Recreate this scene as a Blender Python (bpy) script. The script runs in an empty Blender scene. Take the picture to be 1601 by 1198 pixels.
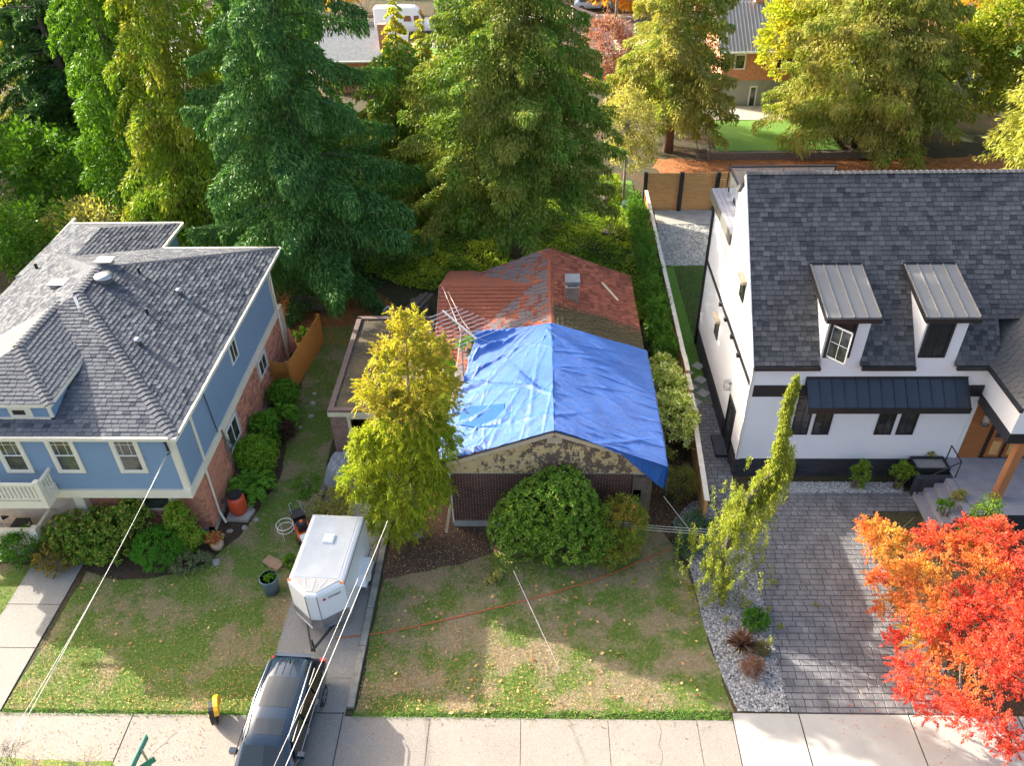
import bpy, math, random
import numpy as np
from mathutils import Matrix, Vector
random.seed(7); rng = np.random.default_rng(7)
C = bpy.context.scene.collection
# ---------------------------------------------------------------- camera
F_PX, PITCH, YAW, ROLL, CAM_H = 1270.0, math.radians(37.2), math.radians(-2.2), math.radians(-1.4), 25.0
fw = np.array([math.sin(YAW)*math.cos(PITCH), math.cos(YAW)*math.cos(PITCH), -math.sin(PITCH)])
r0 = np.array([math.cos(YAW), -math.sin(YAW), 0.0]); u0 = np.cross(r0, fw)
RT = r0*math.cos(ROLL)+u0*math.sin(ROLL); UP = u0*math.cos(ROLL)-r0*math.sin(ROLL)
EYE = np.array([0, 0, CAM_H])
cam = bpy.data.objects.new('camera', bpy.data.cameras.new('camera')); C.objects.link(cam)
cam.matrix_world = Matrix(((RT[0], UP[0], -fw[0], 0), (RT[1], UP[1], -fw[1], 0), (RT[2], UP[2], -fw[2], CAM_H), (0, 0, 0, 1)))
cam.data.sensor_width = 36; cam.data.lens = F_PX/1601*36; cam.data.clip_end = 3000
bpy.context.scene.camera = cam
# ---------------------------------------------------------------- light
SUN_AZ, SUN_EL = math.radians(59.5), math.radians(24.5)   # shadows run to +X and towards the viewer
sd = Vector((math.sin(SUN_AZ)*math.cos(SUN_EL), -math.cos(SUN_AZ)*math.cos(SUN_EL), -math.sin(SUN_EL)))
sl = bpy.data.lights.new('sun', 'SUN'); sl.energy = 4.2; sl.angle = math.radians(0.5); sl.color = (1.0, .93, .80)
so = bpy.data.objects.new('sun', sl); C.objects.link(so); so.rotation_euler = sd.to_track_quat('-Z', 'Y').to_euler()
W = bpy.data.worlds.new('World'); bpy.context.scene.world = W; W.use_nodes = True
nt = W.node_tree; bg = nt.nodes['Background']; sk = nt.nodes.new('ShaderNodeTexSky'); sk.sky_type = 'NISHITA'
sk.sun_disc = False; sk.sun_elevation = SUN_EL; sk.sun_rotation = math.atan2(-sd.x, -sd.y)
sk.air_density = 1.0; sk.dust_density = 6.0; sk.ozone_density = 0.3
nt.links.new(sk.outputs[0], bg.inputs[0]); bg.inputs[1].default_value = 0.15
sc = bpy.context.scene
sc.view_settings.view_transform = 'Standard'; sc.view_settings.look = 'None'
sc.view_settings.exposure = 1.74; sc.view_settings.gamma = 1
# ---------------------------------------------------------------- pixel of the photograph -> point on a known plane of the place
def ray(px, py): return fw+RT*(px-800.5)/F_PX-UP*(py-599)/F_PX
def P(px, py, z=0.0): d = ray(px, py); return EYE+d*(z-CAM_H)/d[2]
def PY(px, py, Y): d = ray(px, py); return EYE+d*(Y/d[1])
def PX(px, py, X): d = ray(px, py); return EYE+d*(X/d[0])
def proj(p):
    q = np.asarray(p, float)-EYE; w = q@fw; return 800.5+F_PX*(q@RT)/w, 599-F_PX*(q@UP)/w, w
# ---------------------------------------------------------------- materials
def rgb(c): return (c[0], c[1], c[2], 1)
class NB:
    def __init__(s, name):
        s.m = bpy.data.materials.new(name); s.m.use_nodes = True; s.t = s.m.node_tree
        s.p = s.t.nodes['Principled BSDF']; s.out = s.t.nodes['Material Output']
    def n(s, t, **k):
        a = s.t.nodes.new(t)
        for q, v in k.items(): setattr(a, q, v)
        return a
    def l(s, a, b): s.t.links.new(a, b)
    def pos(s): return s.n('ShaderNodeNewGeometry').outputs['Position']
    def isl(s): return s.n('ShaderNodeNewGeometry').outputs['Random Per Island']
    def noise(s, scale, detail=4, vec=None, rough=.6, dist=0, stretch=None):
        q = s.n('ShaderNodeTexNoise'); q.inputs['Scale'].default_value = scale; q.inputs['Detail'].default_value = detail
        q.inputs['Roughness'].default_value = rough; q.inputs['Distortion'].default_value = dist
        v = vec or s.pos()
        if stretch:
            mp = s.n('ShaderNodeMapping'); mp.inputs['Scale'].default_value = stretch; s.l(v, mp.inputs[0]); v = mp.outputs[0]
        s.l(v, q.inputs['Vector']); return q.outputs['Fac']
    def ramp(s, fac, stops, interp='LINEAR'):
        q = s.n('ShaderNodeValToRGB'); s.l(fac, q.inputs[0]); e = q.color_ramp; e.interpolation = interp
        while len(e.elements) < len(stops): e.elements.new(.5)
        for el, (p, c) in zip(e.elements, stops):
            el.position = p; el.color = rgb(c) if not isinstance(c, (int, float)) else (c, c, c, 1)
        return q.outputs[0]
    def mix(s, fac, a, b, mode='MIX'):
        q = s.n('ShaderNodeMix', data_type='RGBA', blend_type=mode)
        for i, v in ((0, fac), (6, a), (7, b)):
            if isinstance(v, (int, float)): q.inputs[i].default_value = v
            elif isinstance(v, tuple): q.inputs[i].default_value = rgb(v)
            else: s.l(v, q.inputs[i])
        return q.outputs[2]
    def math(s, op, a, b=0.0):
        q = s.n('ShaderNodeMath', operation=op)
        for i, v in ((0, a), (1, b)):
            if isinstance(v, (int, float)): q.inputs[i].default_value = v
            else: s.l(v, q.inputs[i])
        return q.outputs[0]
    def bump(s, h, strength, dist=.02):
        q = s.n('ShaderNodeBump'); q.inputs['Strength'].default_value = strength; q.inputs['Distance'].default_value = dist
        s.l(h, q.inputs['Height']); s.l(q.outputs[0], s.p.inputs['Normal']); return q.outputs[0]
    def col(s, c): s.l(c, s.p.inputs['Base Color'])
def mat(name, c, rough=.7, c2=None, scale=3., bump=0., metal=0., island=0., spec=.5, stretch=None, coat=0., fine=0.):
    b = NB(name); b.p.inputs['Roughness'].default_value = rough; b.p.inputs['Metallic'].default_value = metal
    b.p.inputs['Specular IOR Level'].default_value = spec; b.p.inputs['Coat Weight'].default_value = coat
    c2 = c2 or tuple(x*.78 for x in c)
    f = b.noise(scale, 5, stretch=stretch)
    o = b.mix(b.ramp(f, [(.35, 0.), (.65, 1.)]), c, c2)
    if fine:
        g = b.noise(60, 2); o = b.mix(1.0, o, b.ramp(g, [(.3, 1-fine), (.7, 1+fine)]), 'MULTIPLY')
    if island: o = b.mix(1.0, o, b.ramp(b.isl(), [(0, 1-island), (1, 1+island)]), 'MULTIPLY')
    b.col(o)
    if bump: b.bump(b.noise(scale*6, 4, stretch=stretch), bump)
    return b.m
def plainmat(name, c, rough=.5, metal=0., coat=0., spec=.5):
    b = NB(name); b.p.inputs['Base Color'].default_value = rgb(c); b.p.inputs['Roughness'].default_value = rough
    b.p.inputs['Metallic'].default_value = metal; b.p.inputs['Coat Weight'].default_value = coat; b.p.inputs['Specular IOR Level'].default_value = spec
    return b.m
def leafmat(name, cols, scale=.5, transl=.35, rough=.55, cols2=None, lo=.42, hi=.58):
    """foliage: every leaf its own tint, two families of tints in drifts"""
    up_ = lambda cs_: [tuple(min(.78, x*k_*(1.85 if max(c_) < .2 else 1.5 if max(c_) < .32 else 1.1)) for x, k_ in zip(c_, (1.12, 1.0, .72) if c_[1] > c_[0] else (1, 1, 1))) for c_ in cs_]
    cols = up_(cols); cols2 = up_(cols2) if cols2 else None
    b = NB(name); n = len(cols)
    o = b.ramp(b.isl(), [((i+.5)/n, c) for i, c in enumerate(cols)])
    if cols2:
        n2 = len(cols2); o2 = b.ramp(b.isl(), [((i+.5)/n2, c) for i, c in enumerate(cols2)])
        o = b.mix(b.ramp(b.noise(scale, 3), [(lo, 0.), (hi, 1.)]), o, o2)
    b.p.inputs['Roughness'].default_value = rough; b.p.inputs['Specular IOR Level'].default_value = .18
    b.col(o)
    tr = b.n('ShaderNodeBsdfTranslucent'); b.l(b.mix(1.0, o, (1.5, 1.45, .6), 'MULTIPLY'), tr.inputs[0])
    mx = b.n('ShaderNodeMixShader'); mx.inputs[0].default_value = transl
    b.l(b.p.outputs[0], mx.inputs[1]); b.l(tr.outputs[0], mx.inputs[2]); b.l(mx.outputs[0], b.out.inputs[0])
    return b.m
# ---------------------------------------------------------------- building helpers
class MB:
    def __init__(s): s.v = []; s.f = []
    def add(s, vs, fs):
        o = len(s.v); s.v += [tuple(map(float, p)) for p in vs]; s.f += [tuple(i+o for i in f) for f in fs]; return s
    def box(s, a, b):
        x0, y0, z0 = [min(p, q) for p, q in zip(a, b)]; x1, y1, z1 = [max(p, q) for p, q in zip(a, b)]
        return s.add([(x0,y0,z0),(x1,y0,z0),(x1,y1,z0),(x0,y1,z0),(x0,y0,z1),(x1,y0,z1),(x1,y1,z1),(x0,y1,z1)],
                     [(0,3,2,1),(4,5,6,7),(0,1,5,4),(1,2,6,5),(2,3,7,6),(3,0,4,7)])
    def bar(s, a, b, w, h, up=(0, 0, 1)):
        """box of width w and height h running from a to b"""
        a = np.array(a, float); b = np.array(b, float); d = b-a; d /= np.linalg.norm(d)
        u = np.array(up, float); x = np.cross(d, u); n = np.linalg.norm(x)
        if n < 1e-4: x = np.cross(d, (1, 0, 0)); n = np.linalg.norm(x)
        x /= n; y = np.cross(x, d); vs = []
        for p in (a, b):
            for i, j in ((-1,-1),(1,-1),(1,1),(-1,1)): vs.append(p+x*i*w/2+y*j*h/2)
        return s.add(vs, [(0,1,2,3),(7,6,5,4),(0,4,5,1),(1,5,6,2),(2,6,7,3),(3,7,4,0)])
    def prism(s, poly, z0, z1):
        """poly: (x, y) list extruded between z0 and z1"""
        n = len(poly); vs = [(p[0], p[1], z0) for p in poly]+[(p[0], p[1], z1) for p in poly]
        return s.add(vs, [tuple(range(n))[::-1], tuple(range(n, 2*n))]+[(i, (i+1) % n, n+(i+1) % n, n+i) for i in range(n)])
    def slab(s, poly, t):
        """planar 3-D polygon given thickness t below its surface"""
        p = [np.array(q, float) for q in poly]; nrm = np.cross(p[1]-p[0], p[2]-p[0]); nrm /= np.linalg.norm(nrm)
        if nrm[2] < 0: p = p[::-1]; nrm = -nrm
        n = len(p); return s.add(p+[q-nrm*t for q in p], [tuple(range(n)), tuple(range(n, 2*n))[::-1]]+[((i+1) % n, i, n+i, n+(i+1) % n) for i in range(n)])
    def tube(s, pts, rads, k=8, cap=True):
        pts = [np.array(p, float) for p in pts]
        if not hasattr(rads, '__len__'): rads = [rads]*len(pts)
        o = len(s.v); prev = None
        for i, p in enumerate(pts):
            d = pts[min(i+1, len(pts)-1)]-pts[max(i-1, 0)]; d /= (np.linalg.norm(d)+1e-9)
            if prev is None: prev = np.cross(d, (0, 0, 1) if abs(d[2]) < .9 else (1, 0, 0))
            x = prev-d*(prev@d); x /= (np.linalg.norm(x)+1e-9); prev = x; y = np.cross(d, x)
            for j in range(k):
                a = 2*math.pi*j/k; s.v.append(tuple(p+(x*math.cos(a)+y*math.sin(a))*rads[i]))
        for i in range(len(pts)-1):
            for j in range(k): s.f.append((o+i*k+j, o+i*k+(j+1) % k, o+(i+1)*k+(j+1) % k, o+(i+1)*k+j))
        if cap: s.f.append(tuple(o+j for j in range(k))[::-1]); s.f.append(tuple(o+(len(pts)-1)*k+j for j in range(k)))
        return s
    def lathe(s, c, prof, k=16):
        c = np.array(c, float); return s.tube([c+np.array((0, 0, z)) for r, z in prof], [r for r, z in prof], k)
def setp(o, label=None, cat=None, group=None, kind=None):
    for k, v in (('label', label), ('category', cat), ('group', group), ('kind', kind)):
        if v: o[k] = v
    return o
def attach(o, parent):
    if parent is None: return
    o.parent = parent
    if not parent.get('_local'):
        root = parent
        while root.parent: root = root.parent
        if parent is root: o.matrix_parent_inverse = Matrix.Translation(-root.location)
def obj(name, mb, m, parent=None, smooth=False, **k):
    me = bpy.data.meshes.new(name); me.from_pydata(mb.v, [], mb.f); me.materials.append(m); me.update()
    if smooth: me.polygons.foreach_set('use_smooth', [True]*len(me.polygons))
    o = bpy.data.objects.new(name, me); C.objects.link(o); attach(o, parent); return setp(o, **k)
def thing(name, label, cat, loc=(0, 0, 0), group=None, rz=0., local=False):
    o = bpy.data.objects.new(name, None); o.empty_display_size = .2; C.objects.link(o); o.location = tuple(map(float, loc)); o.rotation_euler = (0, 0, rz)
    if local: o['_local'] = 1
    return setp(o, label, cat, group)
def quick(name, V, Fc, m, parent=None, smooth=False, **k):
    """V (n,3) array, Fc (m,4) or (m,3) int array"""
    me = bpy.data.meshes.new(name); me.vertices.add(len(V)); me.vertices.foreach_set('co', np.ascontiguousarray(V, dtype=np.float32).ravel())
    nf, k_ = Fc.shape; me.loops.add(nf*k_); me.loops.foreach_set('vertex_index', np.ascontiguousarray(Fc, dtype=np.int32).ravel())
    me.polygons.add(nf); me.polygons.foreach_set('loop_start', np.arange(nf, dtype=np.int32)*k_)
    me.update(calc_edges=True); me.materials.append(m)
    if smooth: me.polygons.foreach_set('use_smooth', [True]*nf)
    o = bpy.data.objects.new(name, me); C.objects.link(o); attach(o, parent); return setp(o, **k)
def pieces(name, lst, m, parent, limit=300, rest_name=None, minpx=0):
    """list of (verts, faces): the largest in view become parts of their own, the others one joined part"""
    sc_ = []
    for i, (v, f) in enumerate(lst):
        c = np.mean(np.array(v, float), axis=0); x, y, w = proj(c); ins = (-20 < x < 1621 and -20 < y < 1218 and w > 0)
        sz = np.max(np.linalg.norm(np.array(v, float)-c, axis=1))/max(w, 1)
        sc_.append((not ins, -sz, i))
    sc_.sort(); head = [i for a, b, i in sc_[:limit]]; hs = set(head)
    if minpx:
        head = [i for a, b, i in sc_[:limit] if -b*1270*2 >= minpx]; hs = set(head)
    for i in head:
        v, f = lst[i]; c = np.mean(np.array(v, float), axis=0); q = MB().add([np.array(p)-c for p in v], f)
        o = obj(name, q, m, parent); 
        o.location = tuple(c)
    if len(hs) < len(lst):
        q = MB()
        for i, (v, f) in enumerate(lst):
            if i not in hs: q.add(v, f)
        obj(rest_name or name, q, m, parent, kind='stuff')
BOXF = [(0,3,2,1),(4,5,6,7),(0,1,5,4),(1,2,6,5),(2,3,7,6),(3,0,4,7)]
def boxp(o, u, v, n, a0, a1, b0, b1, d0, d1):
    """box piece in the frame (u, v) with normal n"""
    o, u, v, n = map(lambda q: np.array(q, float), (o, u, v, n)); vs = []
    for d in (d0, d1):
        for a, b in ((a0, b0), (a1, b0), (a1, b1), (a0, b1)): vs.append(o+u*a+v*b+n*d)
    return vs, BOXF
def bricks(o, u, width, height, n, holes=(), bl=.235, bh=.085, gap=.017, d=.018, top=None, start=0):
    """running bond on a wall plane; top(a) limits the height at a"""
    L = []; r = 0; z = start
    while z+bh <= height+.01:
        a = -(bl/2 if r % 2 else 0)
        while a < width:
            a0, a1 = max(a, 0), min(a+bl-gap, width)
            if a1-a0 > .03 and not any(h[0]-.02 < a1 and a0 < h[1]+.02 and h[2]-.02 < z+bh-gap and z < h[3]+.02 for h in holes) and (top is None or z+bh < top((a0+a1)/2)):
                L.append(boxp(o, u, (0, 0, 1), n, a0, a1, z, z+bh-gap, -.01, d+random.uniform(-.004, .004)))
            a += bl
        z += bh; r += 1
    return L
def shingles(poly, ch, tw, t=.012, jit=.3, stag=True, gap=.022):
    """thin tabs in courses over a convex planar polygon, poly[0]->poly[1] the eave"""
    p = [np.array(q, float) for q in poly]; u = p[1]-p[0]; u /= np.linalg.norm(u)
    n = np.cross(u, p[2]-p[0]); n /= np.linalg.norm(n)
    if n[2] < 0: n = -n
    v = np.cross(n, u)
    if v[2] < 0: v = -v
    q = [((a-p[0])@u, (a-p[0])@v) for a in p]; vmax = max(b for a, b in q)
    def span(vv):
        xs = []
        for i in range(len(q)):
            (a0, b0), (a1, b1) = q[i], q[(i+1) % len(q)]
            if abs(b1-b0) < 1e-6:
                if abs(vv-b0) < 1e-6: xs += [a0, a1]
            elif min(b0, b1)-1e-6 <= vv <= max(b0, b1)+1e-6: xs.append(a0+(a1-a0)*(vv-b0)/(b1-b0))
        return (min(xs), max(xs)) if len(xs) > 1 else None
    L = []; k = 0; vv = 0.
    while vv < vmax-.02:
        v1 = min(vv+ch, vmax); s0, s1 = span(vv), span(v1-1e-5)
        if s0 and s1:
            lo, hi = min(s0[0], s1[0]), max(s0[1], s1[1]); a = (math.floor(lo/tw)-1)*tw+(k % 2)*tw*.5+random.uniform(-.1, .1)*tw
            while a < hi:
                w = tw*(1+random.uniform(-jit, jit)); b = a+w-gap
                c0, c1 = max(a, s0[0]), min(b, s0[1]); d0, d1 = max(a, s1[0]), min(b, s1[1])
                if c1-c0 > .005 or d1-d0 > .005:
                    if c1 <= c0: c0 = c1 = max(min((d0+d1)/2, s0[1]), s0[0])
                    if d1 <= d0: d0 = d1 = max(min((c0+c1)/2, s1[1]), s1[0])
                    tt = t*random.uniform(.7, 1.5); dv = -random.choice((0, 0, .10))*ch if (stag and vv > 0) else 0
                    A = [p[0]+u*c0+v*(vv+dv)+n*(tt+.004), p[0]+u*c1+v*(vv+dv)+n*(tt+.004), p[0]+u*d1+v*(v1)+n*.003, p[0]+u*d0+v*(v1)+n*.003,
                         p[0]+u*c0+v*(vv+dv)-n*.01, p[0]+u*c1+v*(vv+dv)-n*.01]
                    L.append((A, [(0,1,2,3),(4,5,1,0),(4,0,3),(5,2,1)]))
                a += w
        vv += ch; k += 1
    return L
def caps(a, b, w=.3, step=.2, t=.03, drop=.06):
    """overlapping ridge caps along a line"""
    a = np.array(a, float); b = np.array(b, float); d = b-a; L_ = np.linalg.norm(d); d /= L_; x = np.cross(d, (0, 0, 1)); x /= np.linalg.norm(x); y = np.cross(x, d)
    out = []; s = 0
    while s < L_-.02:
        e = min(s+step*1.1, L_); p0, p1 = a+d*s, a+d*e; h = t+.012
        V = [p0-x*w/2+y*(h-drop), p0+y*h, p0+x*w/2+y*(h-drop), p1-x*w/2+y*(.006-drop+t*.4), p1+y*(.006+t*.4), p1+x*w/2+y*(.006-drop+t*.4), p0-x*w/2-y*drop, p0-y*.01, p0+x*w/2-y*drop]
        out.append((V, [(0,1,4,3),(1,2,5,4),(6,7,1,0),(7,8,2,1)])); s += step
    return out
# ---------------------------------------------------------------- materials of the place
def ground_mat():
    b = NB('soil'); f = b.noise(.35, 5); g = b.noise(9, 5)
    c = b.ramp(f, [(.35, (.035, .045, .014)), (.5, (.055, .05, .02)), (.65, (.09, .05, .022))])
    b.col(b.mix(1.0, c, b.ramp(g, [(.3, .55), (.7, 1.35)]), 'MULTIPLY')); b.p.inputs['Roughness'].default_value = .95; b.bump(g, .8, .08); return b.m
def lawn_mat(name, gr, gr2, br, thresh=.56):
    b = NB(name); f = b.noise(.55, 6, rough=.62); g = b.noise(7, 5); h = b.noise(45, 3)
    c = b.mix(b.ramp(g, [(.35, 0.), (.65, 1.)]), gr, gr2)
    c = b.mix(b.ramp(b.math('ADD', b.math('MULTIPLY', f, .8), b.math('MULTIPLY', g, .2)), [(thresh-.06, 0.), (thresh+.05, 1.)]), c, br)
    b.col(b.mix(1.0, c, b.ramp(h, [(.3, .6), (.7, 1.35)]), 'MULTIPLY')); b.p.inputs['Roughness'].default_value = .95; b.bump(h, .7, .03); return b.m
def aggregate(name, c, c2, sc_=70):
    b = NB(name); f = b.noise(.5, 5); g = b.noise(sc_, 2)
    o = b.mix(b.ramp(f, [(.3, 0.), (.7, 1.)]), c, c2)
    v = b.n('ShaderNodeTexVoronoi'); v.inputs['Scale'].default_value = 55; b.l(b.pos(), v.inputs['Vector'])
    o = b.mix(1.0, o, b.ramp(g, [(.3, .55), (.7, 1.5)]), 'MULTIPLY')
    b.col(b.mix(.35, o, b.ramp(v.outputs['Color'], [(.1, .12), (.9, .45)]))); b.p.inputs['Roughness'].default_value = .9; b.bump(g, .35, .02); return b.m
M = {}
M['soil'] = ground_mat()
M['lawn'] = lawn_mat('lawn', (.095, .165, .020), (.15, .21, .030), (.27, .215, .11), .54)
M['lawn_worn'] = lawn_mat('lawn_worn', (.09, .155, .020), (.145, .195, .030), (.28, .22, .125), .505)
M['lawn_green'] = lawn_mat('lawn_green', (.09, .21, .02), (.13, .26, .035), (.2, .22, .05), .68)
M['lawn_path'] = lawn_mat('lawn_path', (.05, .10, .013), (.07, .115, .018), (.13, .115, .04), .58)
M['bark'] = mat('bark_mulch', (.085, .05, .03), .95, (.045, .03, .02), 5, .8, fine=.6)
M['needles'] = mat('needle_litter', (.42, .16, .05), .95, (.22, .09, .035), 1.5, .7, fine=.5)
M['leafbed'] = mat('leaf_litter', (.12, .07, .042), .95, (.06, .038, .025), 3, .8, fine=.6)
M['walk'] = aggregate('aggregate_concrete', (.30, .245, .19), (.235, .195, .155))
M['walk_grey'] = aggregate('grey_concrete', (.28, .255, .215), (.21, .19, .165))
M['new_concrete'] = mat('new_concrete', (.41, .395, .36), .85, (.36, .345, .315), .8, .05, fine=.05)
M['curb'] = mat('old_curb_concrete', (.33, .31, .27), .95, (.20, .19, .16), 3, .4, fine=.3)
M['joint'] = plainmat('joint_dirt', (.035, .03, .025), .95)
M['asphalt'] = mat('asphalt', (.06, .06, .062), .95, (.045, .045, .047), 1, .2, fine=.2)
M['gravel_pale'] = mat('pale_gravel', (.36, .35, .33), .9, (.20, .19, .18), 14, .8, fine=.5)
M['paver'] = mat('stamped_stone', (.22, .213, .215), .55, (.125, .123, .13), 1.6, .4, island=.16, fine=.25)
M['paver_joint'] = mat('stamped_joint', (.045, .045, .052), .8)
def mottled(name, a, b_, sc1=6, island=.45, rough=.9):
    b = NB(name); o = b.mix(b.ramp(b.isl(), [(0, 0.), (1, 1.)]), a, b_)
    o = b.mix(1.0, o, b.ramp(b.noise(.7, 4), [(.3, 1-.12), (.7, 1.12)]), 'MULTIPLY')
    o = b.mix(1.0, o, b.ramp(b.noise(90, 2), [(.3, .72), (.7, 1.3)]), 'MULTIPLY')
    b.col(o); b.p.inputs['Roughness'].default_value = rough; b.p.inputs['Specular IOR Level'].default_value = .12; b.bump(b.noise(120, 2), .4, .01); return b.m
M['shingle'] = mottled('grey_shingle', (.045, .052, .07), (.155, .163, .18))
M['shingle_dark'] = mottled('charcoal_shingle', (.05, .051, .056), (.135, .133, .138))
def red_shingle(side):
    b = NB('red_shingle_'+side); o = b.mix(b.ramp(b.isl(), [(0, 0.), (1, 1.)]), (.15, .038, .020), (.33, .10, .055))
    if side == 'worn':
        w = b.noise(2.2, 4, stretch=(1, .6, 1)); k = b.math('ADD', w, b.math('MULTIPLY', b.isl(), .22))
        o = b.mix(b.ramp(k, [(.56, 0.), (.60, 1.)]), o, (.125, .10, .105))
    mo = b.noise(1.0, 5); sp = b.noise(9, 4)
    y = b.n('ShaderNodeSeparateXYZ'); b.l(b.pos(), y.inputs[0])
    if side == 'mossy':
        k = b.math('ADD', b.math('MULTIPLY', mo, .5), b.math('MULTIPLY', sp, .5))
        near = b.ramp(b.math('MULTIPLY', b.math('ADD', y.outputs[1], -29.), .25), [(0, 1.), (.55, .9), (1., .25)])
        k = b.math('MULTIPLY', k, near); o = b.mix(b.ramp(k, [(.25, 0.), (.34, 1.)]), o, b.mix(b.ramp(sp, [(.4, 0.), (.6, 1.)]), (.085, .075, .02), (.05, .03, .018)))
    o = b.mix(1.0, o, b.ramp(b.noise(50, 3), [(.3, .6), (.7, 1.35)]), 'MULTIPLY')
    b.col(o); b.p.inputs['Roughness'].default_value = .9; b.bump(b.noise(60, 3), .6, .02); return b.m
M['red_roof'] = red_shingle('plain'); M['red_roof_worn'] = red_shingle('worn'); M['red_roof_mossy'] = red_shingle('mossy')
M['brick_red'] = mat('red_brick', (.60, .27, .17), .85, (.45, .18, .115), 4, .3, island=.38, fine=.25)
M['mortar_red'] = mat('pink_mortar', (.62, .50, .42), .9)
M['brick_brown'] = mat('brown_brick', (.14, .062, .045), .8, (.10, .048, .038), 4, .3, island=.3, fine=.2)
M['mortar_brown'] = mat('grey_mortar', (.52, .48, .42), .9)
M['brick_black'] = mat('black_brick', (.045, .048, .06), .6, (.03, .032, .042), 4, .3, island=.35)
M['mortar_black'] = mat('dark_mortar', (.022, .024, .03), .8)
M['blue_siding'] = mat('blue_siding', (.20, .30, .43), .65, (.185, .28, .41), .5, island=.03)
M['cream'] = mat('cream_trim', (.78, .72, .58), .6, (.72, .66, .53), 1.2, fine=.05)
M['white_siding'] = mat('white_siding', (.80, .81, .84), .6, (.77, .78, .81), .6, island=.015)
M['white_paint'] = mat('white_paint', (.78, .78, .77), .5, (.72, .72, .71), 1)
M['black_trim'] = mat('black_trim', (.016, .017, .02), .45, (.02, .021, .024), 2)
M['metal_grey'] = mat('grey_standing_seam', (.26, .255, .24), .42, (.23, .225, .215), .7, metal=.35)
M['metal_dark'] = mat('dark_standing_seam', (.04, .052, .07), .38, (.032, .042, .058), .7, metal=.3)
M['glass'] = plainmat('window_glass', (.02, .026, .03), .04, spec=.9)
def glassmat(name, a, c):
    b = NB(name); b.col(b.mix(b.ramp(b.noise(2.2, 3), [(.42, 0.), (.6, 1.)]), a, c)); b.p.inputs['Roughness'].default_value = .06; b.p.inputs['Specular IOR Level'].default_value = .8; return b.m
M['glass_blue'] = glassmat('screened_glass', (.03, .035, .03), (.075, .085, .075))
M['clear_glass'] = plainmat('clear_glass', (.75, .82, .8), .05)
M['clear_glass'].node_tree.nodes['Principled BSDF'].inputs['Alpha'].default_value = .22
M['cedar_wood'] = mat('cedar_boards', (.60, .34, .13), .7, (.48, .25, .085), 2.5, .2, island=.14, stretch=(1, 1, 6))
M['orange_wood'] = mat('orange_stained_boards', (.58, .25, .055), .65, (.46, .19, .04), 2.5, .2, island=.12, stretch=(6, 6, 1))
M['pale_wood'] = mat('pale_timber', (.58, .47, .34), .75, (.48, .38, .27), 3, .2, island=.1)
M['door_wood'] = mat('stained_door_wood', (.36, .13, .035), .4, (.27, .09, .025), 3, .1, island=.12, stretch=(1, 1, 5))
M['post_wood'] = mat('porch_post_wood', (.46, .20, .085), .5, (.36, .145, .055), 3, .1, stretch=(1, 1, .3))
M['old_wood'] = mat('weathered_wood', (.17, .135, .11), .9, (.11, .085, .07), 4, .3, fine=.3)
M['brown_plank'] = mat('brown_plank', (.20, .135, .115), .8, (.15, .10, .085), 3, .2, island=.12)
M['decking'] = mat('grey_decking', (.30, .29, .32), .7, (.25, .24, .27), 2, .1, island=.06)
M['concrete'] = mat('concrete', (.42, .39, .35), .9, (.32, .30, .26), 1.5, .2, fine=.15)
M['galv'] = mat('galvanised', (.45, .46, .48), .35, (.36, .37, .39), 4, metal=.8)
M['black_plastic'] = plainmat('black_plastic', (.018, .018, .02), .5)
M['white_cable'] = plainmat('white_cable', (.72, .68, .62), .6)
M['black_cable'] = plainmat('black_cable', (.03, .03, .03), .6)
M['orange_rope'] = plainmat('orange_rope', (.52, .13, .04), .7)
M['deck_beam'] = mat('steel_grey_fascia', (.16, .155, .135), .5, (.17, .165, .15), 1.5)

# ---------------------------------------------------------------- the setting: ground
def sheet(name, poly, z, m, parent=None, **k):
    """flat polygon of ground"""
    return obj(name, MB().add([(p[0], p[1], z) for p in poly], [tuple(range(len(poly)))]), m, parent, kind='structure', **k)
obj('ground', MB().add([(-700, -150, 0), (700, -150, 0), (700, 1500, 0), (-700, 1500, 0)], [(0, 1, 2, 3)]), M['soil'], kind='structure')
def wob(pts, amp=.12, step=.5):
    """ragged outline"""
    out = []
    for i in range(len(pts)):
        a = np.array(pts[i][:2], float); b = np.array(pts[(i+1) % len(pts)][:2], float); n = max(1, int(np.linalg.norm(b-a)/step))
        for j in range(n): out.append(a+(b-a)*j/n+rng.normal(0, amp*.5, 2))
    return out
LAWN_L = [(-18.0, 14.75), (-9.25, 14.7), (-9.25, 17.8), (-9.15, 21.5), (-9.25, 24.5), (-9.55, 27.3), (-9.7, 35), (-9.6, 38.5), (-12.2, 38), (-11.9, 30), (-11.4, 26), (-12.2, 22.4), (-13.2, 21.0), (-14.6, 20.4), (-16.2, 20.2), (-17.7, 20.6)]
LAWN_C = [(-6.05, 14.7), (6.45, 14.9), (6.1, 17.6), (5.9, 20.6), (5.0, 23.2), (-1.0, 22.0), (-3.2, 21.0), (-5.95, 20.3)]
lawn_l = sheet('lawn', wob(LAWN_L, .1), .012, M['lawn']); lawn_c = sheet('lawn', wob(LAWN_C, .12), .012, M['lawn_worn'])
sheet('lawn', [(-30, 14.7), (-20.15, 14.7), (-19.95, 20.9), (-30, 21)], .012, M['lawn'])
sheet('lawn', [(7.35, 31.2), (8.5, 31.2), (8.5, 45.0), (7.95, 45.3), (11.5, 45.2), (11.5, 40), (8.5, 37), (8.5, 44.9), (7.6, 44.9)][:3]+[(11.3, 44.9), (7.75, 44.9)], .02, M['lawn_green'])
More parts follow.
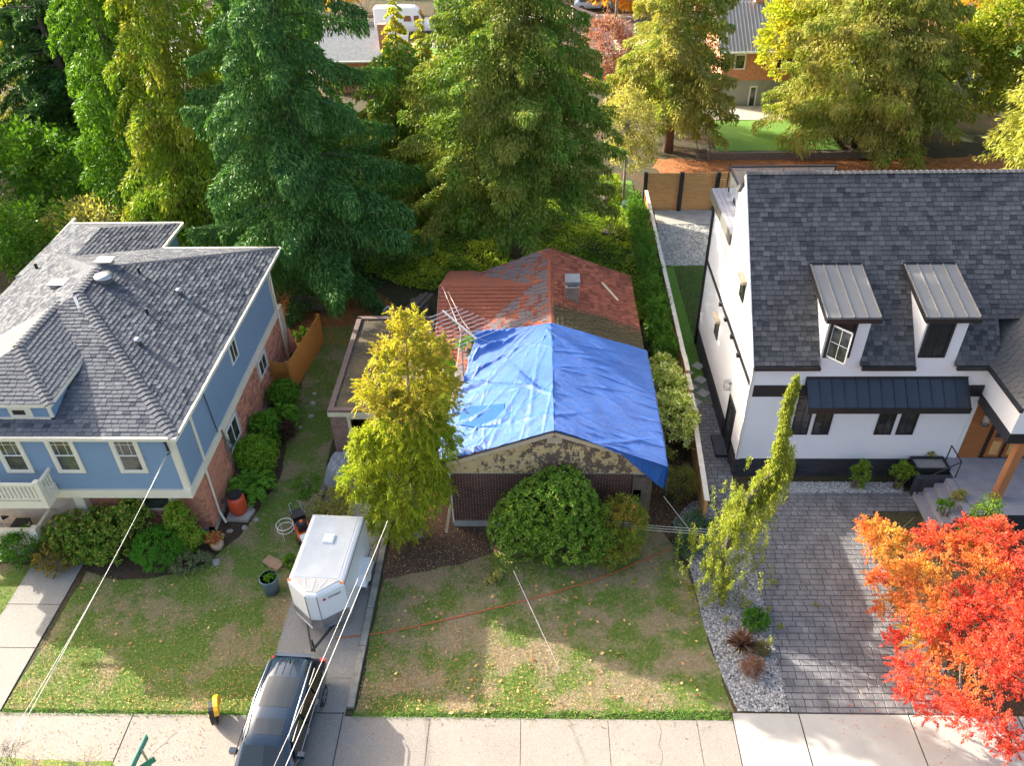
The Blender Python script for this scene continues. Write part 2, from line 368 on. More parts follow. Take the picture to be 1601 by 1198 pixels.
sheet('leaf_litter_bed', wob([(-6.0, 20.0), (-3.0, 19.6), (-.6, 20.4), (1, 21.4), (5.1, 22.6), (6.6, 22), (6.7, 30), (5, 30), (5, 24), (-3.4, 24), (-6.0, 27)], .25), .008, M['leafbed'])
sheet('garden_bed', wob([(-20, 20.9), (-17.9, 20.7), (-16.2, 20.3), (-14.6, 20.5), (-13.2, 21.1), (-12.2, 22.5), (-11.45, 26), (-11.9, 30), (-12.2, 33), (-13.3, 33), (-13.3, 22.8), (-20, 22.8)], .1), .016, M['bark'])
sheet('needle_floor', wob([(-20, 36.5), (-9.6, 36), (-8.6, 36), (-6.5, 39), (-9, 41.5), (-13, 43.5), (-22, 44)], .5), .006, M['needles'])
sheet('needle_floor', wob([(8.6, 54.5), (30, 54), (46, 56), (46, 62), (9.5, 62.2)], .5), .006, M['needles'])
sheet('lawn', wob([(3.4, 49.5), (7.0, 49.8), (7.2, 58), (3.0, 58)], .3), .014, M['lawn_green'])
# cracks across the old pavement
cr_ = MB()
for (x_, y_, a_) in ((-12.9, 12.2, 1.2), (3.75, 12.6, 1.6), (-8.2, 15.6, .3)):
    p_ = np.array((x_, y_))
    for k in range(9):
        a2 = a_+random.uniform(-.5, .5); q_ = p_+np.array((math.cos(a2), math.sin(a2)))*.24; nn_ = np.array((-math.sin(a2), math.cos(a2)))*.005
        cr_.add([(*(p_-nn_), .034), (*(q_-nn_*.8), .034), (*(q_+nn_*.8), .034), (*(p_+nn_), .034)], [(0, 1, 2, 3)]); p_ = q_
obj('pavement_cracks', cr_, M['joint'], kind='structure')
# driveway beside the old house
sheet('driveway', [(-9.3, 12.0), (-6.38, 12.0), (-6.38, 27), (-9.3, 27.3)], .02, M['walk_grey'])
obj('driveway_joint', MB().box((-6.46, 12, .015), (-6.43, 14.75, .026)).box((-9.2, 14.7, .015), (-6.4, 14.73, .026)), M['joint'], kind='structure')
q = MB(); y = 14.9
while y < 24:
    l_ = random.uniform(1.4, 2.6); q.prism([(-6.36+(y-15)*.006, y), (-6.12+(y-15)*.006, y), (-6.12+(y+l_-15)*.006, y+l_-.03), (-6.36+(y+l_-15)*.006, y+l_-.03)], 0, .13); y += l_
obj('driveway_curb', q, M['curb'], kind='structure')
obj('timber_edging', MB().bar((-9.35, 24.0, .1), (-9.1, 27.4, .1), .22, .22), M['old_wood'], kind='structure')
# path to the blue house's porch
path = obj('garden_path', MB().prism([(-20.1, 12.2), (-18.05, 12.2), (-18.05, 21.0), (-18.1, 23.2), (-19.9, 23.2), (-19.95, 20.9)], -.05, .005), M['joint'], kind='structure')
pieces('path_slab', [(lambda m_: (m_.v, m_.f))(MB().prism([(-20.1, a), (-18.07, a), (-18.07, b), (-20.1, b)], -.03, .03)) for a, b in ((12.2, 14.6), (14.63, 17.1), (17.13, 19.0), (19.03, 21.2), (21.23, 23.2))], M['walk_grey'], path)
# pavement along the street
side = obj('sidewalk', MB().box((-30, 12.0, -.05), (30, 14.62, .006)), M['joint'], kind='structure')
sl_ = []
xs = [-30, -20.1]; 
for a, b in ((-18.05, -13.5), (-13.46, -9.3), (-6.4, -3.55), (-3.53, -.55), (-.53, 2.3), (2.32, 5.2), (5.22, 6.38)):
    m_ = MB().prism([(a, 12), (b, 12), (b, 14.6), (a, 14.6)], -.03, .03); sl_.append((m_.v, m_.f))
pieces('sidewalk_slab', sl_, M['walk'], side)
sl_ = []
for a, b in ((6.42, 8.55), (8.6, 12.1), (12.15, 15.6), (15.65, 19.2)):
    m_ = MB().prism([(a, 12), (b, 12), (b, 14.86), (a, 14.86)], -.03, .045); sl_.append((m_.v, m_.f))
pieces('sidewalk_slab', sl_, M['new_concrete'], side)
sheet('planting_strip', wob([(-30, 8.0), (-5, 8.0), (-5, 11.6), (-12.6, 12.2), (-13.5, 12.95), (-18, 13.05), (-30, 13.0)], .06), .036, M['lawn'])
# stamped driveway of the white house
def inpoly(x, y, poly):
    c = False
    for i in range(len(poly)):
        x1, y1 = poly[i][:2]; x2, y2 = poly[i-1][:2]
        if (y1 > y) != (y2 > y) and x < (x2-x1)*(y-y1)/(y2-y1)+x1: c = not c
    return c
DRIVE = [(8.3, 14.9), (14.6, 14.9), (13.6, 18), (13.2, 23.5), (14.2, 24.0), (16.5, 24.0), (16.5, 25.1), (8.6, 25.1), (8.6, 33), (7.35, 33), (7.35, 24.5), (7.7, 22.4), (8.5, 21.6), (8.35, 18)]
drive = sheet('stamped_driveway', DRIVE, .012, M['paver_joint'])
pv = []; r = 0; y = 14.93
while y < 33:
    x = 7.3-(.25 if r % 2 else 0)-random.random()*.05; rh = random.choice((.2, .24, .28))
    while x < 16.6:
        w_ = random.choice((.26, .34, .42, .5)); a, b = x, x+w_-.018
        a = max(a, 7.36 if y > 24.4 else 8.33 if y < 21.4 else 8.33-(y-21.4)*.33)
        if y > 25: b = min(b, 8.58)
        b = min(b, 16.45)
        if b-a > .08 and inpoly((a+b)/2, y+rh/2, DRIVE):
            j = lambda: random.uniform(-.008, .008)
            h = .02+random.uniform(0, .006); z0 = .008
            V = [(a+j(), y+j(), z0), (b+j(), y+j(), z0), (b+j(), y+rh-.018+j(), z0), (a+j(), y+rh-.018+j(), z0)]
            e = .012; V += [(V[0][0]+e, V[0][1]+e, h), (V[1][0]-e, V[1][1]+e, h), (V[2][0]-e, V[2][1]-e, h), (V[3][0]+e, V[3][1]-e, h)]
            pv.append((V, BOXF[1:]))
        x += w_
    y += rh; r += 1
pieces('paving_stone', pv, M['paver'], drive)
# gravel beds: real stones
def stones(name, poly, n, r0_, r1_, cols, z=.01, flat=.6):
    b = NB(name+'_stone'); b.col(b.mix(1., b.ramp(b.isl(), [((i+.5)/len(cols), c) for i, c in enumerate(cols)]), b.ramp(b.noise(40, 2), [(.3, .8), (.7, 1.2)]), 'MULTIPLY')); b.p.inputs['Roughness'].default_value = .8
    xs = [p[0] for p in poly]; ys = [p[1] for p in poly]; pts = []
    while len(pts) < n:
        x, y = random.uniform(min(xs), max(xs)), random.uniform(min(ys), max(ys))
        if inpoly(x, y, poly): pts.append((x, y))
    base = np.array([(1,0,0),(0,1,0),(-1,0,0),(0,-1,0),(0,0,1)], float); F_ = np.array([(0,1,4),(1,2,4),(2,3,4),(3,0,4)])
    V = []; FF = []
    for i, (x, y) in enumerate(pts):
        s_ = random.uniform(r0_, r1_); a = random.random()*6.28; ca, sa = math.cos(a), math.sin(a); q_ = base*s_*rng.uniform(.6, 1.2, (5, 3)); q_[4, 2] *= flat; q_[4, :2] = rng.normal(0, s_*.3, 2)
        V.append(np.stack([q_[:, 0]*ca-q_[:, 1]*sa+x, q_[:, 0]*sa+q_[:, 1]*ca+y, q_[:, 2]+z+random.random()*.02], 1)); FF.append(F_+5*i)
    quick(name, np.concatenate(V), np.concatenate(FF), b.m, kind='stuff')
GB = [(5.95, 21.2), (6.05, 18.3), (6.35, 16.2), (6.62, 14.95), (8.3, 14.95), (8.4, 18), (8.5, 21.6), (7.7, 22.4), (7.4, 24.4), (6.6, 24.6), (5.6, 23.4)]
sheet('gravel_bed', GB, .018, M['gravel_pale'])
stones('gravel', GB, 9000, .02, .055, [(.42, .42, .42), (.10, .105, .12), (.62, .61, .59), (.20, .20, .22), (.5, .48, .44), (.07, .07, .08)], .02)
GB2 = [(9.3, 25.1), (15.6, 25.1), (15.8, 25.75), (9.2, 25.75)]
sheet('gravel_bed', GB2, .018, M['gravel_pale']); stones('gravel', GB2, 2600, .025, .06, [(.5, .5, .48), (.3, .3, .3), (.66, .65, .6), (.2, .2, .2)], .02)
GB3 = [(7.75, 45.0), (11.5, 45.0), (12.4, 50.6), (8.2, 50.6)]
sheet('gravel_court', GB3, .018, M['gravel_pale']); stones('gravel', GB3, 4500, .04, .09, [(.45, .44, .4), (.3, .3, .27), (.6, .58, .52), (.2, .2, .17)], .02)
GB4 = [(7.2, 30.9), (7.45, 30.9), (8.0, 45), (7.6, 45)]
sheet('gravel_border', GB4, .024, M['gravel_pale']); stones('gravel', GB4, 1400, .03, .06, [(.5, .49, .46), (.3, .3, .3), (.6, .6, .58), (.2, .2, .2)], .02)
pieces('landing', [(lambda m_: (m_.v, m_.f))(MB().box((8.2, 50.6, 0), (13.5, 52.8, .08)))], M['concrete'], drive)
st = []
for x, y in ((7.75, 31.3), (8.25, 32.0), (7.7, 32.5), (8.3, 33.1), (7.7, 33.7), (8.35, 34.3)):
    m_ = MB().prism([(x-.36, y), (x, y-.36), (x+.36, y), (x, y+.36)], 0, .06); st.append((m_.v, m_.f))
pieces('stepping_stone', st, M['new_concrete'], drive)

# ---------------------------------------------------------------- shared builders for walls, windows
def poly_wall(name, pts, m, parent, t=.0, **k):
    return obj(name, MB().add(pts, [tuple(range(len(pts)))]), m, parent, **k)
def lap(name, o, u, width, z0, z1, n, m, parent, ex=.16, proud=.018, lo=None, hi=None):
    """lap boards on a wall; lo(z)/hi(z) limit the run"""
    L = []; z = z0; o = np.array(o, float); u = np.array(u, float); n = np.array(n, float)
    while z < z1-.01:
        zt = min(z+ex, z1); a0 = lo(z) if lo else 0; a1 = hi(z) if hi else width; b0 = lo(zt) if lo else 0; b1 = hi(zt) if hi else width
        if a1-a0 > .05:
            zz = np.array((0, 0, 1.)); p = lambda a, zq, d: o+u*a+zz*zq+n*d
            V = [p(a0, z, 0), p(a1, z, 0), p(a1, z, proud), p(a0, z, proud), p(b0, zt, .003), p(b1, zt, .003)]
            L.append((V, [(3,2,5,4), (0,1,2,3), (0,3,4), (1,5,2)]))
        z = zt
    pieces(name, L, m, parent)
def window(parent, o, u, n, a0, a1, z0, z1, fr, gl, trim=.1, cols=1, rows=1, hung=True, depth=.05, name='window', mull=.025, tr=None):
    """frame > panes and bars; o is the wall's origin, u its direction, n its outward normal"""
    o, u, n = [np.array(q, float) for q in (o, u, n)]; f = MB()
    def bx(q, x0, x1, y0, y1, d0, d1): v, fs = boxp(o, u, (0, 0, 1), n, x0, x1, y0, y1, d0, d1); q.add(v, fs)
    bx(f, a0, a0+trim, z0, z1, -.02, depth); bx(f, a1-trim, a1, z0, z1, -.02, depth); bx(f, a0+trim, a1-trim, z1-trim, z1, -.02, depth-.003); bx(f, a0+trim, a1-trim, z0, z0+trim*.7, -.02, depth-.003)
    w = obj(name, f, fr, parent)
    g0, g1, h0, h1 = a0+trim, a1-trim, z0+trim*.7, z1-trim
    if hung:
        zm = (h0+h1)/2
        for i, (p0, p1) in enumerate(((h0, zm-.02), (zm+.02, h1))):
            g = MB(); bx(g, g0+.03, g1-.03, p0+.03, p1-.02, -.01, .024+.008*i); obj('pane', g, gl, w)
        s = MB()
        bx(s, g0, g1, zm-.025, zm+.025, -.01, .04); bx(s, g0, g0+.035, h0, h1, -.01, .037); bx(s, g1-.035, g1, h0, h1, -.01, .037); bx(s, g0, g1, h0, h0+.04, -.01, .035); bx(s, g0, g1, h1-.03, h1, -.01, .035)
        bx(s, g0+(g1-g0)*.27, g0+(g1-g0)*.27+.018, zm, h1, .02, .038); bx(s, g1-(g1-g0)*.27-.018, g1-(g1-g0)*.27, zm, h1, .02, .038); bx(s, g0, g1, h1-(h1-zm)*.3, h1-(h1-zm)*.3+.018, .02, .036)
        obj('sash', s, tr or fr, w)
    else:
        g = MB(); bx(g, g0, g1, h0, h1, -.01, .024); obj('pane', g, gl, w)
        if cols > 1 or rows > 1:
            s = MB()
            for i in range(1, cols): x = g0+(g1-g0)*i/cols; bx(s, x-mull/2, x+mull/2, h0, h1, .01, .036)
            for i in range(1, rows): x = h0+(h1-h0)*i/rows; bx(s, g0, g1, x-mull/2, x+mull/2, .01, .034)
            obj('glazing_bar', s, tr or fr, w)
    return w
# ================================================================ the blue house on the left
BX, BY, UY, BB = -13.3, 22.75, 22.05, 34.9       # corner, brick front, upper front, back
bh = thing('blue_house', 'two-storey blue clapboard house with red brick ground floor and grey shingle hip roof', 'house', (-19, 29, 0))
brick_front = obj('wall', MB().box((-24.1, BY, 0), (BX-.002, BY+.3, 2.93)), M['mortar_red'], bh)
obj('foundation', MB().box((-17.6, BY-.06, 0), (BX+.05, BY+.2, .3)).box((BX-.2, BY-.06, 0), (BX+.052, BB, .3)), M['concrete'], bh)
wall_side = obj('wall', MB().box((BX-.3, BY+.002, 0), (BX, BB+1, 2.93)), M['mortar_red'], bh)
bw0 = PY(203, 780, BY); 
pieces('brick', bricks((-18.3, BY, 0), (1, 0, 0), -18.3*-1+BX, 2.9, (0, -1, 0), holes=[(2.35, 3.75, 1.75, 2.95)], start=.3), M['brick_red'], brick_front)
pieces('brick', bricks((BX, BY, 0), (0, 1, 0), BB-BY, 2.9, (1, 0, 0), holes=[(3.2, 4.7, 1.35, 2.7), (8.2, 9.5, 1.6, 2.7)], start=.3), M['brick_red'], wall_side)
window(bh, (-18.3, BY, 0), (1, 0, 0), (0, -1, 0), 2.4, 3.7, 1.3, 2.9, M['cream'], M['glass_blue'], trim=.09)
window(bh, (BX, BY, 0), (0, 1, 0), (1, 0, 0), 3.3, 4.6, 1.45, 2.6, M['white_paint'], M['glass_blue'], trim=.07, cols=2, hung=False, mull=.06)
window(bh, (BX, BY, 0), (0, 1, 0), (1, 0, 0), 8.3, 9.4, 1.7, 2.6, M['white_paint'], M['glass_blue'], trim=.07, cols=2, hung=False, mull=.06)
# band between the storeys
obj('trim_band', MB().box((-24.1, UY-.12, 2.78), (BX+.06, BY+.05, 3.18)).box((BX-.2, BY+.05, 2.78), (BX+.058, BB+.1, 3.18)), M['cream'], bh)
up = obj('upper_wall', MB().box((-24.1, UY, 3.18), (BX-.02, BB, 5.92)), M['blue_siding'], bh)
lap('siding_board', (-24.1, UY, 0), (1, 0, 0), 24.1+BX-.02, 3.2, 5.85, (0, -1, 0), M['blue_siding'], up, ex=.15, proud=.026)
lap('siding_board', (BX-.02, UY, 0), (0, 1, 0), BB-UY, 3.2, 5.85, (1, 0, 0), M['blue_siding'], up, ex=.125, proud=.008)
obj('corner_board', MB().box((BX-.22, UY-.04, 3.18), (BX+.012, UY-.001, 5.8)).box((BX-.0, UY-.038, 3.18), (BX+.03, UY+.1, 5.8)), M['cream'], bh)
obj('corner_board', MB().box((BX-.0, UY+1.55, 3.18), (BX+.03, UY+1.73, 5.8)), M['cream'], bh)
obj('corner_board', MB().box((BX-.0, BB-.15, 3.18), (BX+.03, BB+.05, 5.8)), M['cream'], bh)
obj('downspout', MB().tube([(BX+.1, BY+.65, 3.0), (BX+.09, BY+.63, .55), (BX+.35, BY+.4, .12)], .05, 6), M['cream'], bh)
obj('downspout', MB().tube([(BX+.12, BB-.05, 5.6), (BX+.1, BB-.05, .1)], .05, 6), M['cream'], bh)
obj('conduit', MB().tube([(BX+.04, UY+3.1, 5.7), (BX+.04, UY+3.3, 3.2)], .02, 5), M['black_plastic'], bh)
obj('electric_meter', MB().box((BX+.02, UY+3.55, 1.75), (BX+.18, UY+3.85, 2.3)).tube([(BX+.18, UY+3.7, 2.05), (BX+.27, UY+3.7, 2.05)], .11, 10).tube([(BX+.1, UY+3.55, 3.1), (BX+.1, UY+3.65, 2.3)], .04, 6).tube([(BX+.1, UY+3.7, 1.75), (BX+.1, UY+3.72, .9)], .035, 6), M['galv'], bh)
for px in (62, 158): 
    a = PY(px+2, 690, UY)[0]+25
for cx in (PY(96, 702, UY-.05)[0], PY(196, 702, UY-.05)[0], PY(14, 702, UY-.05)[0]):
    window(bh, (-25, UY-.015, 0), (1, 0, 0), (0, -1, 0), 25+cx-.53, 25+cx+.53, 4.05, 5.82, M['cream'], M['glass_blue'], trim=.15, depth=.06, tr=M['white_paint'])
window(bh, (BX, UY, 0), (0, 1, 0), (1, 0, 0), 6.4, 7.25, 4.35, 5.35, M['white_paint'], M['glass_blue'], trim=.08, cols=2, hung=False, mull=.05)
# hip roof
EZ = 5.95; FL, FR_, BR_, BL_ = (-24.35, 21.9, EZ), (-13.12, 21.9, EZ), (-12.98, 36.35, EZ), (-25.0, 36.4, EZ)
RA, RB = (-19.0, 28.6, 8.0), (-19.1, 30.7, 8.02)
roof = obj('roof', MB().slab([FL, FR_, RA], .12).slab([FR_, BR_, RB, RA], .12).slab([BR_, BL_, RB], .12).slab([BL_, FL, RA, RB], .12), M['shingle'], bh)
pieces('shingle', shingles([FL, FR_, RA], .19, .30, .02)+shingles([FR_, BR_, RB, RA], .19, .30, .02), M['shingle'], roof)
pieces('shingle', shingles([BR_, BL_, RB], .15, .3, .01)+shingles([BL_, FL, RA, RB], .15, .3, .01), M['shingle'], roof, limit=0)
pieces('ridge_cap', caps(FR_, RA, .42, .24, .05)+caps(RA, RB, .42, .24, .05)+caps(BR_, RB, .34, .24, .04), M['shingle'], roof)
obj('gutter', MB().box((-24.4, 21.78, 5.80), (-13.0, 21.9, 5.95)).bar((-13.06, 21.78, 5.87), (-12.92, 36.4, 5.87), .12, .15).bar((-25.0, 36.45, 5.87), (-12.92, 36.45, 5.87), .1, .15).bar((-24.4, 21.8, 5.87), (-25.08, 40, 5.87), .12, .14), M['cream'], bh)
obj('soffit', MB().box((-24.3, 21.92, 5.79), (-13.15, 22.5, 5.82)).box((-13.6, 21.92, 5.79), (-13.1, 36.2, 5.822)), M['cream'], bh)
# lower back wing
A_, B_, C_, D_ = (-25.0, 39.3, EZ), (-19.0, 39.2, EZ), (-19.1, 36.3, EZ), (-22.0, 37.0, 6.85)
e1, e2 = (-22.0, 33.5, 6.85), (-22.0, 36.9, 6.85)
wing = obj('wing_roof', MB().slab([(-19.1, 34.9, EZ), B_, e2, e1], .12).slab([A_, B_, e2], .12).slab([A_, (-25, 33.5, EZ), e1, e2], .12), M['shingle'], bh)
pieces('shingle', shingles([(-19.1, 34.9, EZ), B_, e2, e1], .19, .30, .02), M['shingle'], wing, limit=60)
pieces('shingle', shingles([B_, A_, e2], .15, .3, .01)+shingles([A_, (-25, 33.5, EZ), e1, e2], .15, .3, .01), M['shingle'], wing, limit=0)
obj('gutter', MB().bar((-18.94, 35.8, 5.87), (-18.9, 39.3, 5.87), .12, .15).bar((-25, 39.35, 5.87), (-18.9, 39.35, 5.87), .1, .15), M['cream'], bh)
obj('wing_wall', MB().box((-24.9, 34, 0), (-19.3, 39, 5.83)), M['blue_siding'], bh)
# front dormer
dz, dx0, dx1, dy0 = 6.92, -22.1, -17.65, 22.55
RD0, RD1 = (-19.85, 25.1, 7.72), (-19.7, 28.3, 7.78)
dorm = obj('dormer_roof', MB().slab([(dx0, dy0, dz), (dx1, dy0, dz), RD0], .1).slab([(dx1, dy0, dz), (dx1+.05, 26.2, dz+.1), RD1, RD0], .1).slab([(dx0, 26.2, dz+.1), (dx0, dy0, dz), RD0, RD1], .1), M['shingle'], bh)
pieces('shingle', shingles([(dx0, dy0, dz), (dx1, dy0, dz), RD0], .19, .30, .02)+shingles([(dx1, dy0, dz), (dx1+.05, 26.2, dz+.1), RD1, RD0], .19, .30, .02), M['shingle'], dorm, limit=280)
pieces('ridge_cap', caps((dx1, dy0, dz), RD0, .38, .24, .045)+caps(RD0, RD1, .38, .24, .045), M['shingle'], dorm)
obj('flashing', MB().bar(np.array(RA)+(.0, -.3, -.02), (-17.62, 26.3, 7.12), .12, .03), M['galv'], bh)
dw = obj('dormer_wall', MB().box((-22, dy0+.1, 6.0), (dx1-.12, 26.5, dz-.06)), M['blue_siding'], bh)
obj('fascia', MB().box((dx0-.03, dy0-.03, dz-.14), (dx1+.03, dy0+.04, dz-.01)).bar((dx1+.01, dy0-.03, dz-.075), (dx1+.06, 26.3, dz+.02), .06, .13).box((-19.35, dy0+.06, 6.18), (-18.55, dy0+.13, 6.8)).box((-18.62-.0, dy0+.058, 6.1), (-18.5, dy0+.12, 6.8)).box((dx1-.22, dy0+.055, 6.1), (dx1-.1, dy0+.12, 6.8)).box((-22, dy0+.055, 6.1), (dx1-.1, dy0+.12, 6.25)), M['cream'], bh)
obj('vent_grille', MB().box((-19.2, dy0+.04, 6.4), (-18.75, dy0+.07, 6.6)), M['black_plastic'], bh)
# roof vents
def onroof(px, py):
    d = ray(px, py); best = None
    for A, B, Cc in ((FR_, BR_, RA), (FL, FR_, RA), (FL, BL_, RA)):
        A, B, Cc = map(np.array, (A, B, Cc)); n = np.cross(B-A, Cc-A); t_ = ((A-EYE)@n)/(d@n); p = EYE+d*t_
        if best is None or p[2] < best[2]: best = p
    return best
p = onroof(165, 440); 
tv = obj('turbine_vent', MB().lathe(p, [(.34, -.1), (.34, .1), (.36, .16), (.4, .2), (.38, .3), (.2, .36), (.0, .37)], 18), M['galv'], bh, smooth=True)
obj('flashing', MB().slab([p+q_ for q_ in (np.array((-.5, -.5, -.12)), np.array((.5, -.5, -.3)), np.array((.5, .5, -.3)), np.array((-.5, .5, -.12)))], .02), M['galv'], tv)
for px, py in ((165, 411), (92, 446)):
    p = onroof(px, py); obj('roof_vent', MB().box(p+(-.3, -.2, -.1), p+(.3, .2, .12)).box(p+(-.38, -.28, .12), p+(.38, .28, .17)), M['galv'], bh)
for px, py in ((218, 427), (231, 491)):
    p = onroof(px, py); obj('vent_pipe', MB().tube([p+(0, 0, -.2), p+(0, 0, .28)], .06, 8), M['black_plastic'], bh)
p = onroof(58, 420); obj('vent_pipe', MB().tube([p+(0, 0, -.2), p+(0, 0, .3)], .07, 8), M['black_plastic'], bh)
for px, py in ((283, 461), (219, 539)):
    p = onroof(px, py); obj('vent_cap', MB().lathe(p, [(.1, -.15), (.1, .18), (.17, .2), (.15, .3), (.0, .34)], 12), M['galv'], bh, smooth=True)
obj('service_head', MB().tube([(BX-.25, UY-.1, 5.2), (BX-.25, UY-.1, 5.75), (BX-.2, UY-.25, 5.72)], .035, 6).tube([(BX-.2, UY-.1, 5.4), (BX-.05, UY-.3, 5.3), (BX-.3, UY-.35, 5.15), (BX-.25, UY-.1, 5.1)], .018, 5), M['black_plastic'], bh)
# balcony with balusters, upper left
y0 = UY-.95; bx1 = PY(52, 745, y0)[0]
bal = obj('balcony', MB().box((-24.1, y0, 3.05), (bx1, UY-.1, 3.42)), M['cream'], bh)
obj('rail', MB().box((-24.1, y0-.02, 4.2), (bx1+.02, y0+.1, 4.3)).box((bx1-.09, y0+.1, 4.2), (bx1+.02, UY-.02, 4.298)).box((bx1-.17, y0-.03, 3.1), (bx1+.03, y0+.15, 4.42)).box((-24.1, y0, 3.5), (bx1, y0+.07, 3.57)).box((bx1-.08, y0+.1, 3.5), (bx1-.01, UY-.1, 3.57)), M['cream'], bal)
for i in range(22): obj('baluster', MB().box((bx1-.35-i*.16, y0+.01, 3.56), (bx1-.27-i*.16, y0+.05, 4.21)), M['cream'], bal)
for i in range(4): obj('baluster', MB().box((bx1-.06, y0+.24+i*.16, 3.56), (bx1-.02, y0+.32+i*.16, 4.21)), M['cream'], bal)
# porch below
pz = .45; px1 = PY(75, 835, UY)[0]
porch = obj('porch_floor', MB().box((-24.1, UY-.6, 0), (px1+.1, BY+.1, pz)), M['concrete'], bh)
obj('porch_floor', MB().box((-24.1, BY-.1, .0), (-18.35, BY+3, pz-.004)), M['concrete'], bh)
obj('rail', MB().box((-24.1, UY-.62, 1.3), (px1+.12, UY-.42, 1.42)).box((-24.1, UY-.58, .6), (px1, UY-.46, .7)).box((px1-.1, UY-.65, .45), (px1+.14, UY-.4, 1.55)).box((px1-.02, UY-.4, 1.3), (px1+.1, BY-.1, 1.4)), M['cream'], porch)
for i in range(16): obj('baluster', MB().box((px1-.3-i*.19, UY-.55, .69), (px1-.2-i*.19, UY-.49, 1.31)), M['cream'], porch)
obj('porch_post', MB().box((-18.35, BY-.35, 0), (-17.95, BY+.02, 2.9)).box((-18.55, BY-.1, 0), (-18.3, BY+.02, 2.9)), M['cream'], bh)
obj('porch_back_wall', MB().box((-25, BY+2.9, 0), (-18.3, BY+3, 2.9)), M['brick_red'], bh)
# patio furniture
for i, (px, py, rz) in enumerate(((12, 805, .9), (62, 795, -.7))):
    p = P(px, py, pz+.3); t = thing('patio_chair', ('black fabric patio chair with pale frame at the left end of the brick house porch', 'black patio chair with pale arms at the right end of the brick house porch')[i], 'chair', (p[0], max(p[1], UY-.1), pz), 'chairs on the blue house porch', rz, True)
    obj('seat', MB().box((-.28, -.28, .38), (.28, .28, .45)), M['black_plastic'], t); obj('backrest', MB().bar((0, .28, .42), (0, .42, 1.0), .54, .05, (0, 1, .2)), M['black_plastic'], t)
    for sx in (-1, 1):
        obj('arm', MB().bar((sx*.3, -.3, .64), (sx*.3, .36, .66), .045, .03), M['white_paint'], t)
        for sy in (-1, 1): obj('leg', MB().tube([(sx*.3, sy*.28, 0), (sx*.3, sy*.26, .64)], .018, 6), M['white_paint'], t)
p = P(38, 800, pz+.7); t = thing('patio_table', 'low dark patio table between two black porch chairs', 'table', (p[0], UY+.2, pz), None, 0, True)
obj('table_top', MB().box((-.3, -.3, .5), (.3, .3, .54)), M['black_plastic'], t)
for sx in (-1, 1):
    for sy in (-1, 1): obj('leg', MB().box((sx*.26-.02, sy*.26-.02, 0), (sx*.26+.02, sy*.26+.02, .5)), M['black_plastic'], t)

# ================================================================ the old house under the tarp
OY, OX0, OX1 = 23.15, -3.4, 4.3; RX, RZ, PIT = .65, 5.36, .375; EXL, EXR = -3.6, 4.85; YF, YB = 22.9, 37.1
zr = lambda x: RZ-abs(x-RX)*PIT
oh = thing('tarped_house', 'small old brown brick house with worn red shingle roof half under a blue tarp', 'house', (.6, 30, 0))
fr = obj('wall', MB().box((OX0, OY+.02, 0), (OX1, OY+.3, 3.1)).box((OX0+.02, OY+.3, 0), (OX0+.3, 36.6, 3.6)).box((OX1-.3, OY+.3, 0), (OX1-.02, 36.6, 3.6)).box((OX0+.3, 36.3, 0), (OX1-.3, 36.62, 3.6)), M['mortar_brown'], oh)
pieces('brick', bricks((OX0, OY+.02, 0), (1, 0, 0), OX1-OX0-.55, 3.02, (0, -1, 0), start=.32), M['brick_brown'], fr)
pieces('brick', bricks((OX0+.02, 36.6, 0), (0, -1, 0), 13.4, 3.5, (-1, 0, 0), start=.32), M['brick_brown'], fr, limit=0)
obj('foundation', MB().box((OX0-.03, OY-.05, 0), (OX1+.02, OY+.1, .3)), M['concrete'], oh)
obj('corner_board', MB().box((OX0-.06, OY-.03, .2), (OX0-.0, OY+.08, 3.1)), M['white_paint'], oh)
# peeling wooden gable
def peel():
    b = NB('peeling_yellow_paint'); g = b.noise(3.2, 6, rough=.65, stretch=(1, 1, .7)); h = b.noise(14, 4); y_ = b.n('ShaderNodeSeparateXYZ'); b.l(b.pos(), y_.inputs[0])
    xr = b.ramp(b.math('MULTIPLY', b.math('ADD', y_.outputs[0], 3.4), .13), [(0, -.12 if False else 0.), (.3, .55), (.55, 1.), (.85, .8), (1, .6)])
    k = b.math('ADD', b.math('MULTIPLY', g, .72), b.math('MULTIPLY', h, .28)); k = b.math('ADD', k, b.math('MULTIPLY', xr, .115)); k = b.math('ADD', k, b.math('MULTIPLY', b.math('SUBTRACT', b.isl(), .5), .13))
    o = b.mix(b.ramp(k, [(.59, 0.), (.605, 1.)]), (.62, .45, .23), (.16, .11, .08)); o = b.mix(1., o, b.ramp(b.noise(2, 3), [(.3, .85), (.7, 1.1)]), 'MULTIPLY')
    b.col(o); b.p.inputs['Roughness'].default_value = .85; b.bump(k, .6, .02); return b.m
M['peel'] = peel()
gab = obj('gable', MB().add([(OX0-.1, OY-.02, 3.06), (OX1+.1, OY-.02, 3.06), (OX1+.1, OY-.02, zr(OX1+.1)-.08), (RX, OY-.02, RZ-.08), (OX0-.1, OY-.02, zr(OX0-.1)-.08)], [(0,1,2,3,4)]), M['peel'], oh)
L = []
z = 3.04
while z < RZ-.2:
    zt = min(z+.22, RZ-.15); x0 = max(OX0-.1, RX-(RZ-.1-z)/PIT); x1 = min(OX1+.1, RX+(RZ-.1-z)/PIT); a = x0
    while a < x1-.05:
        w_ = random.uniform(.16, .3); b_ = min(a+w_, x1); g = lambda x, zz: min(zz, zr(x)-.09)
        V = [(a+.006, OY-.05, z), (b_, OY-.05, z), (b_, OY-.025, max(g(b_, zt), z+.004)), (a+.006, OY-.025, max(g(a, zt), z+.004)), (a+.006, OY-.02, z), (b_, OY-.02, z)]
        L.append((V, [(0,1,2,3), (4,5,1,0)])); a = b_
    z = zt
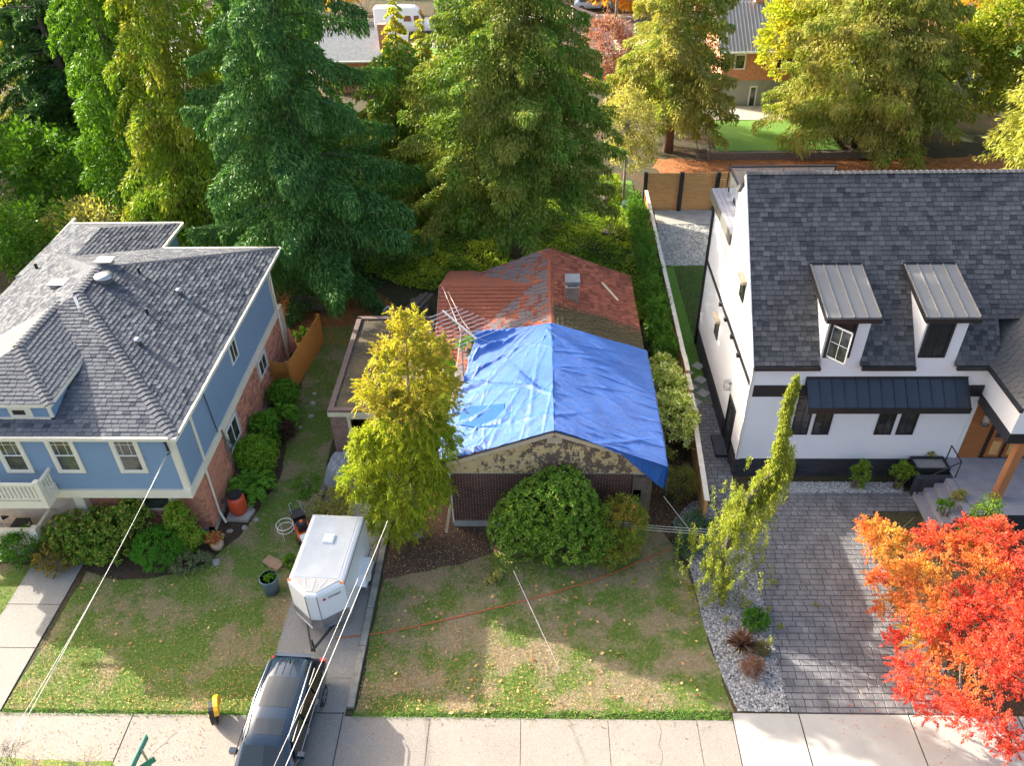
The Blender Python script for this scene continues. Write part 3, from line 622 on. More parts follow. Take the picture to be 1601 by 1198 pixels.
pieces('siding_shingle', L, M['peel'], gab)
obj('gable_vent', MB().box((RX-.28, OY-.1, 4.62), (RX+.3, OY-.04, 4.92)), M['pale_wood'], oh)
for s_ in (-1, 1):
    xe = EXL if s_ < 0 else EXR
    obj('barge_board', MB().bar((RX+s_*.0, YF-.02, RZ-.12), (xe, YF-.02, zr(xe)-.12), .05, .17), M['pale_wood'], oh)
roofL = obj('roof', MB().slab([(EXL, YB, zr(EXL)), (EXL, YF, zr(EXL)), (RX, YF, RZ), (RX, YB+.2, RZ)], .1), M['red_roof_worn'], oh)
roofR = obj('roof', MB().slab([(EXR, YF, zr(EXR)), (EXR, YB, zr(EXR)), (RX, YB+.2, RZ), (RX, YF, RZ)], .1), M['red_roof_mossy'], oh)
pieces('shingle', shingles([(EXL, YB, zr(EXL)), (EXL, YF, zr(EXL)), (RX, YF, RZ), (RX, YB+.2, RZ)], .23, .36, .028, stag=False, gap=.04), M['red_roof_worn'], roofL)
pieces('shingle', shingles([(EXR, YF, zr(EXR)), (EXR, YB, zr(EXR)), (RX, YB+.2, RZ), (RX, YF, RZ)], .23, .36, .03, stag=False, gap=.035), M['red_roof_mossy'], roofR)
pieces('ridge_cap', caps((RX, YF+6.5, RZ), (RX, YB+.2, RZ), .3, .2, .03), M['red_roof'], roofR)
# left wing of that roof
WX, WR, WE = -4.7, 34.1, 29.9; wz = 5.06; wze = wz-(WR-WE)*PIT
wing = obj('wing_roof', MB().slab([(WX, WE, wze), (EXL+.3, WE, wze), (-.1, WR, wz), (WX, WR, wz)], .1).slab([(EXL+.3, 2*WR-WE, wze), (WX, 2*WR-WE, wze), (WX, WR, wz), (-.1, WR, wz)], .1), M['red_roof'], oh)
pieces('shingle', shingles([(WX, WE, wze), (EXL+.3, WE, wze), (-.1, WR, wz), (WX, WR, wz)], .23, .36, .028, stag=False, gap=.04), M['red_roof'], wing)
pieces('ridge_cap', caps((-.3, WR, wz), (WX, WR, wz), .3, .2, .03), M['red_roof'], wing)
obj('wing_wall', MB().box((WX+.2, WE+.3, 0), (OX0+.1, 2*WR-WE-.3, 3.6)), M['brick_brown'], oh)
obj('fascia', MB().box((WX-.03, WE, wze-.16), (WX+.0, 2*WR-WE, wze-.02)).bar((WX-.01, WE, wze-.06), (WX-.01, WR, wz-.06), .04, .14), M['brown_plank'], oh)
ch = obj('chimney', MB().box((1.35, 32.7, 4.6), (1.95, 33.35, 5.75)), M['mortar_brown'], oh)
pieces('brick', bricks((1.35, 32.7, 4.6), (1, 0, 0), .6, 1.15, (0, -1, 0), bl=.2)+bricks((1.35, 33.35, 4.6), (0, -1, 0), .65, 1.15, (-1, 0, 0), bl=.2), mat('chimney_brick', (.22, .15, .12), .9, (.16, .12, .10), 4, .3, island=.3), ch, limit=70)
obj('chimney_cap', MB().box((1.4, 32.75, 5.75), (1.9, 33.3, 5.88)), M['black_plastic'], ch); obj('chimney_cap', MB().box((1.32, 32.6, 5.88), (2.0, 33.4, 6.06)), M['galv'], ch)
pa, pb = PX(938, 455, 3.2), None
a = np.array((3.25, 35.3, zr(3.25)+.07)); b_ = np.array((3.95, 34.05, zr(3.95)+.07))
tag_board = obj('loose_board', MB().bar(a, b_, .1, .05), M['pale_wood'], label='pale loose board lying on the red roof right of the chimney', cat='board')
obj('electrical_box', MB().box((OX1-.5, OY-.12, 1.6), (OX1-.2, OY-.03, 2.2)), M['old_wood'], oh)
obj('entry_wall', MB().box((OX1-.55, OY-.12, 0), (OX1+.2, OY-.01, 2.9)), M['old_wood'], oh)
# ---- the blue tarp
def tarpmat():
    b = NB('blue_tarp'); f = b.noise(3, 5); b.col(b.mix(b.ramp(f, [(.35, 0.), (.65, 1.)]), (.001, .10, .47), (.002, .135, .56)))
    b.p.inputs['Roughness'].default_value = .42; b.p.inputs['Specular IOR Level'].default_value = .6; b.p.inputs['Coat Weight'].default_value = .3; b.p.inputs['Coat Roughness'].default_value = .5; b.p.inputs['Coat IOR'].default_value = 1.75
    n1 = b.noise(5, 6, rough=.75, dist=2.2); n2 = b.noise(26, 5, rough=.75, dist=1.); h = b.math('ADD', n1, b.math('MULTIPLY', n2, .4)); b.bump(h, .9, .09)
    return b.m
M['tarp'] = tarpmat()
def tarp_side(top, low, nu, nv, wr, seed):
    """ruled sheet between two polylines with creases; returns grid points"""
    r_ = np.random.default_rng(seed)
    def samp(pl, t_):
        pl = np.array(pl, float); d = np.r_[0, np.cumsum(np.linalg.norm(np.diff(pl, axis=0), axis=1))]; d /= d[-1]
        return np.stack([np.interp(t_, d, pl[:, k]) for k in range(3)], 1)
    tu = np.linspace(0, 1, nu); A, B = samp(top, tu), samp(low, tu); G = np.zeros((nu, nv, 3))
    for j in range(nv): w_ = j/(nv-1); G[:, j] = A*(1-w_)+B*w_
    s_ = np.linalg.norm(B-A, axis=1).mean(); U, V = np.meshgrid(tu*7, np.linspace(0, 1, nv)*s_, indexing='ij'); H = np.zeros_like(U)
    for k in range(90):
        ang = r_.normal(wr[2], wr[3]); fr_ = r_.uniform(.8, 4.5); ph = r_.uniform(0, 6.28); cu, cv = r_.uniform(0, 7), r_.uniform(0, s_); 
        c_ = (U*math.sin(ang)+V*math.cos(ang)); d_ = (U-cu)*math.cos(ang)-(V-cv)*math.sin(ang)
        wd = r_.uniform(.4, 1.6); x_ = c_-(cu*math.sin(ang)+cv*math.cos(ang))
        H += r_.uniform(.3, 1)*wr[0]*np.exp(-(x_/ (.03+.06*r_.random()))**2)*np.exp(-(d_/wd)**2)
    H += wr[1]*.3*np.sin(U*2+V)*np.sin(V*3)
    return G, H
def tarp_mesh(G, H, nrm):
    nu, nv = H.shape; Q = G+H[..., None]*np.array(nrm); V = Q.reshape(-1, 3)
    i = np.arange(nu-1)[:, None]*nv+np.arange(nv-1)[None]; i = i.ravel(); return V, np.stack([i, i+1, i+nv+1, i+nv], 1)
TZ = .1; tp = lambda x, y, e=0: (x, y, zr(x)+TZ+e)
topL = [tp(RX, YF-.08), tp(RX, 25.), tp(RX, 27.5), tp(RX, 30.1)]
lowR = [(5.0, YF-.3, 2.2), (5.1, 23.7, 2.75), (5.14, 25, 3.0), (5.12, 26.5, 3.15), (5.1, 28.4, 3.25), (5.08, 30.3, 3.35)]
G, H = tarp_side(topL, lowR, 190, 150, (.035, .04, 1.45, .25), 3)
# the sheet lies on the slope, bends over the eave and hangs down its side
wv = np.linspace(0, 1, G.shape[1]); A_t, B_t = G[:, 0].copy(), G[:, -1].copy()
for j, w_ in enumerate(wv):
    if w_ < .88:
        k_ = w_/.88; G[:, j, 0] = A_t[:, 0]+(EXR+.1-A_t[:, 0])*k_; G[:, j, 1] = A_t[:, 1]*(1-k_)+B_t[:, 1]*k_; G[:, j, 2] = RZ-(G[:, j, 0]-RX)*PIT+TZ
    else:
        k_ = (w_-.88)/.12; G[:, j, 0] = EXR+.1+(B_t[:, 0]-EXR-.1)*k_**.5; G[:, j, 1] = B_t[:, 1]; z_ = RZ-(EXR+.1-RX)*PIT+TZ; G[:, j, 2] = z_+(B_t[:, 2]-z_)*k_
V1, F1 = tarp_mesh(G, H, (.35, 0, .93))
lowL = [(-3.72, YF-.1, zr(-3.72)-.1), (-3.85, 23.8, 3.55), (-3.72, 24.8, 3.62), (-3.4, 26.4, 3.9), (-3.1, 27.6, 4.15), (-2.95, 28.7, 4.5), (-2.62, 29.6, 5.2), (-2.2, 30.0, 4.75), (-1.9, 29.6, 4.5)]
topL2 = [tp(RX, YF-.08), tp(RX, 24.3), tp(RX, 25.8), tp(RX, 27.2), tp(RX, 28.6), tp(RX, 29.5), tp(RX, 30.1), tp(RX-.3, 30.1), tp(RX-.6, 30.05)]
def samp9(pl): return pl
G2 = None
tu = np.linspace(0, 1, 220)
def polys(pl, t_):
    pl = np.array(pl, float); d = np.linspace(0, 1, len(pl)); return np.stack([np.interp(t_, d, pl[:, k]) for k in range(3)], 1)
A2, B2 = polys(topL2, tu), polys(lowL, tu); G2, H2 = tarp_side([tuple(a_) for a_ in A2], [tuple(a_) for a_ in B2], 220, 160, (.05, .05, .9, .6), 11)
for j in range(160): w_ = j/159; G2[:, j] = A2*(1-w_)+B2*w_
on2 = RZ-(RX-G2[..., 0])*PIT+TZ; G2[..., 2] = np.maximum(G2[..., 2], np.where(G2[..., 0] > EXL-.05, on2, -9))
w2 = np.linspace(0, 1, 160)[None]; u2 = tu[:, None]
H2 += np.clip((w2-.45)/.55, 0, 1)*.09*(np.sin(u2*60+w2*8)+.6*np.sin(u2*101-w2*5))+np.exp(-((u2-.78)/.16)**2)*np.clip(w2-.35, 0, 1)*.22*np.sin(u2*85+w2*2)
V2, F2 = tarp_mesh(G2, np.maximum(H2, .0), (-.35, 0, .93))

# flap hanging over the right half of the gable, and the folded double layer on the left slope
bot = [tuple(PY(x_, y_, YF-.2)) for x_, y_ in ((868, 671), (900, 681), (935, 695), (972, 711), (1003, 737), (1036, 765))]
top3 = [(RX+(5.0-RX)*f, YF-.1, RZ-(5.0-RX)*f*PIT+TZ+.01) for f in np.linspace(0, 1, 6)]
G3, H3 = tarp_side(top3, bot, 90, 26, (.02, .02, 1.2, .4), 21); H3 += .02*np.sin(np.linspace(0, 1, 90)*70)[:, None]*np.linspace(0, 1, 26)[None]
V3, F3 = tarp_mesh(G3, H3, (0, -1, 0)); off_ = len(V1)+len(V2)
tarp = quick('blue_tarp', np.concatenate([V1, V2, V3]), np.concatenate([F1, F2+len(V1), F3+off_]), M['tarp'], smooth=True)
sol = tarp.modifiers.new('thick', 'SOLIDIFY'); sol.thickness = .008
setp(tarp, 'crumpled bright blue tarp draped over the front half of the red roof', 'tarp')
pl4 = []
for x_, y_ in ((722, 636), (760, 634), (789, 631), (788, 643), (799, 644), (797, 653), (776, 667), (745, 668), (716, 664)):
    d_ = ray(x_, y_); n4 = np.array((-PIT, 0, 1.)); q0_ = np.array((RX, 0, RZ+.16)); t_ = ((q0_-EYE)@n4)/(d_@n4); pl4.append(tuple(EYE+d_*t_))
fold = obj('tarp_fold', MB().slab(pl4, .02), mat('deep_blue_tarp', (.003, .07, .36), .7, (.003, .085, .42), 3, .9, spec=.25), tarp)
# ---- rooftop television antenna on its mast
mb = np.array((-3.15, 27.7, 0)); mt = np.array((-3.1, 27.7, 6.75))
an = thing('television_antenna', 'long white multi-element television antenna on a thin mast beside the tarp', 'antenna', mb)
obj('mast', MB().tube([mb, mt], .028, 6), mat('rusty_pipe', (.30, .17, .12), .7, (.38, .3, .26), 3), an)
aN, aF = P(745, 531, 6.7), P(692, 486, 6.7); dB = (aF-aN)/np.linalg.norm(aF-aN); sB = np.cross(dB, (0, 0, 1)); LB = np.linalg.norm(aF-aN)
obj('boom', MB().bar(aN, aF, .07, .07), M['galv'], an)
for i in range(10):
    c_ = aN+dB*LB*(i+.15)/9.6; w_ = 1.45-.085*i; obj('element', MB().tube([c_-sB*w_, c_+sB*w_+(0, 0, .02)], .014, 4), M['white_paint'], an)
for q_ in ((-4.55, 33.9, 5.1), (-1.85, 29.7, 4.6), (-3.5, 25.5, 4.0)):
    obj('guy_wire', MB().tube([mt-(0, 0, .15), q_], .008, 4), M['white_cable'], an)
# satellite-like white box on a post near the yellow conifer
p = P(703, 576, 3.2); t = thing('vent_hood', 'small white square hood standing between yellow tree and tarp', 'vent', (p[0], p[1], 0))
obj('pipe', MB().tube([(p[0], p[1], 0), (p[0], p[1], 3.1)], .08, 8), M['galv'], t); obj('hood', MB().box(p-(.33, .22, .1), p+(.33, .22, .06)).box(p+(-.25, -.16, .06), p+(.25, .16, .1)), M['white_paint'], t)

# ================================================================ carport / flat garage
CX0, CX1, CY0, CY1, CZ = -9.2, -5.2, 27.45, 35.0, 2.6
cp = thing('flat_garage', 'old flat-roofed brick garage with mossy tar roof and brown plank edging', 'garage', (-7.2, 31, 0))
obj('roof', MB().box((CX0+.02, CY0+.02, CZ-.2), (CX1, CY1, CZ-.04)), mat('mossy_tar_roof', (.16, .12, .06), .95, (.06, .05, .038), .9, .5, fine=.4), cp)
for a_, b_ in (((CX0+.12, CY0, CZ), (CX0+.12, 31.0, CZ)), ((CX0+.12, 31.02, CZ), (CX0+.12, CY1, CZ)), ((CX0, CY0+.1, CZ+.002), (CX0+2.0, CY0+.1, CZ+.002)), ((CX0+2.02, CY0+.1, CZ+.002), (CX1, CY0+.1, CZ+.002)), ((CX1-.1, CY0, CZ), (CX1-.1, CY1, CZ)), ((CX0, CY1, CZ), (CX1, CY1, CZ))):
    obj('edging_plank', MB().bar(a_, b_, .24, .1), M['brown_plank'], cp)
obj('fascia', MB().box((CX0-.02, CY0-.03, CZ-.3), (CX1, CY0+.02, CZ-.06)).box((CX0+.75, CY0+.05, CZ-.5), (CX1, CY0+.12, CZ-.31)), M['cream'], cp)
pier = obj('wall', MB().box((CX0+.05, CY0+.06, 0), (CX0+.78, CY0+.3, CZ-.3)).box((CX0+.05, CY0+.3, 0), (CX0+.3, CY1, CZ-.21)).box((CX0+.3, CY1-.3, 0), (CX1, CY1, CZ-.21)).box((CX1-.3, CY0+.3, 0), (CX1-.02, CY1-.3, CZ-.21)), M['mortar_red'], cp)
pieces('brick', bricks((CX0+.05, CY0+.06, 0), (1, 0, 0), .73, CZ-.3, (0, -1, 0), bl=.2)+bricks((CX0+.05, CY1, 0), (0, -1, 0), CY1-CY0-.06, CZ-.3, (-1, 0, 0)), mat('faded_pink_brick', (.36, .22, .2), .9, (.27, .17, .155), 4, .3, island=.25), pier, limit=120)
obj('door_post', MB().box((CX0+.8, CY0+.0, 0), (CX0+.93, CY0+.12, CZ-.3)), M['cream'], cp)
obj('garage_shelf', MB().box((CX0+1.2, CY0+2.5, 0), (CX1-.5, CY0+2.9, 1.4)), M['black_plastic'], cp)
# ================================================================ the white house on the right
HX, HY, HB, HR = 8.6, 26.16, 36.5, 26.0
REZ, RRZ, RRY, REY = 6.15, 11.75, 31.5, 25.9      # eave height, ridge height, ridge y, eave y
wh = thing('white_house', 'large new white farmhouse with charcoal shingle roof, metal-topped dormers and black windows', 'house', (15, 31, 0))
base = obj('base_wall', MB().box((HX, HY, 0), (17.9, HB, 1.02)), M['mortar_black'], wh)
pieces('brick', bricks((HX, HY, 0), (1, 0, 0), 9.2, 1.02, (0, -1, 0))+bricks((HX, HB, 0), (0, -1, 0), HB-HY, 1.02, (-1, 0, 0), holes=[(7.55, 9.1, 0, 1.1)]), M['brick_black'], base)
xr_top = 17.85
lw = obj('wall', MB().box((HX, HY, 1.02), (xr_top, HB, 4.95)), M['white_siding'], wh)
# entrance wall
uw = obj('upper_wall', MB().box((HX+.002, HY+.0, 5.0), (HR, HY+1.2, 6.1)).add([(HX, HY, 5.0), (HX, HB, 5.0), (HX, HB, 7.86), (HX, 32.62, 7.86), (HX, 32.62, RRZ-1.3), (HX, RRY, RRZ-.15), (HX, HY, 6.25)], [(0,1,2,3,4,5,6)]).add([(9.95, 32.6, 8.3), (9.95, 36.4, 8.3), (9.95, 36.4, 6.9), (9.95, 36.4, 6.8), (9.95, RRY, RRZ-.2), (9.95, 32.6, RRZ-1.3)], [(0, 1, 4, 5)]).add([(HX, 32.6, 8.3), (9.96, 32.6, 8.3), (9.96, 32.6, RRZ-1.3), (HX, 32.6, RRZ-1.3)], [(0, 1, 2, 3)]).box((HX+.01, HY+1.2, 5.0), (HR, HB, 6.0)), M['white_siding'], wh)
lap('siding_board', (HX, HY, 0), (1, 0, 0), xr_top-HX, 1.04, 4.42, (0, -1, 0), M['white_siding'], lw, ex=.2, proud=.012)
lap('siding_board', (HX, HY, 0), (1, 0, 0), 9.2, 5.03, 6.05, (0, -1, 0), M['white_siding'], uw, ex=.2, proud=.014)
obj('trim_band', MB().box((HX+.12, HY-.05, 4.45), (17.9, HY+.1, 5.0)).box((HX-.05, HY+.1, 4.9), (HX+.1, HB+.02, 5.08)), M['black_trim'], wh)
for y in (28.2, 29.6, 31.0, 32.3): obj('joist_end', MB().box((HX-.16, y, 4.9), (HX-.05, y+.16, 5.06)), M['black_trim'], wh)
obj('corner_board', MB().box((HX-.025, HY-.03, 1.0), (HX+.12, HY-.001, 6.1)).box((HX-.027, HY-.03, 1.0), (HX-.0, HY+.12, 6.1)), M['white_paint'], wh)
obj('downspout', MB().tube([(HX-.07, HB-.02, 7.9), (HX-.07, HB-.02, 0)], .07, 6).tube([(HX+.12, HY-.12, 6.0), (HX+.1, HY-.02, 5.9)], .05, 6), M['black_trim'], wh)
obj('corner_trim', MB().box((17.72, HY-.04, 1.0), (17.88, HY-.015, 4.46)), M['white_paint'], wh)
# front roof, interrupted at the dormers
def zf_(y): return REZ+(y-REY)*(RRZ-REZ)/(RRY-REY)
D1 = (PY(1283, 563, HY)[0], PY(1347, 563, HY)[0]); D2 = (PY(1433, 563, HY)[0], PY(1495, 563, HY)[0])
D1 = (11.06, 12.65); D2 = (14.72, 16.3)
ry = HY+1.05
segs = [(HX-.12, D1[0]), (D1[1], D2[0]), (D2[1], 18.0)]
rf = obj('roof', MB().slab([(HX-.12, ry, zf_(ry)), (HR, ry, zf_(ry)), (HR, RRY, RRZ), (HX-.12, RRY, RRZ)], .2), M['shingle_dark'], wh)
sh = shingles([(HX-.12, ry, zf_(ry)), (HR, ry, zf_(ry)), (HR, RRY, RRZ), (HX-.12, RRY, RRZ)], .2, .29, .024)
for a, b in segs:
    obj('roof', MB().slab([(a, REY, REZ), (b, REY, REZ), (b, ry, zf_(ry)), (a, ry, zf_(ry))], .2), M['shingle_dark'], wh)
    sh += shingles([(a, REY, REZ), (b, REY, REZ), (b, ry+.0, zf_(ry)), (a, ry+.0, zf_(ry))], .2, .29, .024)
    obj('gutter', MB().box((a, REY-.13, REZ-.17), (b, REY+.0, REZ-.02)), M['black_trim'], wh)
pieces('shingle', sh, M['shingle_dark'], rf)
obj('back_roof', MB().slab([(9.9, RRY, RRZ), (HR, RRY, RRZ), (HR, 37.2, REZ), (9.9, 37.2, REZ)], .2).slab([(HX-.12, RRY, RRZ), (9.9, RRY, RRZ), (9.9, 32.6, RRZ-1.12), (HX-.12, 32.6, RRZ-1.12)], .2), M['shingle_dark'], wh)
pieces('ridge_cap', caps((HX-.12, RRY, RRZ), (HR, RRY, RRZ), .32, .24, .035), M['shingle_dark'], rf)
obj('barge_board', MB().bar((HX-.14, REY, REZ-.1), (HX-.14, RRY, RRZ-.1), .04, .22), M['white_paint'], wh)
# dormers
for k, (a, b) in enumerate((D1, D2)):
    zt = zf_(ry)+1.0; yb = 28.75; zb = zf_(yb)+.03; yf = HY-.28; zfz = 8.38
    dm = obj('dormer_wall', MB().box((a, HY-.02, 5.9), (b, HY+.6, zfz-.02)).add([(a, HY+.6, 6.2), (a, HY+.6, zfz), (a, yb, zb-.12), (b, HY+.6, 6.2), (b, HY+.6, zfz), (b, yb, zb-.12)], [(0,1,2), (3,5,4), (0,3,4,1)]), M['white_siding'], wh)
    rr = obj('dormer_roof', MB().slab([(a-.22, yf, zfz), (b+.2, yf, zfz), (b+.2, yb, zb+.02), (a-.22, yb, zb+.02)], .1), M['metal_grey'], wh)
    for i in range(5):
        x = a-.22+(b-a+.42)*i/4; x = min(max(x, a-.2), b+.18); obj('seam', MB().bar((x, yf, zfz+.025), (x, yb, zb+.045), .03, .05), M['metal_grey'], rr)
    obj('fascia', MB().box((a-.24, yf-.1, zfz-.2), (b+.22, yf, zfz-.01)).bar((a-.24, yf, zfz-.1), (a-.24, yb, zb-.08), .04, .18).bar((b+.22, yf, zfz-.1), (b+.22, yb, zb-.08), .04, .18).box((a-.24, yb-.02, zb), (b+.22, yb+.06, zb+.08)), M['black_trim'], rr)
    w = (a+b)/2-.22
    if k == 1: window(wh, (0, HY-.02, 0), (1, 0, 0), (0, -1, 0), w-.5, w+.52, 6.4, 8.05, M['black_trim'], M['glass'], trim=.1, cols=2, rows=2, hung=False, depth=.07)
    else:
        wf = obj('window', MB().box((w-.5, HY-.09, 6.4), (w-.4, HY, 8.05)).box((w+.42, HY-.09, 6.4), (w+.52, HY, 8.05)).box((w-.4, HY-.087, 6.4), (w+.42, HY, 6.48)).box((w-.4, HY-.087, 7.95), (w+.42, HY, 8.05)), M['black_trim'], wh)
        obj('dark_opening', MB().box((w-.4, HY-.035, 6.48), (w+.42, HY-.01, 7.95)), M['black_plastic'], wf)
        h0 = np.array((w-.38, HY-.06, 0)); dh = np.array((.55, -.62, 0)); dh = dh/np.linalg.norm(dh)*.78; n_ = np.array((-dh[1], dh[0], 0))/.78
        sg = obj('open_sash', MB().bar(h0+(0, 0, 6.5), h0+dh+(0, 0, 6.5), .04, .06).bar(h0+(0, 0, 7.9), h0+dh+(0, 0, 7.9), .04, .06).bar(h0+(0, 0, 6.5), h0+(0, 0, 7.9), .05, .04, n_).bar(h0+dh+(0, 0, 6.5), h0+dh+(0, 0, 7.9), .05, .04, n_).bar(h0+dh*.5+(0, 0, 6.5), h0+dh*.5+(0, 0, 7.9), .02, .02, n_).bar(h0+(0, 0, 7.2), h0+dh+(0, 0, 7.2), .02, .02), M['white_paint'], wf)
        obj('pane', MB().bar(h0+(0, 0, 7.2), h0+dh+(0, 0, 7.2), .008, 1.38), M['glass_blue'], sg)
# metal canopy over the ground floor windows
cL, cR = PY(1250, 583, HY-.02), PY(1491, 582, HY-.02); fL, fR = PY(1246, 632, HY-1.0), PY(1500, 630, HY-1.0)
ct, cb_ = 5.55, fL[2]
cx0, cx1 = 10.72, 17.05; 
can = obj('canopy', MB().slab([(cx0, HY-.95, 4.95-.35), (cx1, HY-.95, 4.95-.35), (cx1, HY-.02, 5.38), (cx0, HY-.02, 5.38)], .08), M['metal_dark'], wh)
for i in range(14):
    x = cx0+.03+(cx1-cx0-.06)*i/13; obj('seam', MB().bar((x, HY-.95, 4.625), (x, HY-.03, 5.405), .03, .05), M['metal_dark'], can)
obj('fascia', MB().box((cx0-.02, HY-.99, 4.32), (cx1+.02, HY-.95, 4.6)).add([(cx0, HY-.95, 4.3), (cx0, HY-.02, 4.9), (cx0, HY-.02, 5.36), (cx0, HY-.95, 4.58), (cx1, HY-.95, 4.3), (cx1, HY-.02, 4.9), (cx1, HY-.02, 5.36), (cx1, HY-.95, 4.58)], [(0,1,2,3), (4,7,6,5)]).box((cx0, HY-.07, 5.36), (cx1, HY-.02, 5.45)), M['black_trim'], can)
for x0, x1 in ((10.62, 11.32), (11.5, 12.2), (14.08, 14.78), (14.98, 15.68)):
    window(wh, (0, HY-.012, 0), (1, 0, 0), (0, -1, 0), x0, x1, 2.42, 4.4, M['black_trim'], M['glass'], trim=.06, cols=2, rows=3, hung=False, depth=.05, mull=.02)
obj('vent_grille', MB().box((11.2, HY-.05, .45), (11.42, HY-.02, .66)), M['black_trim'], wh)
# side wall: windows with timber sills, door, lamp
def side_win(y0_, y1_, z0_, z1_, lab=None):
    w = window(wh, (HX, HB, 0), (0, -1, 0), (-1, 0, 0), HB-y1_, HB-y0_, z0_, z1_, M['black_trim'], M['glass_blue'], trim=.05, cols=1, hung=False, depth=.05)
    obj('window_hood', MB().box((HX-.22, y0_-.08, z1_), (HX-.01, y1_+.08, z1_+.14)), M['pale_wood'], w)
side_win(29.2, 29.9, 7.0, 7.9); side_win(32.3, 33.0, 3.0, 4.0)
dd = obj('side_door', MB().box((HX-.02, 27.5, .25), (HX+.1, 28.5, 2.55)), M['black_trim'], wh)
obj('door_frame', MB().box((HX-.06, 27.4, .1), (HX+.02, 27.5, 2.65)).box((HX-.06, 28.5, .1), (HX+.02, 28.6, 2.65)).box((HX-.058, 27.5, 2.55), (HX+.02, 28.5, 2.65)), M['black_trim'], dd)
obj('pane', MB().box((HX-.035, 27.75, 1.2), (HX-.015, 28.25, 2.4)), M['glass'], dd)
obj('step', MB().box((HX-.55, 27.3, 0), (HX-.02, 28.7, .2)), M['brick_black'], wh)
lm = obj('wall_lantern', MB().box((HX-.3, 28.75, 2.75), (HX-.06, 28.98, 2.79)).box((HX-.3, 28.75, 3.15), (HX-.06, 28.98, 3.19)).box((HX-.3, 28.75, 2.79), (HX-.275, 28.775, 3.15)).box((HX-.085, 28.75, 2.79), (HX-.06, 28.775, 3.15)).box((HX-.3, 28.955, 2.79), (HX-.275, 28.98, 3.15)).box((HX-.1, 28.82, 3.0), (HX-.0, 28.9, 3.1)), M['galv'], wh)
obj('lamp_bulb', MB().lathe((HX-.18, 28.86, 2.85), [(.02, 0), (.05, .08), (.02, .2)], 8), M['white_paint'], lm)
# rear deck
dk = obj('roof_deck', MB().box((HX-.06, 32.7, 7.85), (9.95, 37.7, 8.35)), M['deck_beam'], wh)
db = []
for i in range(9):
    x0 = HX-.03+i*.215; m_ = MB().box((x0, 32.73, 8.352), (x0+.2, 37.67, 8.372)); db.append((m_.v, m_.f))
pieces('deck_board', db, M['decking'], dk)
gx = 9.3
rl = obj('railing', MB().box((gx-.04, 33.0, 9.4), (gx+.05, 37.75, 9.47)).box((gx-.02, 37.68, 9.4), (14.4, 37.77, 9.468)).box((gx-.02, 37.7, 8.37), (gx+.03, 37.75, 9.6)).box((14.35, 37.7, 8.37), (14.4, 37.75, 9.4)), M['black_trim'], dk)
for i, (y, dx) in enumerate(((37.2, 0), (35.95, 0), (35.7, 0), (34.55, 0), (34.3, 0), (33.1, 0))):
    obj('spigot', MB().box((gx-.03, y, 8.37), (gx+.04, y+.06, 8.62)), M['black_trim'], rl)
for y0_, y1_ in ((33.05, 34.4), (34.45, 35.85), (35.9, 37.25)): obj('glass_panel', MB().box((gx, y0_, 8.48), (gx+.012, y1_, 9.4)), M['clear_glass'], rl)
for i in range(4): obj('glass_panel', MB().box((gx+.2+i*1.22, 37.72, 8.48), (gx+1.36+i*1.22, 37.732, 9.4)), M['clear_glass'], rl)
obj('deck_floor', MB().box((9.95, 37.2, 7.85), (14.5, 37.75, 8.35)), M['deck_beam'], dk)
# entrance porch
pf = 1.12
pfl = obj('porch_floor', MB().box((17.3, 22.8, 0), (24, HY-.02, pf-.03)), M['mortar_black'], wh)
pb = []
for i in range(24):
    y_ = 22.8+i*.14; m_ = MB().box((17.3, y_, pf-.03), (24, y_+.128, pf)); pb.append((m_.v, m_.f))
pieces('deck_board', pb, M['decking'], pfl)
for i in range(4): obj('step', MB().box((15.9+i*.36, 22.9+.0*i, 0), (15.9+(i+1)*.36+.02, 24.9, .27+.27*i)), M['decking'] if i % 1 == 0 else M['brick_black'], pfl)
obj('step_wall', MB().box((15.85, 24.9, 0), (17.32, 25.15, 1.05)), M['brick_black'], pfl)
obj('handrail', MB().tube([(15.95, 24.75, .3), (15.95, 24.75, 1.15), (17.35, 24.9, 2.0), (17.35, 24.9, 1.1)], .03, 6).tube([(17.35, 24.9, 2.0), (17.35, 25.9, 2.0), (17.35, 25.9, 1.1)], .03, 6), M['black_trim'], pfl)
ew = obj('entry_wall', MB().box((17.9, HY, 1.02), (24, HY+.3, 5.0)), M['door_wood'], wh)
lap('siding_board', (17.9, HY, 0), (1, 0, 0), .9, pf, 4.5, (0, -1, 0), M['door_wood'], ew, ex=.13, proud=.03)
dw_ = obj('front_door', MB().box((18.85, HY-.06, pf), (21.6, HY+.02, 3.9)), M['black_trim'], wh)
for i, (x0, x1) in enumerate(((18.95, 19.55), (19.7, 21.1))):
    lf = obj('door_leaf', MB().box((x0, HY-.12, pf+.12), (x1, HY-.05, 3.75)), M['door_wood'], dw_)
    n_ = 1 if i == 0 else 3
    for j in range(n_):
        for k in range(2): ww = (x1-x0-.2)/n_; obj('pane', MB().box((x0+.1+j*ww+.03, HY-.14, 2.35+k*.62), (x0+.1+(j+1)*ww-.03, HY-.115, 2.9+k*.62)), M['glass'], lf)
    obj('panel', MB().box((x0+.12, HY-.145, pf+.28), (x1-.12, HY-.118, 2.15)), M['cedar_wood'], lf)
ln = obj('wall_lantern', MB().lathe((18.3, HY-.28, 3.15), [(.12, 0), (.16, .05), (.02, .055)], 10).lathe((18.3, HY-.28, 3.7), [(.16, 0), (.1, .1), (.02, .15)], 10).box((18.27, HY-.28, 3.75), (18.33, HY, 3.8)), M['black_trim'], wh)
obj('lantern_glass', MB().lathe((18.3, HY-.28, 3.2), [(.12, 0), (.14, .25), (.12, .5)], 10), M['clear_glass'], ln)
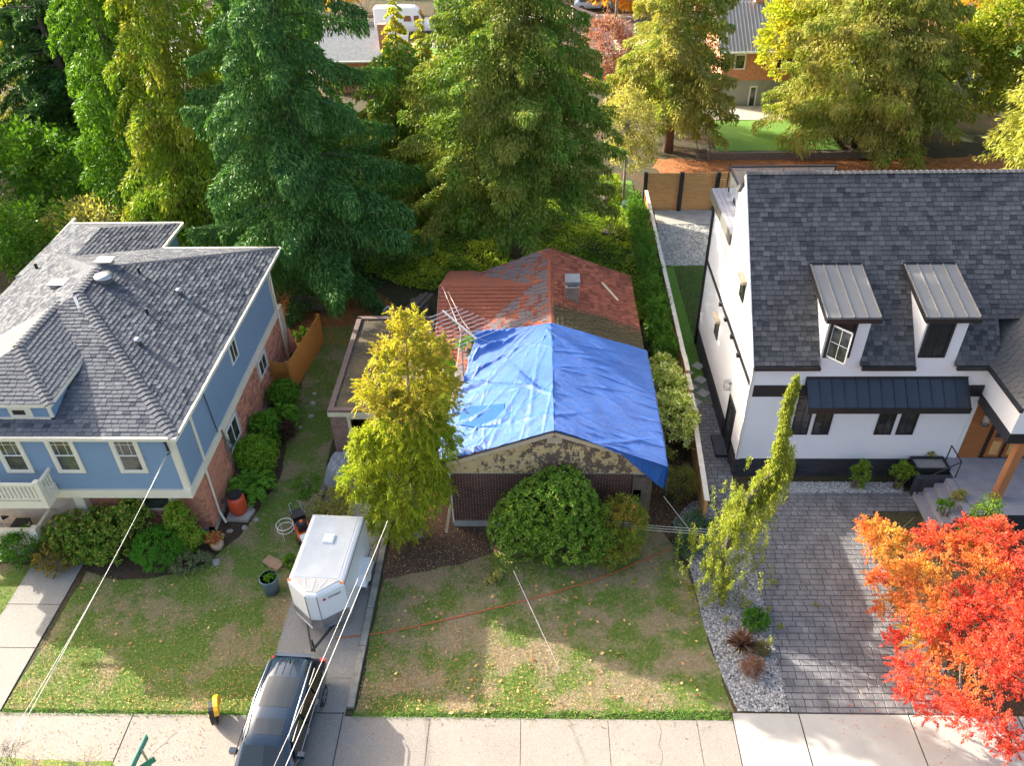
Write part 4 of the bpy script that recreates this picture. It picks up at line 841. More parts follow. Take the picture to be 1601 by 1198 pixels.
# portico: beam, side wall, gable roof, timber post
py0 = 23.6
obj('portico_beam', MB().box((17.8, py0, 4.15), (18.05, HY-.06, 4.6)).box((18.05, py0, 4.15), (25, py0+.25, 4.598)), M['black_trim'], wh)
pw = obj('portico_wall', MB().box((17.84, py0+.04, 4.6), (18.0, HY+.02, 6.3)).box((18.0, py0+.04, 4.6), (25, py0+.2, 6.3)), M['white_siding'], wh)
pe0, pe1 = (17.55, 23.2, 6.15), (17.55, 28.2, 6.15)
pr = obj('portico_roof', MB().slab([(17.55, 27.3, 6.15), (17.55, 23.2, 6.15), (21.2, 23.2, 9.8), (21.2, 29.6, 9.8)], .15), M['shingle_dark'], wh)
pieces('shingle', shingles([(17.55, 26.2, 6.15), (17.55, 23.2, 6.15), (21.2, 23.2, 9.8), (21.2, 29.9, 9.8)], .2, .29, .024), M['shingle_dark'], pr)
obj('gutter', MB().bar((17.5, 23.15, 6.08), (17.5, 26.3, 6.08), .12, .14), M['black_trim'], pr)
obj('porch_post', MB().box((18.3, 23.55, pf), (18.6, 23.85, 4.15)), M['post_wood'], wh)
pl_ = thing('planter_box', 'black planter box of small plants beside the porch steps', 'planter', (17.0, 22.65, 0))
obj('box', MB().box((16.9, 22.35, 0), (18.4, 22.85, .95)).box((16.85, 22.3, .95), (18.45, 22.36, 1.02)).box((16.85, 22.84, .95), (18.45, 22.9, 1.02)).box((16.85, 22.36, .95), (16.91, 22.84, 1.018)).box((18.39, 22.36, .95), (18.45, 22.84, 1.018)), M['black_trim'], pl_)
obj('soil', MB().box((16.93, 22.38, .9), (18.38, 22.82, .97)), M['bark'], pl_)
pl2 = thing('planter_box', 'black planter box with gravel and a wispy plant against the white wall', 'planter', (16.6, 25.6, 0))
obj('box', MB().box((15.9, 25.3, 0), (17.3, 25.36, 1.25)).box((15.9, 26.0, 0), (17.3, 26.06, 1.25)).box((15.9, 25.36, 0), (15.96, 26.0, 1.248)).box((17.24, 25.36, 0), (17.3, 26.0, 1.248)), M['black_trim'], pl2)
obj('gravel_fill', MB().box((15.96, 25.36, .9), (17.24, 26.0, 1.15)), M['gravel_pale'], pl2)
# ---------------------------------------------------------------- fences
def board_fence(tname, label, p0, p1, h, m, bw, horizontal=True, z0=0., posts=None, postm=None, cap=None, gap=.012, t=.03, ps=.1, group=None):
    p0 = np.array((*p0, 0), float); p1 = np.array((*p1, 0), float); L_ = np.linalg.norm(p1-p0); u = (p1-p0)/L_; n = np.array((u[1], -u[0], 0))
    f = thing(tname, label, 'fence', tuple((p0+p1)/2), group); lst = []
    if horizontal:
        nb = int((h-.05)/bw); secs = posts or [0, L_]
        for s0, s1 in zip(secs[:-1], secs[1:]):
            for i in range(nb): lst.append(boxp(p0, u, (0, 0, 1), n, s0+.01, s1-.01, z0+.05+i*bw, z0+.05+(i+1)*bw-gap, -t/2, t/2))
    else:
        nb = int(L_/bw)
        for i in range(nb): lst.append(boxp(p0, u, (0, 0, 1), n, i*bw, (i+1)*bw-gap, z0+.03, z0+h, -t/2, t/2+.004*(i % 2)))
    pieces('board', lst, m, f)
    for s in (posts if posts else np.arange(0, L_+.1, 2.2)): c = p0+u*s; q = MB(); v, fs = boxp(c, u, (0, 0, 1), n, -ps/2, ps/2, 0, z0+h+.02, -t/2-ps, -t/2-.002); q.add(v, fs); obj('post', q, postm or m, f)
    if cap:
        q = MB(); v, fs = boxp(p0, u, (0, 0, 1), n, -.02, L_+.02, z0+h+.0, z0+h+.04, -.09-ps/2, .07); q.add(v, fs); obj('cap_rail', q, cap, f)
    return f
capm = mat('bleached_cap', (.74, .66, .54), .8, (.60, .53, .43), 3)
board_fence('wood_fence', 'low front stretch of horizontal cedar fence beside the white house drive', (6.75, 22.9), (7.05, 28.2), 1.75, M['cedar_wood'], .14, posts=[0, 2.6, 5.3], cap=capm)
for i, (ya, yb, hh) in enumerate(((28.3, 29.5, 1.95), (29.6, 30.8, 2.1), (30.9, 32.1, 2.25))):
    board_fence('wood_fence', ('short fence panel next to the round hydrangea, nearest of three stepped ones', 'short fence panel in the middle of the three stepped ones', 'short fence panel at the far end of the stepped ones')[i], (7.08+i*.02, ya), (7.1+i*.02, yb), hh, M['cedar_wood'], .14, posts=[0, 1.2], cap=capm, group='stepped fence panels between the two gardens')
board_fence('wood_fence', 'long narrow fence running back between the laurel hedge and the white house lawn', (7.16, 32.2), (7.4, 51.5), 2.1, M['cedar_wood'], .14, posts=list(np.linspace(0, 19.3, 9)), cap=capm)
board_fence('wood_fence', 'tall tan horizontal board fence with black posts behind the gravel court', (17.25, 52.9), (7.45, 52.9), 2.85, M['cedar_wood'], .16, posts=[0, 2.45, 4.9, 7.35, 9.8], postm=M['black_plastic'], ps=.26)
# make those black posts stand on the near side
board_fence('orange_fence', 'long orange stained vertical board fence behind the blue house', (-12.25, 32.2), (-11.65, 36.8), 1.85, M['orange_wood'], .15, horizontal=False)
board_fence('orange_fence', 'short orange stained gate panel against the blue house wall', (-13.25, 32.45), (-12.3, 32.3), 1.7, M['orange_wood'], .15, horizontal=False)
# ================================================================ vehicles
def car_body(name, label, cat, loc, rz, st, halfw, paint, glass, wheels, wr, parts, group=None):
    """st: stations (y, z_sill, z_belt, z_roof, belt half-width, roof half-width); roof == belt where there is no cabin"""
    t = thing(name, label, cat, loc, group, rz, True)
    V = []; prof = []
    for (y, zs, zb, zr_, wb, wr_) in st:
        row = [(wb*.93, zs), (wb*1.0, zs+.18), (wb*1.02, (zs+zb)/2), (wb*1.0, zb-.06), (wb*.965, zb), (wr_+.03, zr_-.09) if zr_ > zb+.1 else (wb*.9, zb+.02), (wr_-.07, zr_-.01) if zr_ > zb+.1 else (wb*.7, zb+.045), (wr_*.5, zr_+.03) if zr_ > zb+.1 else (wb*.35, zb+.065), (0, zr_+.045) if zr_ > zb+.1 else (0, zb+.07)]
        prof.append([(x, y, z) for x, z in row]+[(-x, y, z) for x, z in row[-2::-1]])
    n = len(prof[0]); body = MB(); gl = MB()
    for r in prof: body.v += r
    for i in range(len(prof)-1):
        for j in range(n-1): body.f.append((i*n+j, i*n+j+1, (i+1)*n+j+1, (i+1)*n+j))
        body.f.append((i*n+n-1, i*n, (i+1)*n, (i+1)*n+n-1))
    body.f.append(tuple(range(n))[::-1]); body.f.append(tuple((len(prof)-1)*n+j for j in range(n)))
    o = obj('body', body, paint, t, smooth=True); me = o.data
    bv = o.modifiers.new('bevel', 'BEVEL'); bv.width = .03; bv.segments = 2; bv.limit_method = 'ANGLE'; bv.angle_limit = .6
    for k, (x, y) in enumerate(wheels):
        w = obj('wheel', MB().tube([(x-.11, y, wr), (x+.11, y, wr)], wr, 24), plainmat('tyre_rubber', (.02, .02, .021), .85), t)
        s_ = 1 if x > 0 else -1; rim = MB().tube([(x+s_*.08, y, wr), (x+s_*.125, y, wr)], wr*.66, 20)
        obj('rim', rim, plainmat('dark_rim', (.07, .07, .075), .35, .8), w)
        sp = MB()
        for a in range(5):
            for da in (-.12, .12):
                an_ = a*2*math.pi/5+da; sp.bar((x+s_*.13, y, wr), (x+s_*.13, y+math.cos(an_)*wr*.62, wr+math.sin(an_)*wr*.62), .03, .025, (1, 0, 0))
        obj('spoke', sp, M['galv'], w, kind='stuff')
    return t
navy = mat('navy_car_paint', (.012, .026, .05), .16, (.013, .028, .052), 1, coat=1., metal=.25)
carglass = plainmat('car_glass', (.012, .016, .02), .03, spec=.9)
p1 = np.array((-8.05, 16.15)); hd = math.atan2(.17, 3.15)
ST = [(2.42, .5, .95, .95, .80, .7), (2.38, .35, 1.0, 1.0, .88, .7), (2.25, .32, 1.06, 1.06, .92, .75), (2.02, .3, 1.08, 1.62, .95, .68), (1.7, .3, 1.08, 1.72, .98, .73), (.8, .3, 1.07, 1.76, .99, .75), (-.1, .3, 1.05, 1.75, .99, .75), (-.75, .3, 1.04, 1.66, .985, .73), (-1.0, .3, 1.03, 1.55, .98, .74), (-1.55, .3, 1.03, 1.08, .94, .8), (-2.2, .32, .93, .93, .9, .7), (-2.45, .4, .75, .75, .75, .6)]
cc = p1+np.array((math.sin(-hd)*2.42, -math.cos(hd)*2.42))
suv = car_body('parked_car', 'dark navy seven-seat sport utility car parked on the narrow driveway', 'car', (cc[0], cc[1], .02), -hd, ST, .95, navy, carglass, [(.88, 1.45), (-.88, 1.45), (.88, -1.5), (-.88, -1.5)], .36, None)
def car_pane(name, pts, m=carglass, parent=suv, t_=.012):
    p_ = [np.array(q, float) for q in pts]; n_ = np.cross(p_[1]-p_[0], p_[2]-p_[0]); n_ /= np.linalg.norm(n_)
    c_ = sum(p_)/len(p_); 
    if n_@(c_-np.array((0, c_[1], .8))) < 0: n_ = -n_
    a = [q+n_*t_ for q in p_]; k = len(a); return obj(name, MB().add(a+p_, [tuple(range(k)), tuple(range(k, 2*k))[::-1]]+[(i, (i+1) % k, k+(i+1) % k, k+i) for i in range(k)]), m, parent)
for s_ in (1, -1):
    for y0_, y1_ in ((1.75, 1.0), (.92, .0), (-.08, -.95)):
        a0 = .97 if y0_ > 1.7 else 1; car_pane('side_window', [(s_*.965, y0_, 1.13), (s_*.965, y1_-(.25 if y1_ < -.9 else 0), 1.12), (s_*.805, y1_+(.02 if y1_ > -.9 else .1), 1.58 if y1_ < -.9 else 1.64), (s_*.805, y0_-(.1 if y0_ > 1.7 else 0), 1.62)], t_=.025)
    obj('roof_rail', MB().tube([(s_*.69, 1.85, 1.68), (s_*.705, 1.7, 1.76), (s_*.73, .4, 1.81), (s_*.71, -.7, 1.73), (s_*.70, -.85, 1.64)], .016, 6), M['galv'], suv, smooth=True)
    obj('window_trim', MB().tube([(s_*.975, 1.9, 1.1), (s_*1.01, .8, 1.09), (s_*1.01, -1.2, 1.07)], .014, 5), M['galv'], suv)
    obj('tail_light', MB().box((s_*.74, 2.26, .85), (s_*.91, 2.36, 1.12)), plainmat('red_lens', (.55, .012, .01), .2), suv)
    mr = obj('wing_mirror', MB().box((s_*.95, -1.1, 1.05), (s_*1.17, -.95, 1.22)), navy, suv)
    for y_ in (.85, -.15): obj('door_handle', MB().box((s_*1.0, y_-.1, .93), (s_*1.03, y_+.1, .97)), M['galv'], suv)
obj('windscreen', MB().add([(-.74, -1.5, 1.115), (.74, -1.5, 1.115), (.6, -1.02, 1.545), (-.6, -1.02, 1.545), (0, -1.54, 1.155), (0, -1.03, 1.6)], [(0, 4, 5, 3), (4, 1, 2, 5)]), carglass, suv)
obj('rear_window', MB().add([(-.72, 2.215, 1.16), (.72, 2.215, 1.16), (.6, 2.05, 1.57), (-.6, 2.05, 1.57)], [(0, 1, 2, 3)]), carglass, suv)
def roof_glass(name, xs, y0_, y1_, zc):
    q = MB(); n_ = 9
    for y_ in np.linspace(y0_, y1_, 7):
        k_ = np.interp(y_, [-1.0, -.75, -.1, .8, 1.7], [1.55, 1.66, 1.75, 1.76, 1.72])
        for x_ in np.linspace(-xs, xs, n_): q.v.append((x_, y_, np.interp(abs(x_), [0, .37, .67], [k_+.045, k_+.03, k_-.01])+zc))
    for i in range(6):
        for j in range(n_-1): q.f.append((i*n_+j, i*n_+j+1, (i+1)*n_+j+1, (i+1)*n_+j))
    return obj(name, q, carglass, suv, smooth=True)
roof_glass('glass_roof', .54, .12, 1.18, .008); roof_glass('sunroof', .46, -.74, -.26, .008)
obj('spoiler', MB().slab([(-.62, 1.98, 1.70), (.62, 1.98, 1.70), (.57, 2.14, 1.67), (-.57, 2.14, 1.67)], .04), navy, suv)
obj('antenna', MB().add([(0, 1.62, 1.76), (-.02, 1.78, 1.76), (.02, 1.78, 1.76), (0, 1.8, 1.86)], [(0,1,3), (0,3,2), (1,2,3)]), M['black_plastic'], suv)
for i in range(4): obj('roof_groove', MB().bar((-.36+i*.24, 1.25, 1.80), (-.34+i*.226, 1.85, 1.762), .012, .012), M['black_plastic'], suv)
# ---- box trailer
tw = mat('white_trailer_skin', (.80, .81, .83), .35, (.77, .78, .80), .5, coat=.3); tr_roof = mat('dusty_trailer_roof', (.60, .63, .66), .45, (.50, .53, .56), 1.4, fine=.05)
T0 = P(483, 912, 2.35); tt = thing('box_trailer', 'white enclosed cargo trailer with silver stone guard parked behind the dark car', 'trailer', (-7.72, 19.7, .02), None, math.radians(-3.5) if False else math.radians(3.0-6.4), True)
hw, y0_, y1_, z0_, z1_ = 1.02, -1.35, 1.85, .45, 2.32
plan = [(-hw, y0_), (-.2, y0_-.64), (.2, y0_-.64), (hw, y0_), (hw, y1_), (-hw, y1_)]
sh_ = MB(); rings = [(z0_, 0), (z1_-.14, 0), (z1_-.05, .04), (z1_, .14)]
for z, ins in rings:
    for x, y in plan: sh_.v.append((x*(1-ins/hw), y+(ins if y < y1_-.1 else -ins), z))
for i in range(len(rings)-1):
    for j in range(6): sh_.f.append((i*6+j, i*6+(j+1) % 6, (i+1)*6+(j+1) % 6, (i+1)*6+j))
sh_.f.append(tuple(range(6))[::-1]); sh_.f.append(tuple(18+j for j in range(6)))
obj('body', sh_, tw, tt)
obj('roof_panel', MB().prism([(-hw+.2, y0_+.12), (hw-.2, y0_+.12), (hw-.2, y1_-.16), (-hw+.2, y1_-.16)], z1_, z1_+.018), tr_roof, tt)
obj('nose_cap', MB().prism([(-hw+.16, y0_+.08), (-.2, y0_-.5), (.2, y0_-.5), (hw-.16, y0_+.08)], z1_, z1_+.022), mat('milky_cap', (.62, .61, .58), .5, (.52, .5, .47), 2), tt)
for a, b in (((-.4, y0_+.05), (-.25, y0_-.32)), ((0, y0_+.05), (0, y0_-.47)), ((.4, y0_+.05), (.25, y0_-.32))): obj('cap_rib', MB().bar((*a, z1_+.03), (*b, z1_+.03), .04, .02), tw, tt)
rv = obj('roof_vent', MB().box((-.2, .35, z1_+.018), (.2, .75, z1_+.1)).box((-.16, .39, z1_+.1), (.16, .71, z1_+.12)), tw, tt)
sg = M['galv']; g_ = MB()
for (a, b) in (((-hw, y0_), (-.2, y0_-.64)), ((-.2, y0_-.64), (.2, y0_-.64)), ((.2, y0_-.64), (hw, y0_))):
    d_ = np.array((b[1]-a[1], a[0]-b[0])); d_ = d_/np.linalg.norm(d_)*.012; d_ = d_ if d_[1] < 0 else -d_
    g_.add([(a[0]+d_[0], a[1]+d_[1], z0_), (b[0]+d_[0], b[1]+d_[1], z0_), (b[0]+d_[0], b[1]+d_[1], z0_+.5), (a[0]+d_[0], a[1]+d_[1], z0_+.5)], [(0, 1, 2, 3)])
obj('stone_guard', g_, sg, tt)
for x, y in ((-.21, y0_-.645), (.21, y0_-.645)): obj('panel_joint', MB().box((x-.008, y-.01, z0_+.5), (x+.008, y+.01, z1_-.1)), M['black_plastic'], tt)
obj('lower_rail', MB().box((-hw-.02, y0_, z0_-.06), (hw+.02, y1_, z0_+.02)).bar((-hw, y0_, z0_-.02), (-.2, y0_-.66, z0_-.02), .05, .08).bar((hw, y0_, z0_-.02), (.2, y0_-.66, z0_-.02), .05, .08), M['galv'], tt)
obj('edge_seam', MB().box((hw-.0, y0_+.02, z1_-.16), (hw+.014, y1_, z1_-.13)), M['black_plastic'], tt)
for s_ in (-1, 1):
    obj('fender', MB().box((s_*hw, .05, .45), (s_*(hw+.28), 1.2, .95)) if False else MB().add([(s_*hw, -.1, .5), (s_*(hw+.28), -.1, .5), (s_*(hw+.28), .12, .92), (s_*hw, .12, .92), (s_*(hw+.28), 1.0, .92), (s_*hw, 1.0, .92), (s_*hw, 1.2, .5), (s_*(hw+.28), 1.2, .5), (s_*(hw+.28), 1.2, .38), (s_*(hw+.28), -.1, .38)], [(0, 1, 2, 3), (3, 2, 4, 5), (5, 4, 7, 6), (9, 8, 7, 4), (9, 4, 2, 1)]), tw, tt)
    w = obj('wheel', MB().tube([(s_*(hw+.05), .55, .34), (s_*(hw+.25), .55, .34)], .34, 20), plainmat('trailer_tyre', (.02, .02, .02), .85), tt)
    obj('rim', MB().tube([(s_*(hw+.2), .55, .34), (s_*(hw+.27), .55, .34)], .19, 14), M['white_paint'], w)
    obj('marker_light', MB().box((s_*(hw-.16), y0_-.02, z1_-.07), (s_*(hw+.0), y0_+.05, z1_-.02)), plainmat('amber_lens', (.8, .22, .02), .3), tt)
    obj('marker_light', MB().box((s_*(hw+.26), .25, .8), (s_*(hw+.295), .4, .86)), plainmat('amber_lens', (.8, .22, .02), .3), tt)
obj('tongue', MB().bar((-.5, y0_-.4, .42), (0, y0_-1.55, .42), .07, .08).bar((.5, y0_-.4, .42), (0, y0_-1.55, .42), .07, .08).tube([(0, y0_-1.35, .1), (0, y0_-1.35, .75)], .035, 8), M['black_plastic'], tt)
def lettering(txt, size, mw, m, parent=None, name='lettering', **k):
    cu = bpy.data.curves.new(name, 'FONT'); cu.body = txt; cu.size = size; cu.extrude = .003; cu.align_x = 'CENTER'; cu.align_y = 'CENTER'
    tmp = bpy.data.objects.new('tmp', cu); C.objects.link(tmp); bpy.context.view_layer.update()
    me = bpy.data.meshes.new_from_object(tmp.evaluated_get(bpy.context.evaluated_depsgraph_get())); bpy.data.objects.remove(tmp); me.name = name
    me.transform(mw); me.materials.clear(); me.materials.append(m); o = bpy.data.objects.new(name, me); C.objects.link(o); attach(o, parent); return setp(o, **k)
a, b = np.array((.2, y0_-.64)), np.array((hw, y0_)); u_ = (b-a)/np.linalg.norm(b-a); n_ = np.array((u_[1], -u_[0])); c_ = a+(b-a)*.6+n_*.012
mw = Matrix(((u_[0], 0, n_[0], c_[0]), (u_[1], 0, n_[1], c_[1]), (0, 1, 0, 1.93), (0, 0, 0, 1)))
lettering('United', .17, mw, plainmat('navy_print', (.03, .035, .1), .5), tt)
c2_ = a+(b-a)*.24+n_*.014; lg = MB(); v, fs = boxp((c2_[0], c2_[1], 1.93), (u_[0], u_[1], 0), (0, 0, 1), (n_[0], n_[1], 0), -.05, .05, -.055, .055, -.004, .004); lg.add(v, fs)
obj('emblem', lg, plainmat('red_print', (.45, .03, .03), .5), tt)
# ---- far camper van and car on the back street
vw = mat('white_van_paint', (.78, .80, .82), .4, (.74, .76, .78), .5)
pv0, pv1 = P(588, 52, 0), P(672, 58, 0)
VS = [(3.2, .5, 1.3, 2.9, 1.0, .85), (3.1, .4, 1.4, 3.0, 1.02, .88), (0, .4, 1.4, 3.05, 1.02, .88), (-1.5, .4, 1.4, 3.0, 1.02, .86), (-1.9, .4, 1.4, 2.75, 1.0, .8), (-2.6, .4, 1.35, 1.42, .98, .8), (-3.3, .45, 1.1, 1.1, .9, .7)]
vc = (pv0+pv1)/2
van = car_body('camper_van', 'white high-roofed van parked on the far street', 'van', (vc[0], vc[1]+1, 0), math.radians(90), VS, 1., vw, carglass, [(.95, 1.8), (-.95, 1.8), (.95, -2.1), (-.95, -2.1)], .38, None)
for s_ in (1, -1):
    for y0_, y1_ in ((-.3, -1.2), (-1.5, -2.15)): car_pane('side_window', [(s_*1.0, y0_, 1.55), (s_*1.0, y1_, 1.55), (s_*.93, y1_+.1, 2.15), (s_*.93, y0_, 2.15)], parent=van, t_=.04)
car_pane('windscreen', [(-.8, -2.5, 1.55), (.8, -2.5, 1.55), (.7, -2.02, 2.5), (-.7, -2.02, 2.5)], parent=van, t_=.06)
CS = [(2.3, .4, .9, .9, .85, .7), (2.1, .3, 1.0, 1.1, .9, .7), (1.7, .3, 1.0, 1.6, .92, .66), (0, .3, 1.0, 1.68, .93, .68), (-.8, .3, .98, 1.55, .92, .66), (-1.4, .3, .98, 1.02, .9, .7), (-2.3, .35, .8, .8, .8, .6)]
cr = P(926, 14, 0)
fcar = car_body('parked_car', 'pale blue hatchback-style car on the far street near the pole', 'car', (cr[0], cr[1], 0), math.radians(90), CS, .9, mat('pale_blue_paint', (.36, .45, .58), .35, (.33, .42, .55), .5), carglass, [(.86, 1.4), (-.86, 1.4), (.86, -1.4), (-.86, -1.4)], .34, None)
for s_ in (1, -1):
    for y0_, y1_ in ((1.7, .6), (.5, -.9)): car_pane('side_window', [(s_*.92, y0_, 1.08), (s_*.92, y1_, 1.08), (s_*.76, y1_+.1, 1.52), (s_*.76, y0_, 1.52)], parent=fcar, t_=.03)
# ================================================================ foliage
def leafquads(c, d, L, Wd, seed, bend=.15, roll=None):
    """rhombic leaves at centres c along unit directions d"""
    r_ = np.random.default_rng(seed); n = len(c); d = d/(np.linalg.norm(d, axis=1, keepdims=True)+1e-9)
    a = r_.normal(size=(n, 3)) if roll is None else r_.normal(size=(n, 3))*.5+roll
    s = np.cross(d, a); s /= (np.linalg.norm(s, axis=1, keepdims=True)+1e-9); k = r_.uniform(.65, 1.35, (n, 1)); L = L*k; Wd = Wd*r_.uniform(.7, 1.3, (n, 1))
    nn = np.cross(d, s)
    V = np.empty((n, 4, 3)); V[:, 0] = c-d*L/2; V[:, 1] = c+s*Wd/2+nn*L*bend*.3; V[:, 2] = c+d*L/2-nn*L*bend; V[:, 3] = c-s*Wd/2+nn*L*bend*.3
    return V.reshape(-1, 3), (np.arange(n)[:, None]*4+np.array([0, 1, 2, 3])[None])
def put(name, Vs, m, parent, **k):
    V = np.concatenate([v for v, f in Vs]); o = 0; Fs = []
    for v, f in Vs: Fs.append(f+o); o += len(v)
    return quick(name, V, np.concatenate(Fs), m, parent, **k)
bark = mat('grey_brown_bark', (.13, .10, .08), .95, (.075, .06, .05), 3, .8, stretch=(3, 3, .6)); bark_pale = mat('pale_bark', (.34, .29, .25), .9, (.22, .18, .15), 3, .5, stretch=(3, 3, .6))
bark_red = mat('red_brown_bark', (.17, .095, .06), .95, (.09, .055, .04), 3, .7, stretch=(3, 3, .6))
def conifer(name, label, loc, h, rad, m, n, zc=.08, droop=.55, hang=.5, lift=.15, L=.34, Wd=.11, nb=150, seed=1, barkm=None, power=.75, frond=.34, tip_curl=0., group=None, lean=(0, 0), dens_out=.6, trunk_r=None, cat='tree', rmul=None):
    r_ = np.random.default_rng(seed); t = thing(name, label, cat, (loc[0], loc[1], 0), group); base = np.array((loc[0], loc[1], 0.))
    tr = trunk_r or h*.017; top = base+(lean[0], lean[1], h)
    ax = lambda f: base+np.array((lean[0]*f, lean[1]*f, h*f))
    obj('trunk', MB().tube([ax(f) for f in (0, .1, .3, .55, .8, .98)], [tr*1.25, tr, tr*.85, tr*.6, tr*.3, .02], 10), barkm or bark, t, smooth=True)
    limbs = MB(); cs = []; ds = []; rl = []; wts = []
    br = []
    for i in range(nb):
        f = zc+(1-zc)*((i+r_.random())/nb)**1.08; f = min(f, .985); g = (f-zc)/(1-zc); R = rad*(1-g)**power*r_.uniform(.72, 1.12)*(1 if g > .12 else .75+g*2)+.25
        if rmul: R *= rmul(g)
        a = i*2.39996+r_.normal(0, .35); br.append((f, R, a))
    tot = sum(R**1.6 for f, R, a in br)
    for f, R, a in br:
        k = max(6, int(n*R**1.6/tot)); o = ax(f); dh = np.array((math.cos(a), math.sin(a), 0)); sd_ = np.array((-math.sin(a), math.cos(a), 0))
        tt = 1-(1-r_.random(k)**dens_out)*.93; lf = lift*r_.uniform(.4, 1.5); dr = droop*r_.uniform(.7, 1.3)
        z = R*(lf*tt-dr*tt**2+tip_curl*tt**4)
        w = frond*R*(np.clip(1.02-tt, 0, 1)**.8)*np.clip(tt*4, 0, 1)+.1; s = r_.uniform(-1, 1, k)
        hg = hang*(r_.random(k)**1.6)*(.35+.65*np.clip(R/rad, 0, 1))
        c = o+dh*(tt*R)[:, None]+sd_*(s*w)[:, None]; c[:, 2] += z-hg-np.abs(s)*w*.25
        # leaves hang in strings: quantise positions into sprays
        q = .16; c[:, :2] += (np.round(c[:, :2]/q)*q-c[:, :2])*.55
        c += r_.normal(0, .035, c.shape)
        d = dh*.55+sd_*(np.sign(s)*.45)[:, None]; d = np.repeat(d[None] if d.ndim == 1 else d, 1, 0); dn = np.zeros((k, 3)); dn[:, 2] = -(.25+hang*1.1*(hg > .12)); d = d*np.where(hg > .25, .35, 1)[:, None]+dn+r_.normal(0, .22, (k, 3))
        cs.append(c); ds.append(d)
        if R > rad*.35 and r_.random() < .6: limbs.tube([o, o+dh*R*.35+(0, 0, R*(lf*.35-dr*.12)), o+dh*R*.8+(0, 0, R*(lf*.8-dr*.64)-.06)], [.045+R*.007, .03, .012], 4, False)
    if limbs.v: obj('limbs', limbs, barkm or bark, t, kind='stuff')
    v = leafquads(np.concatenate(cs), np.concatenate(ds), L, Wd, seed+5); put('crown', [v], m, t)
    return t
def blob_pts(blobs, n, seed, rc=.25, shell=.72, clumps=None, squash=1., spray=0., rosette=0., sdrop=0.):
    """points gathered into clumps over the skins of ellipsoids"""
    r_ = np.random.default_rng(seed); wts = np.array([b[1][0]*b[1][1]+b[1][1]*b[1][2]+b[1][0]*b[1][2] for b in blobs]); wts /= wts.sum(); C_, D_ = [], []
    for (c, r), w in zip(blobs, wts):
        k = int(n*w); nc = max(4, int(k/(clumps or 26))); u = r_.normal(size=(nc, 3)); u /= np.linalg.norm(u, axis=1, keepdims=True); u[:, 2] = np.abs(u[:, 2])*np.where(r_.random(nc) < .8, 1, -1)
        rr_ = shell+(1.06-shell)*r_.random((nc, 1))**.7; cc_ = u*rr_*np.array(r)+np.array(c)
        idx = r_.integers(0, nc, k)
        if spray:
            dv = u+r_.normal(0, .45, u.shape)+(0, 0, .15); dv /= np.linalg.norm(dv, axis=1, keepdims=True); ln = spray*r_.uniform(.5, 1.3, (nc, 1)); tq = r_.random((k, 1))**.8; lat = r_.normal(0, 1, (k, 3))*rc*.4*(1.05-tq); p = cc_[idx]+dv[idx]*ln[idx]*(tq-.35)+lat; p[:, 2] -= sdrop*(tq[:, 0]**2)*ln[idx][:, 0]; dd_ = dv[idx]+lat/(rc+.01)*1.2+r_.normal(0, .25, (k, 3)); dd_[:, 2] -= sdrop*tq[:, 0]; C_.append(p); D_.append(dd_); continue
        if rosette:
            dd_ = r_.normal(size=(k, 3)); dd_ -= (dd_*u[idx]).sum(1, keepdims=True)*u[idx]*.75; dd_ /= np.linalg.norm(dd_, axis=1, keepdims=True); dd_ += u[idx]*.3+np.array((0, 0, -.12)); C_.append(cc_[idx]+dd_*rosette*.5); D_.append(dd_); continue
        off = r_.normal(0, rc*.5, (k, 3)); off[:, 2] *= squash; p = cc_[idx]+off; C_.append(p); dd_ = u[idx]*.8+off/(rc+.01)*.8+r_.normal(0, .45, (k, 3)); D_.append(dd_)
    return np.concatenate(C_), np.concatenate(D_)
def bush(name, label, loc, blobs, m, n, L, Wd, seed, rc=.2, droop=.2, stems=6, group=None, barkm=None, cat='shrub', trunk=None, clumps=26, shell=.6, squash=1., bend=.15, crown='foliage', spray=0., rosette=0., sdrop=0.):
    t = thing(name, label, cat, (loc[0], loc[1], 0), group); r_ = np.random.default_rng(seed)
    c, d = blob_pts(blobs, n, seed, rc, shell, clumps, squash, spray, rosette, sdrop); d[:, 2] -= droop*(0 if rosette else 1)
    keep = c[:, 2] > .02; c, d = c[keep], d[keep]
    st = MB()
    if trunk:
        for pts, ra in trunk: st.tube(pts, ra, 8)
    for i in range(stems):
        b_ = blobs[i % len(blobs)]; e_ = np.array(b_[0])+r_.normal(0, .45, 3)*np.array(b_[1]); o_ = np.array((loc[0], loc[1], 0.))+(np.append(r_.normal(0, .12, 2), 0) if not trunk else 0)
        if trunk: o_ = np.array(trunk[0][0][-1]) if r_.random() < .7 else np.array(trunk[r_.integers(len(trunk))][0][-1])
        mid = (o_+e_)/2+(0, 0, .15); st.tube([o_, mid, e_], [.03+.01*(trunk is not None), .02, .008], 5, False)
    obj('trunk' if trunk else 'stems', st, barkm or bark, t)
    put(crown, [leafquads(c, d, L, Wd, seed+3, bend)], m, t)
    return t
G = lambda r, g, b: (r, g, b)
mt_spruce = leafmat('blue_green_needles', [G(.018, .065, .026), G(.03, .095, .036), G(.05, .13, .05), G(.08, .165, .065)], .5, .15, cols2=[G(.02, .07, .025), G(.04, .11, .035), G(.055, .14, .04)])
mt_cedar = leafmat('cedar_green', [G(.04, .10, .018), G(.055, .13, .022), G(.08, .155, .03), G(.11, .175, .045)], .35, .25, cols2=[G(.08, .12, .025), G(.11, .15, .035), G(.15, .16, .06)])
mt_cedar_b = leafmat('bright_cedar_green', [G(.03, .09, .01), G(.045, .12, .015), G(.07, .155, .022)], .35, .3, cols2=[G(.04, .10, .012), G(.06, .14, .016)])
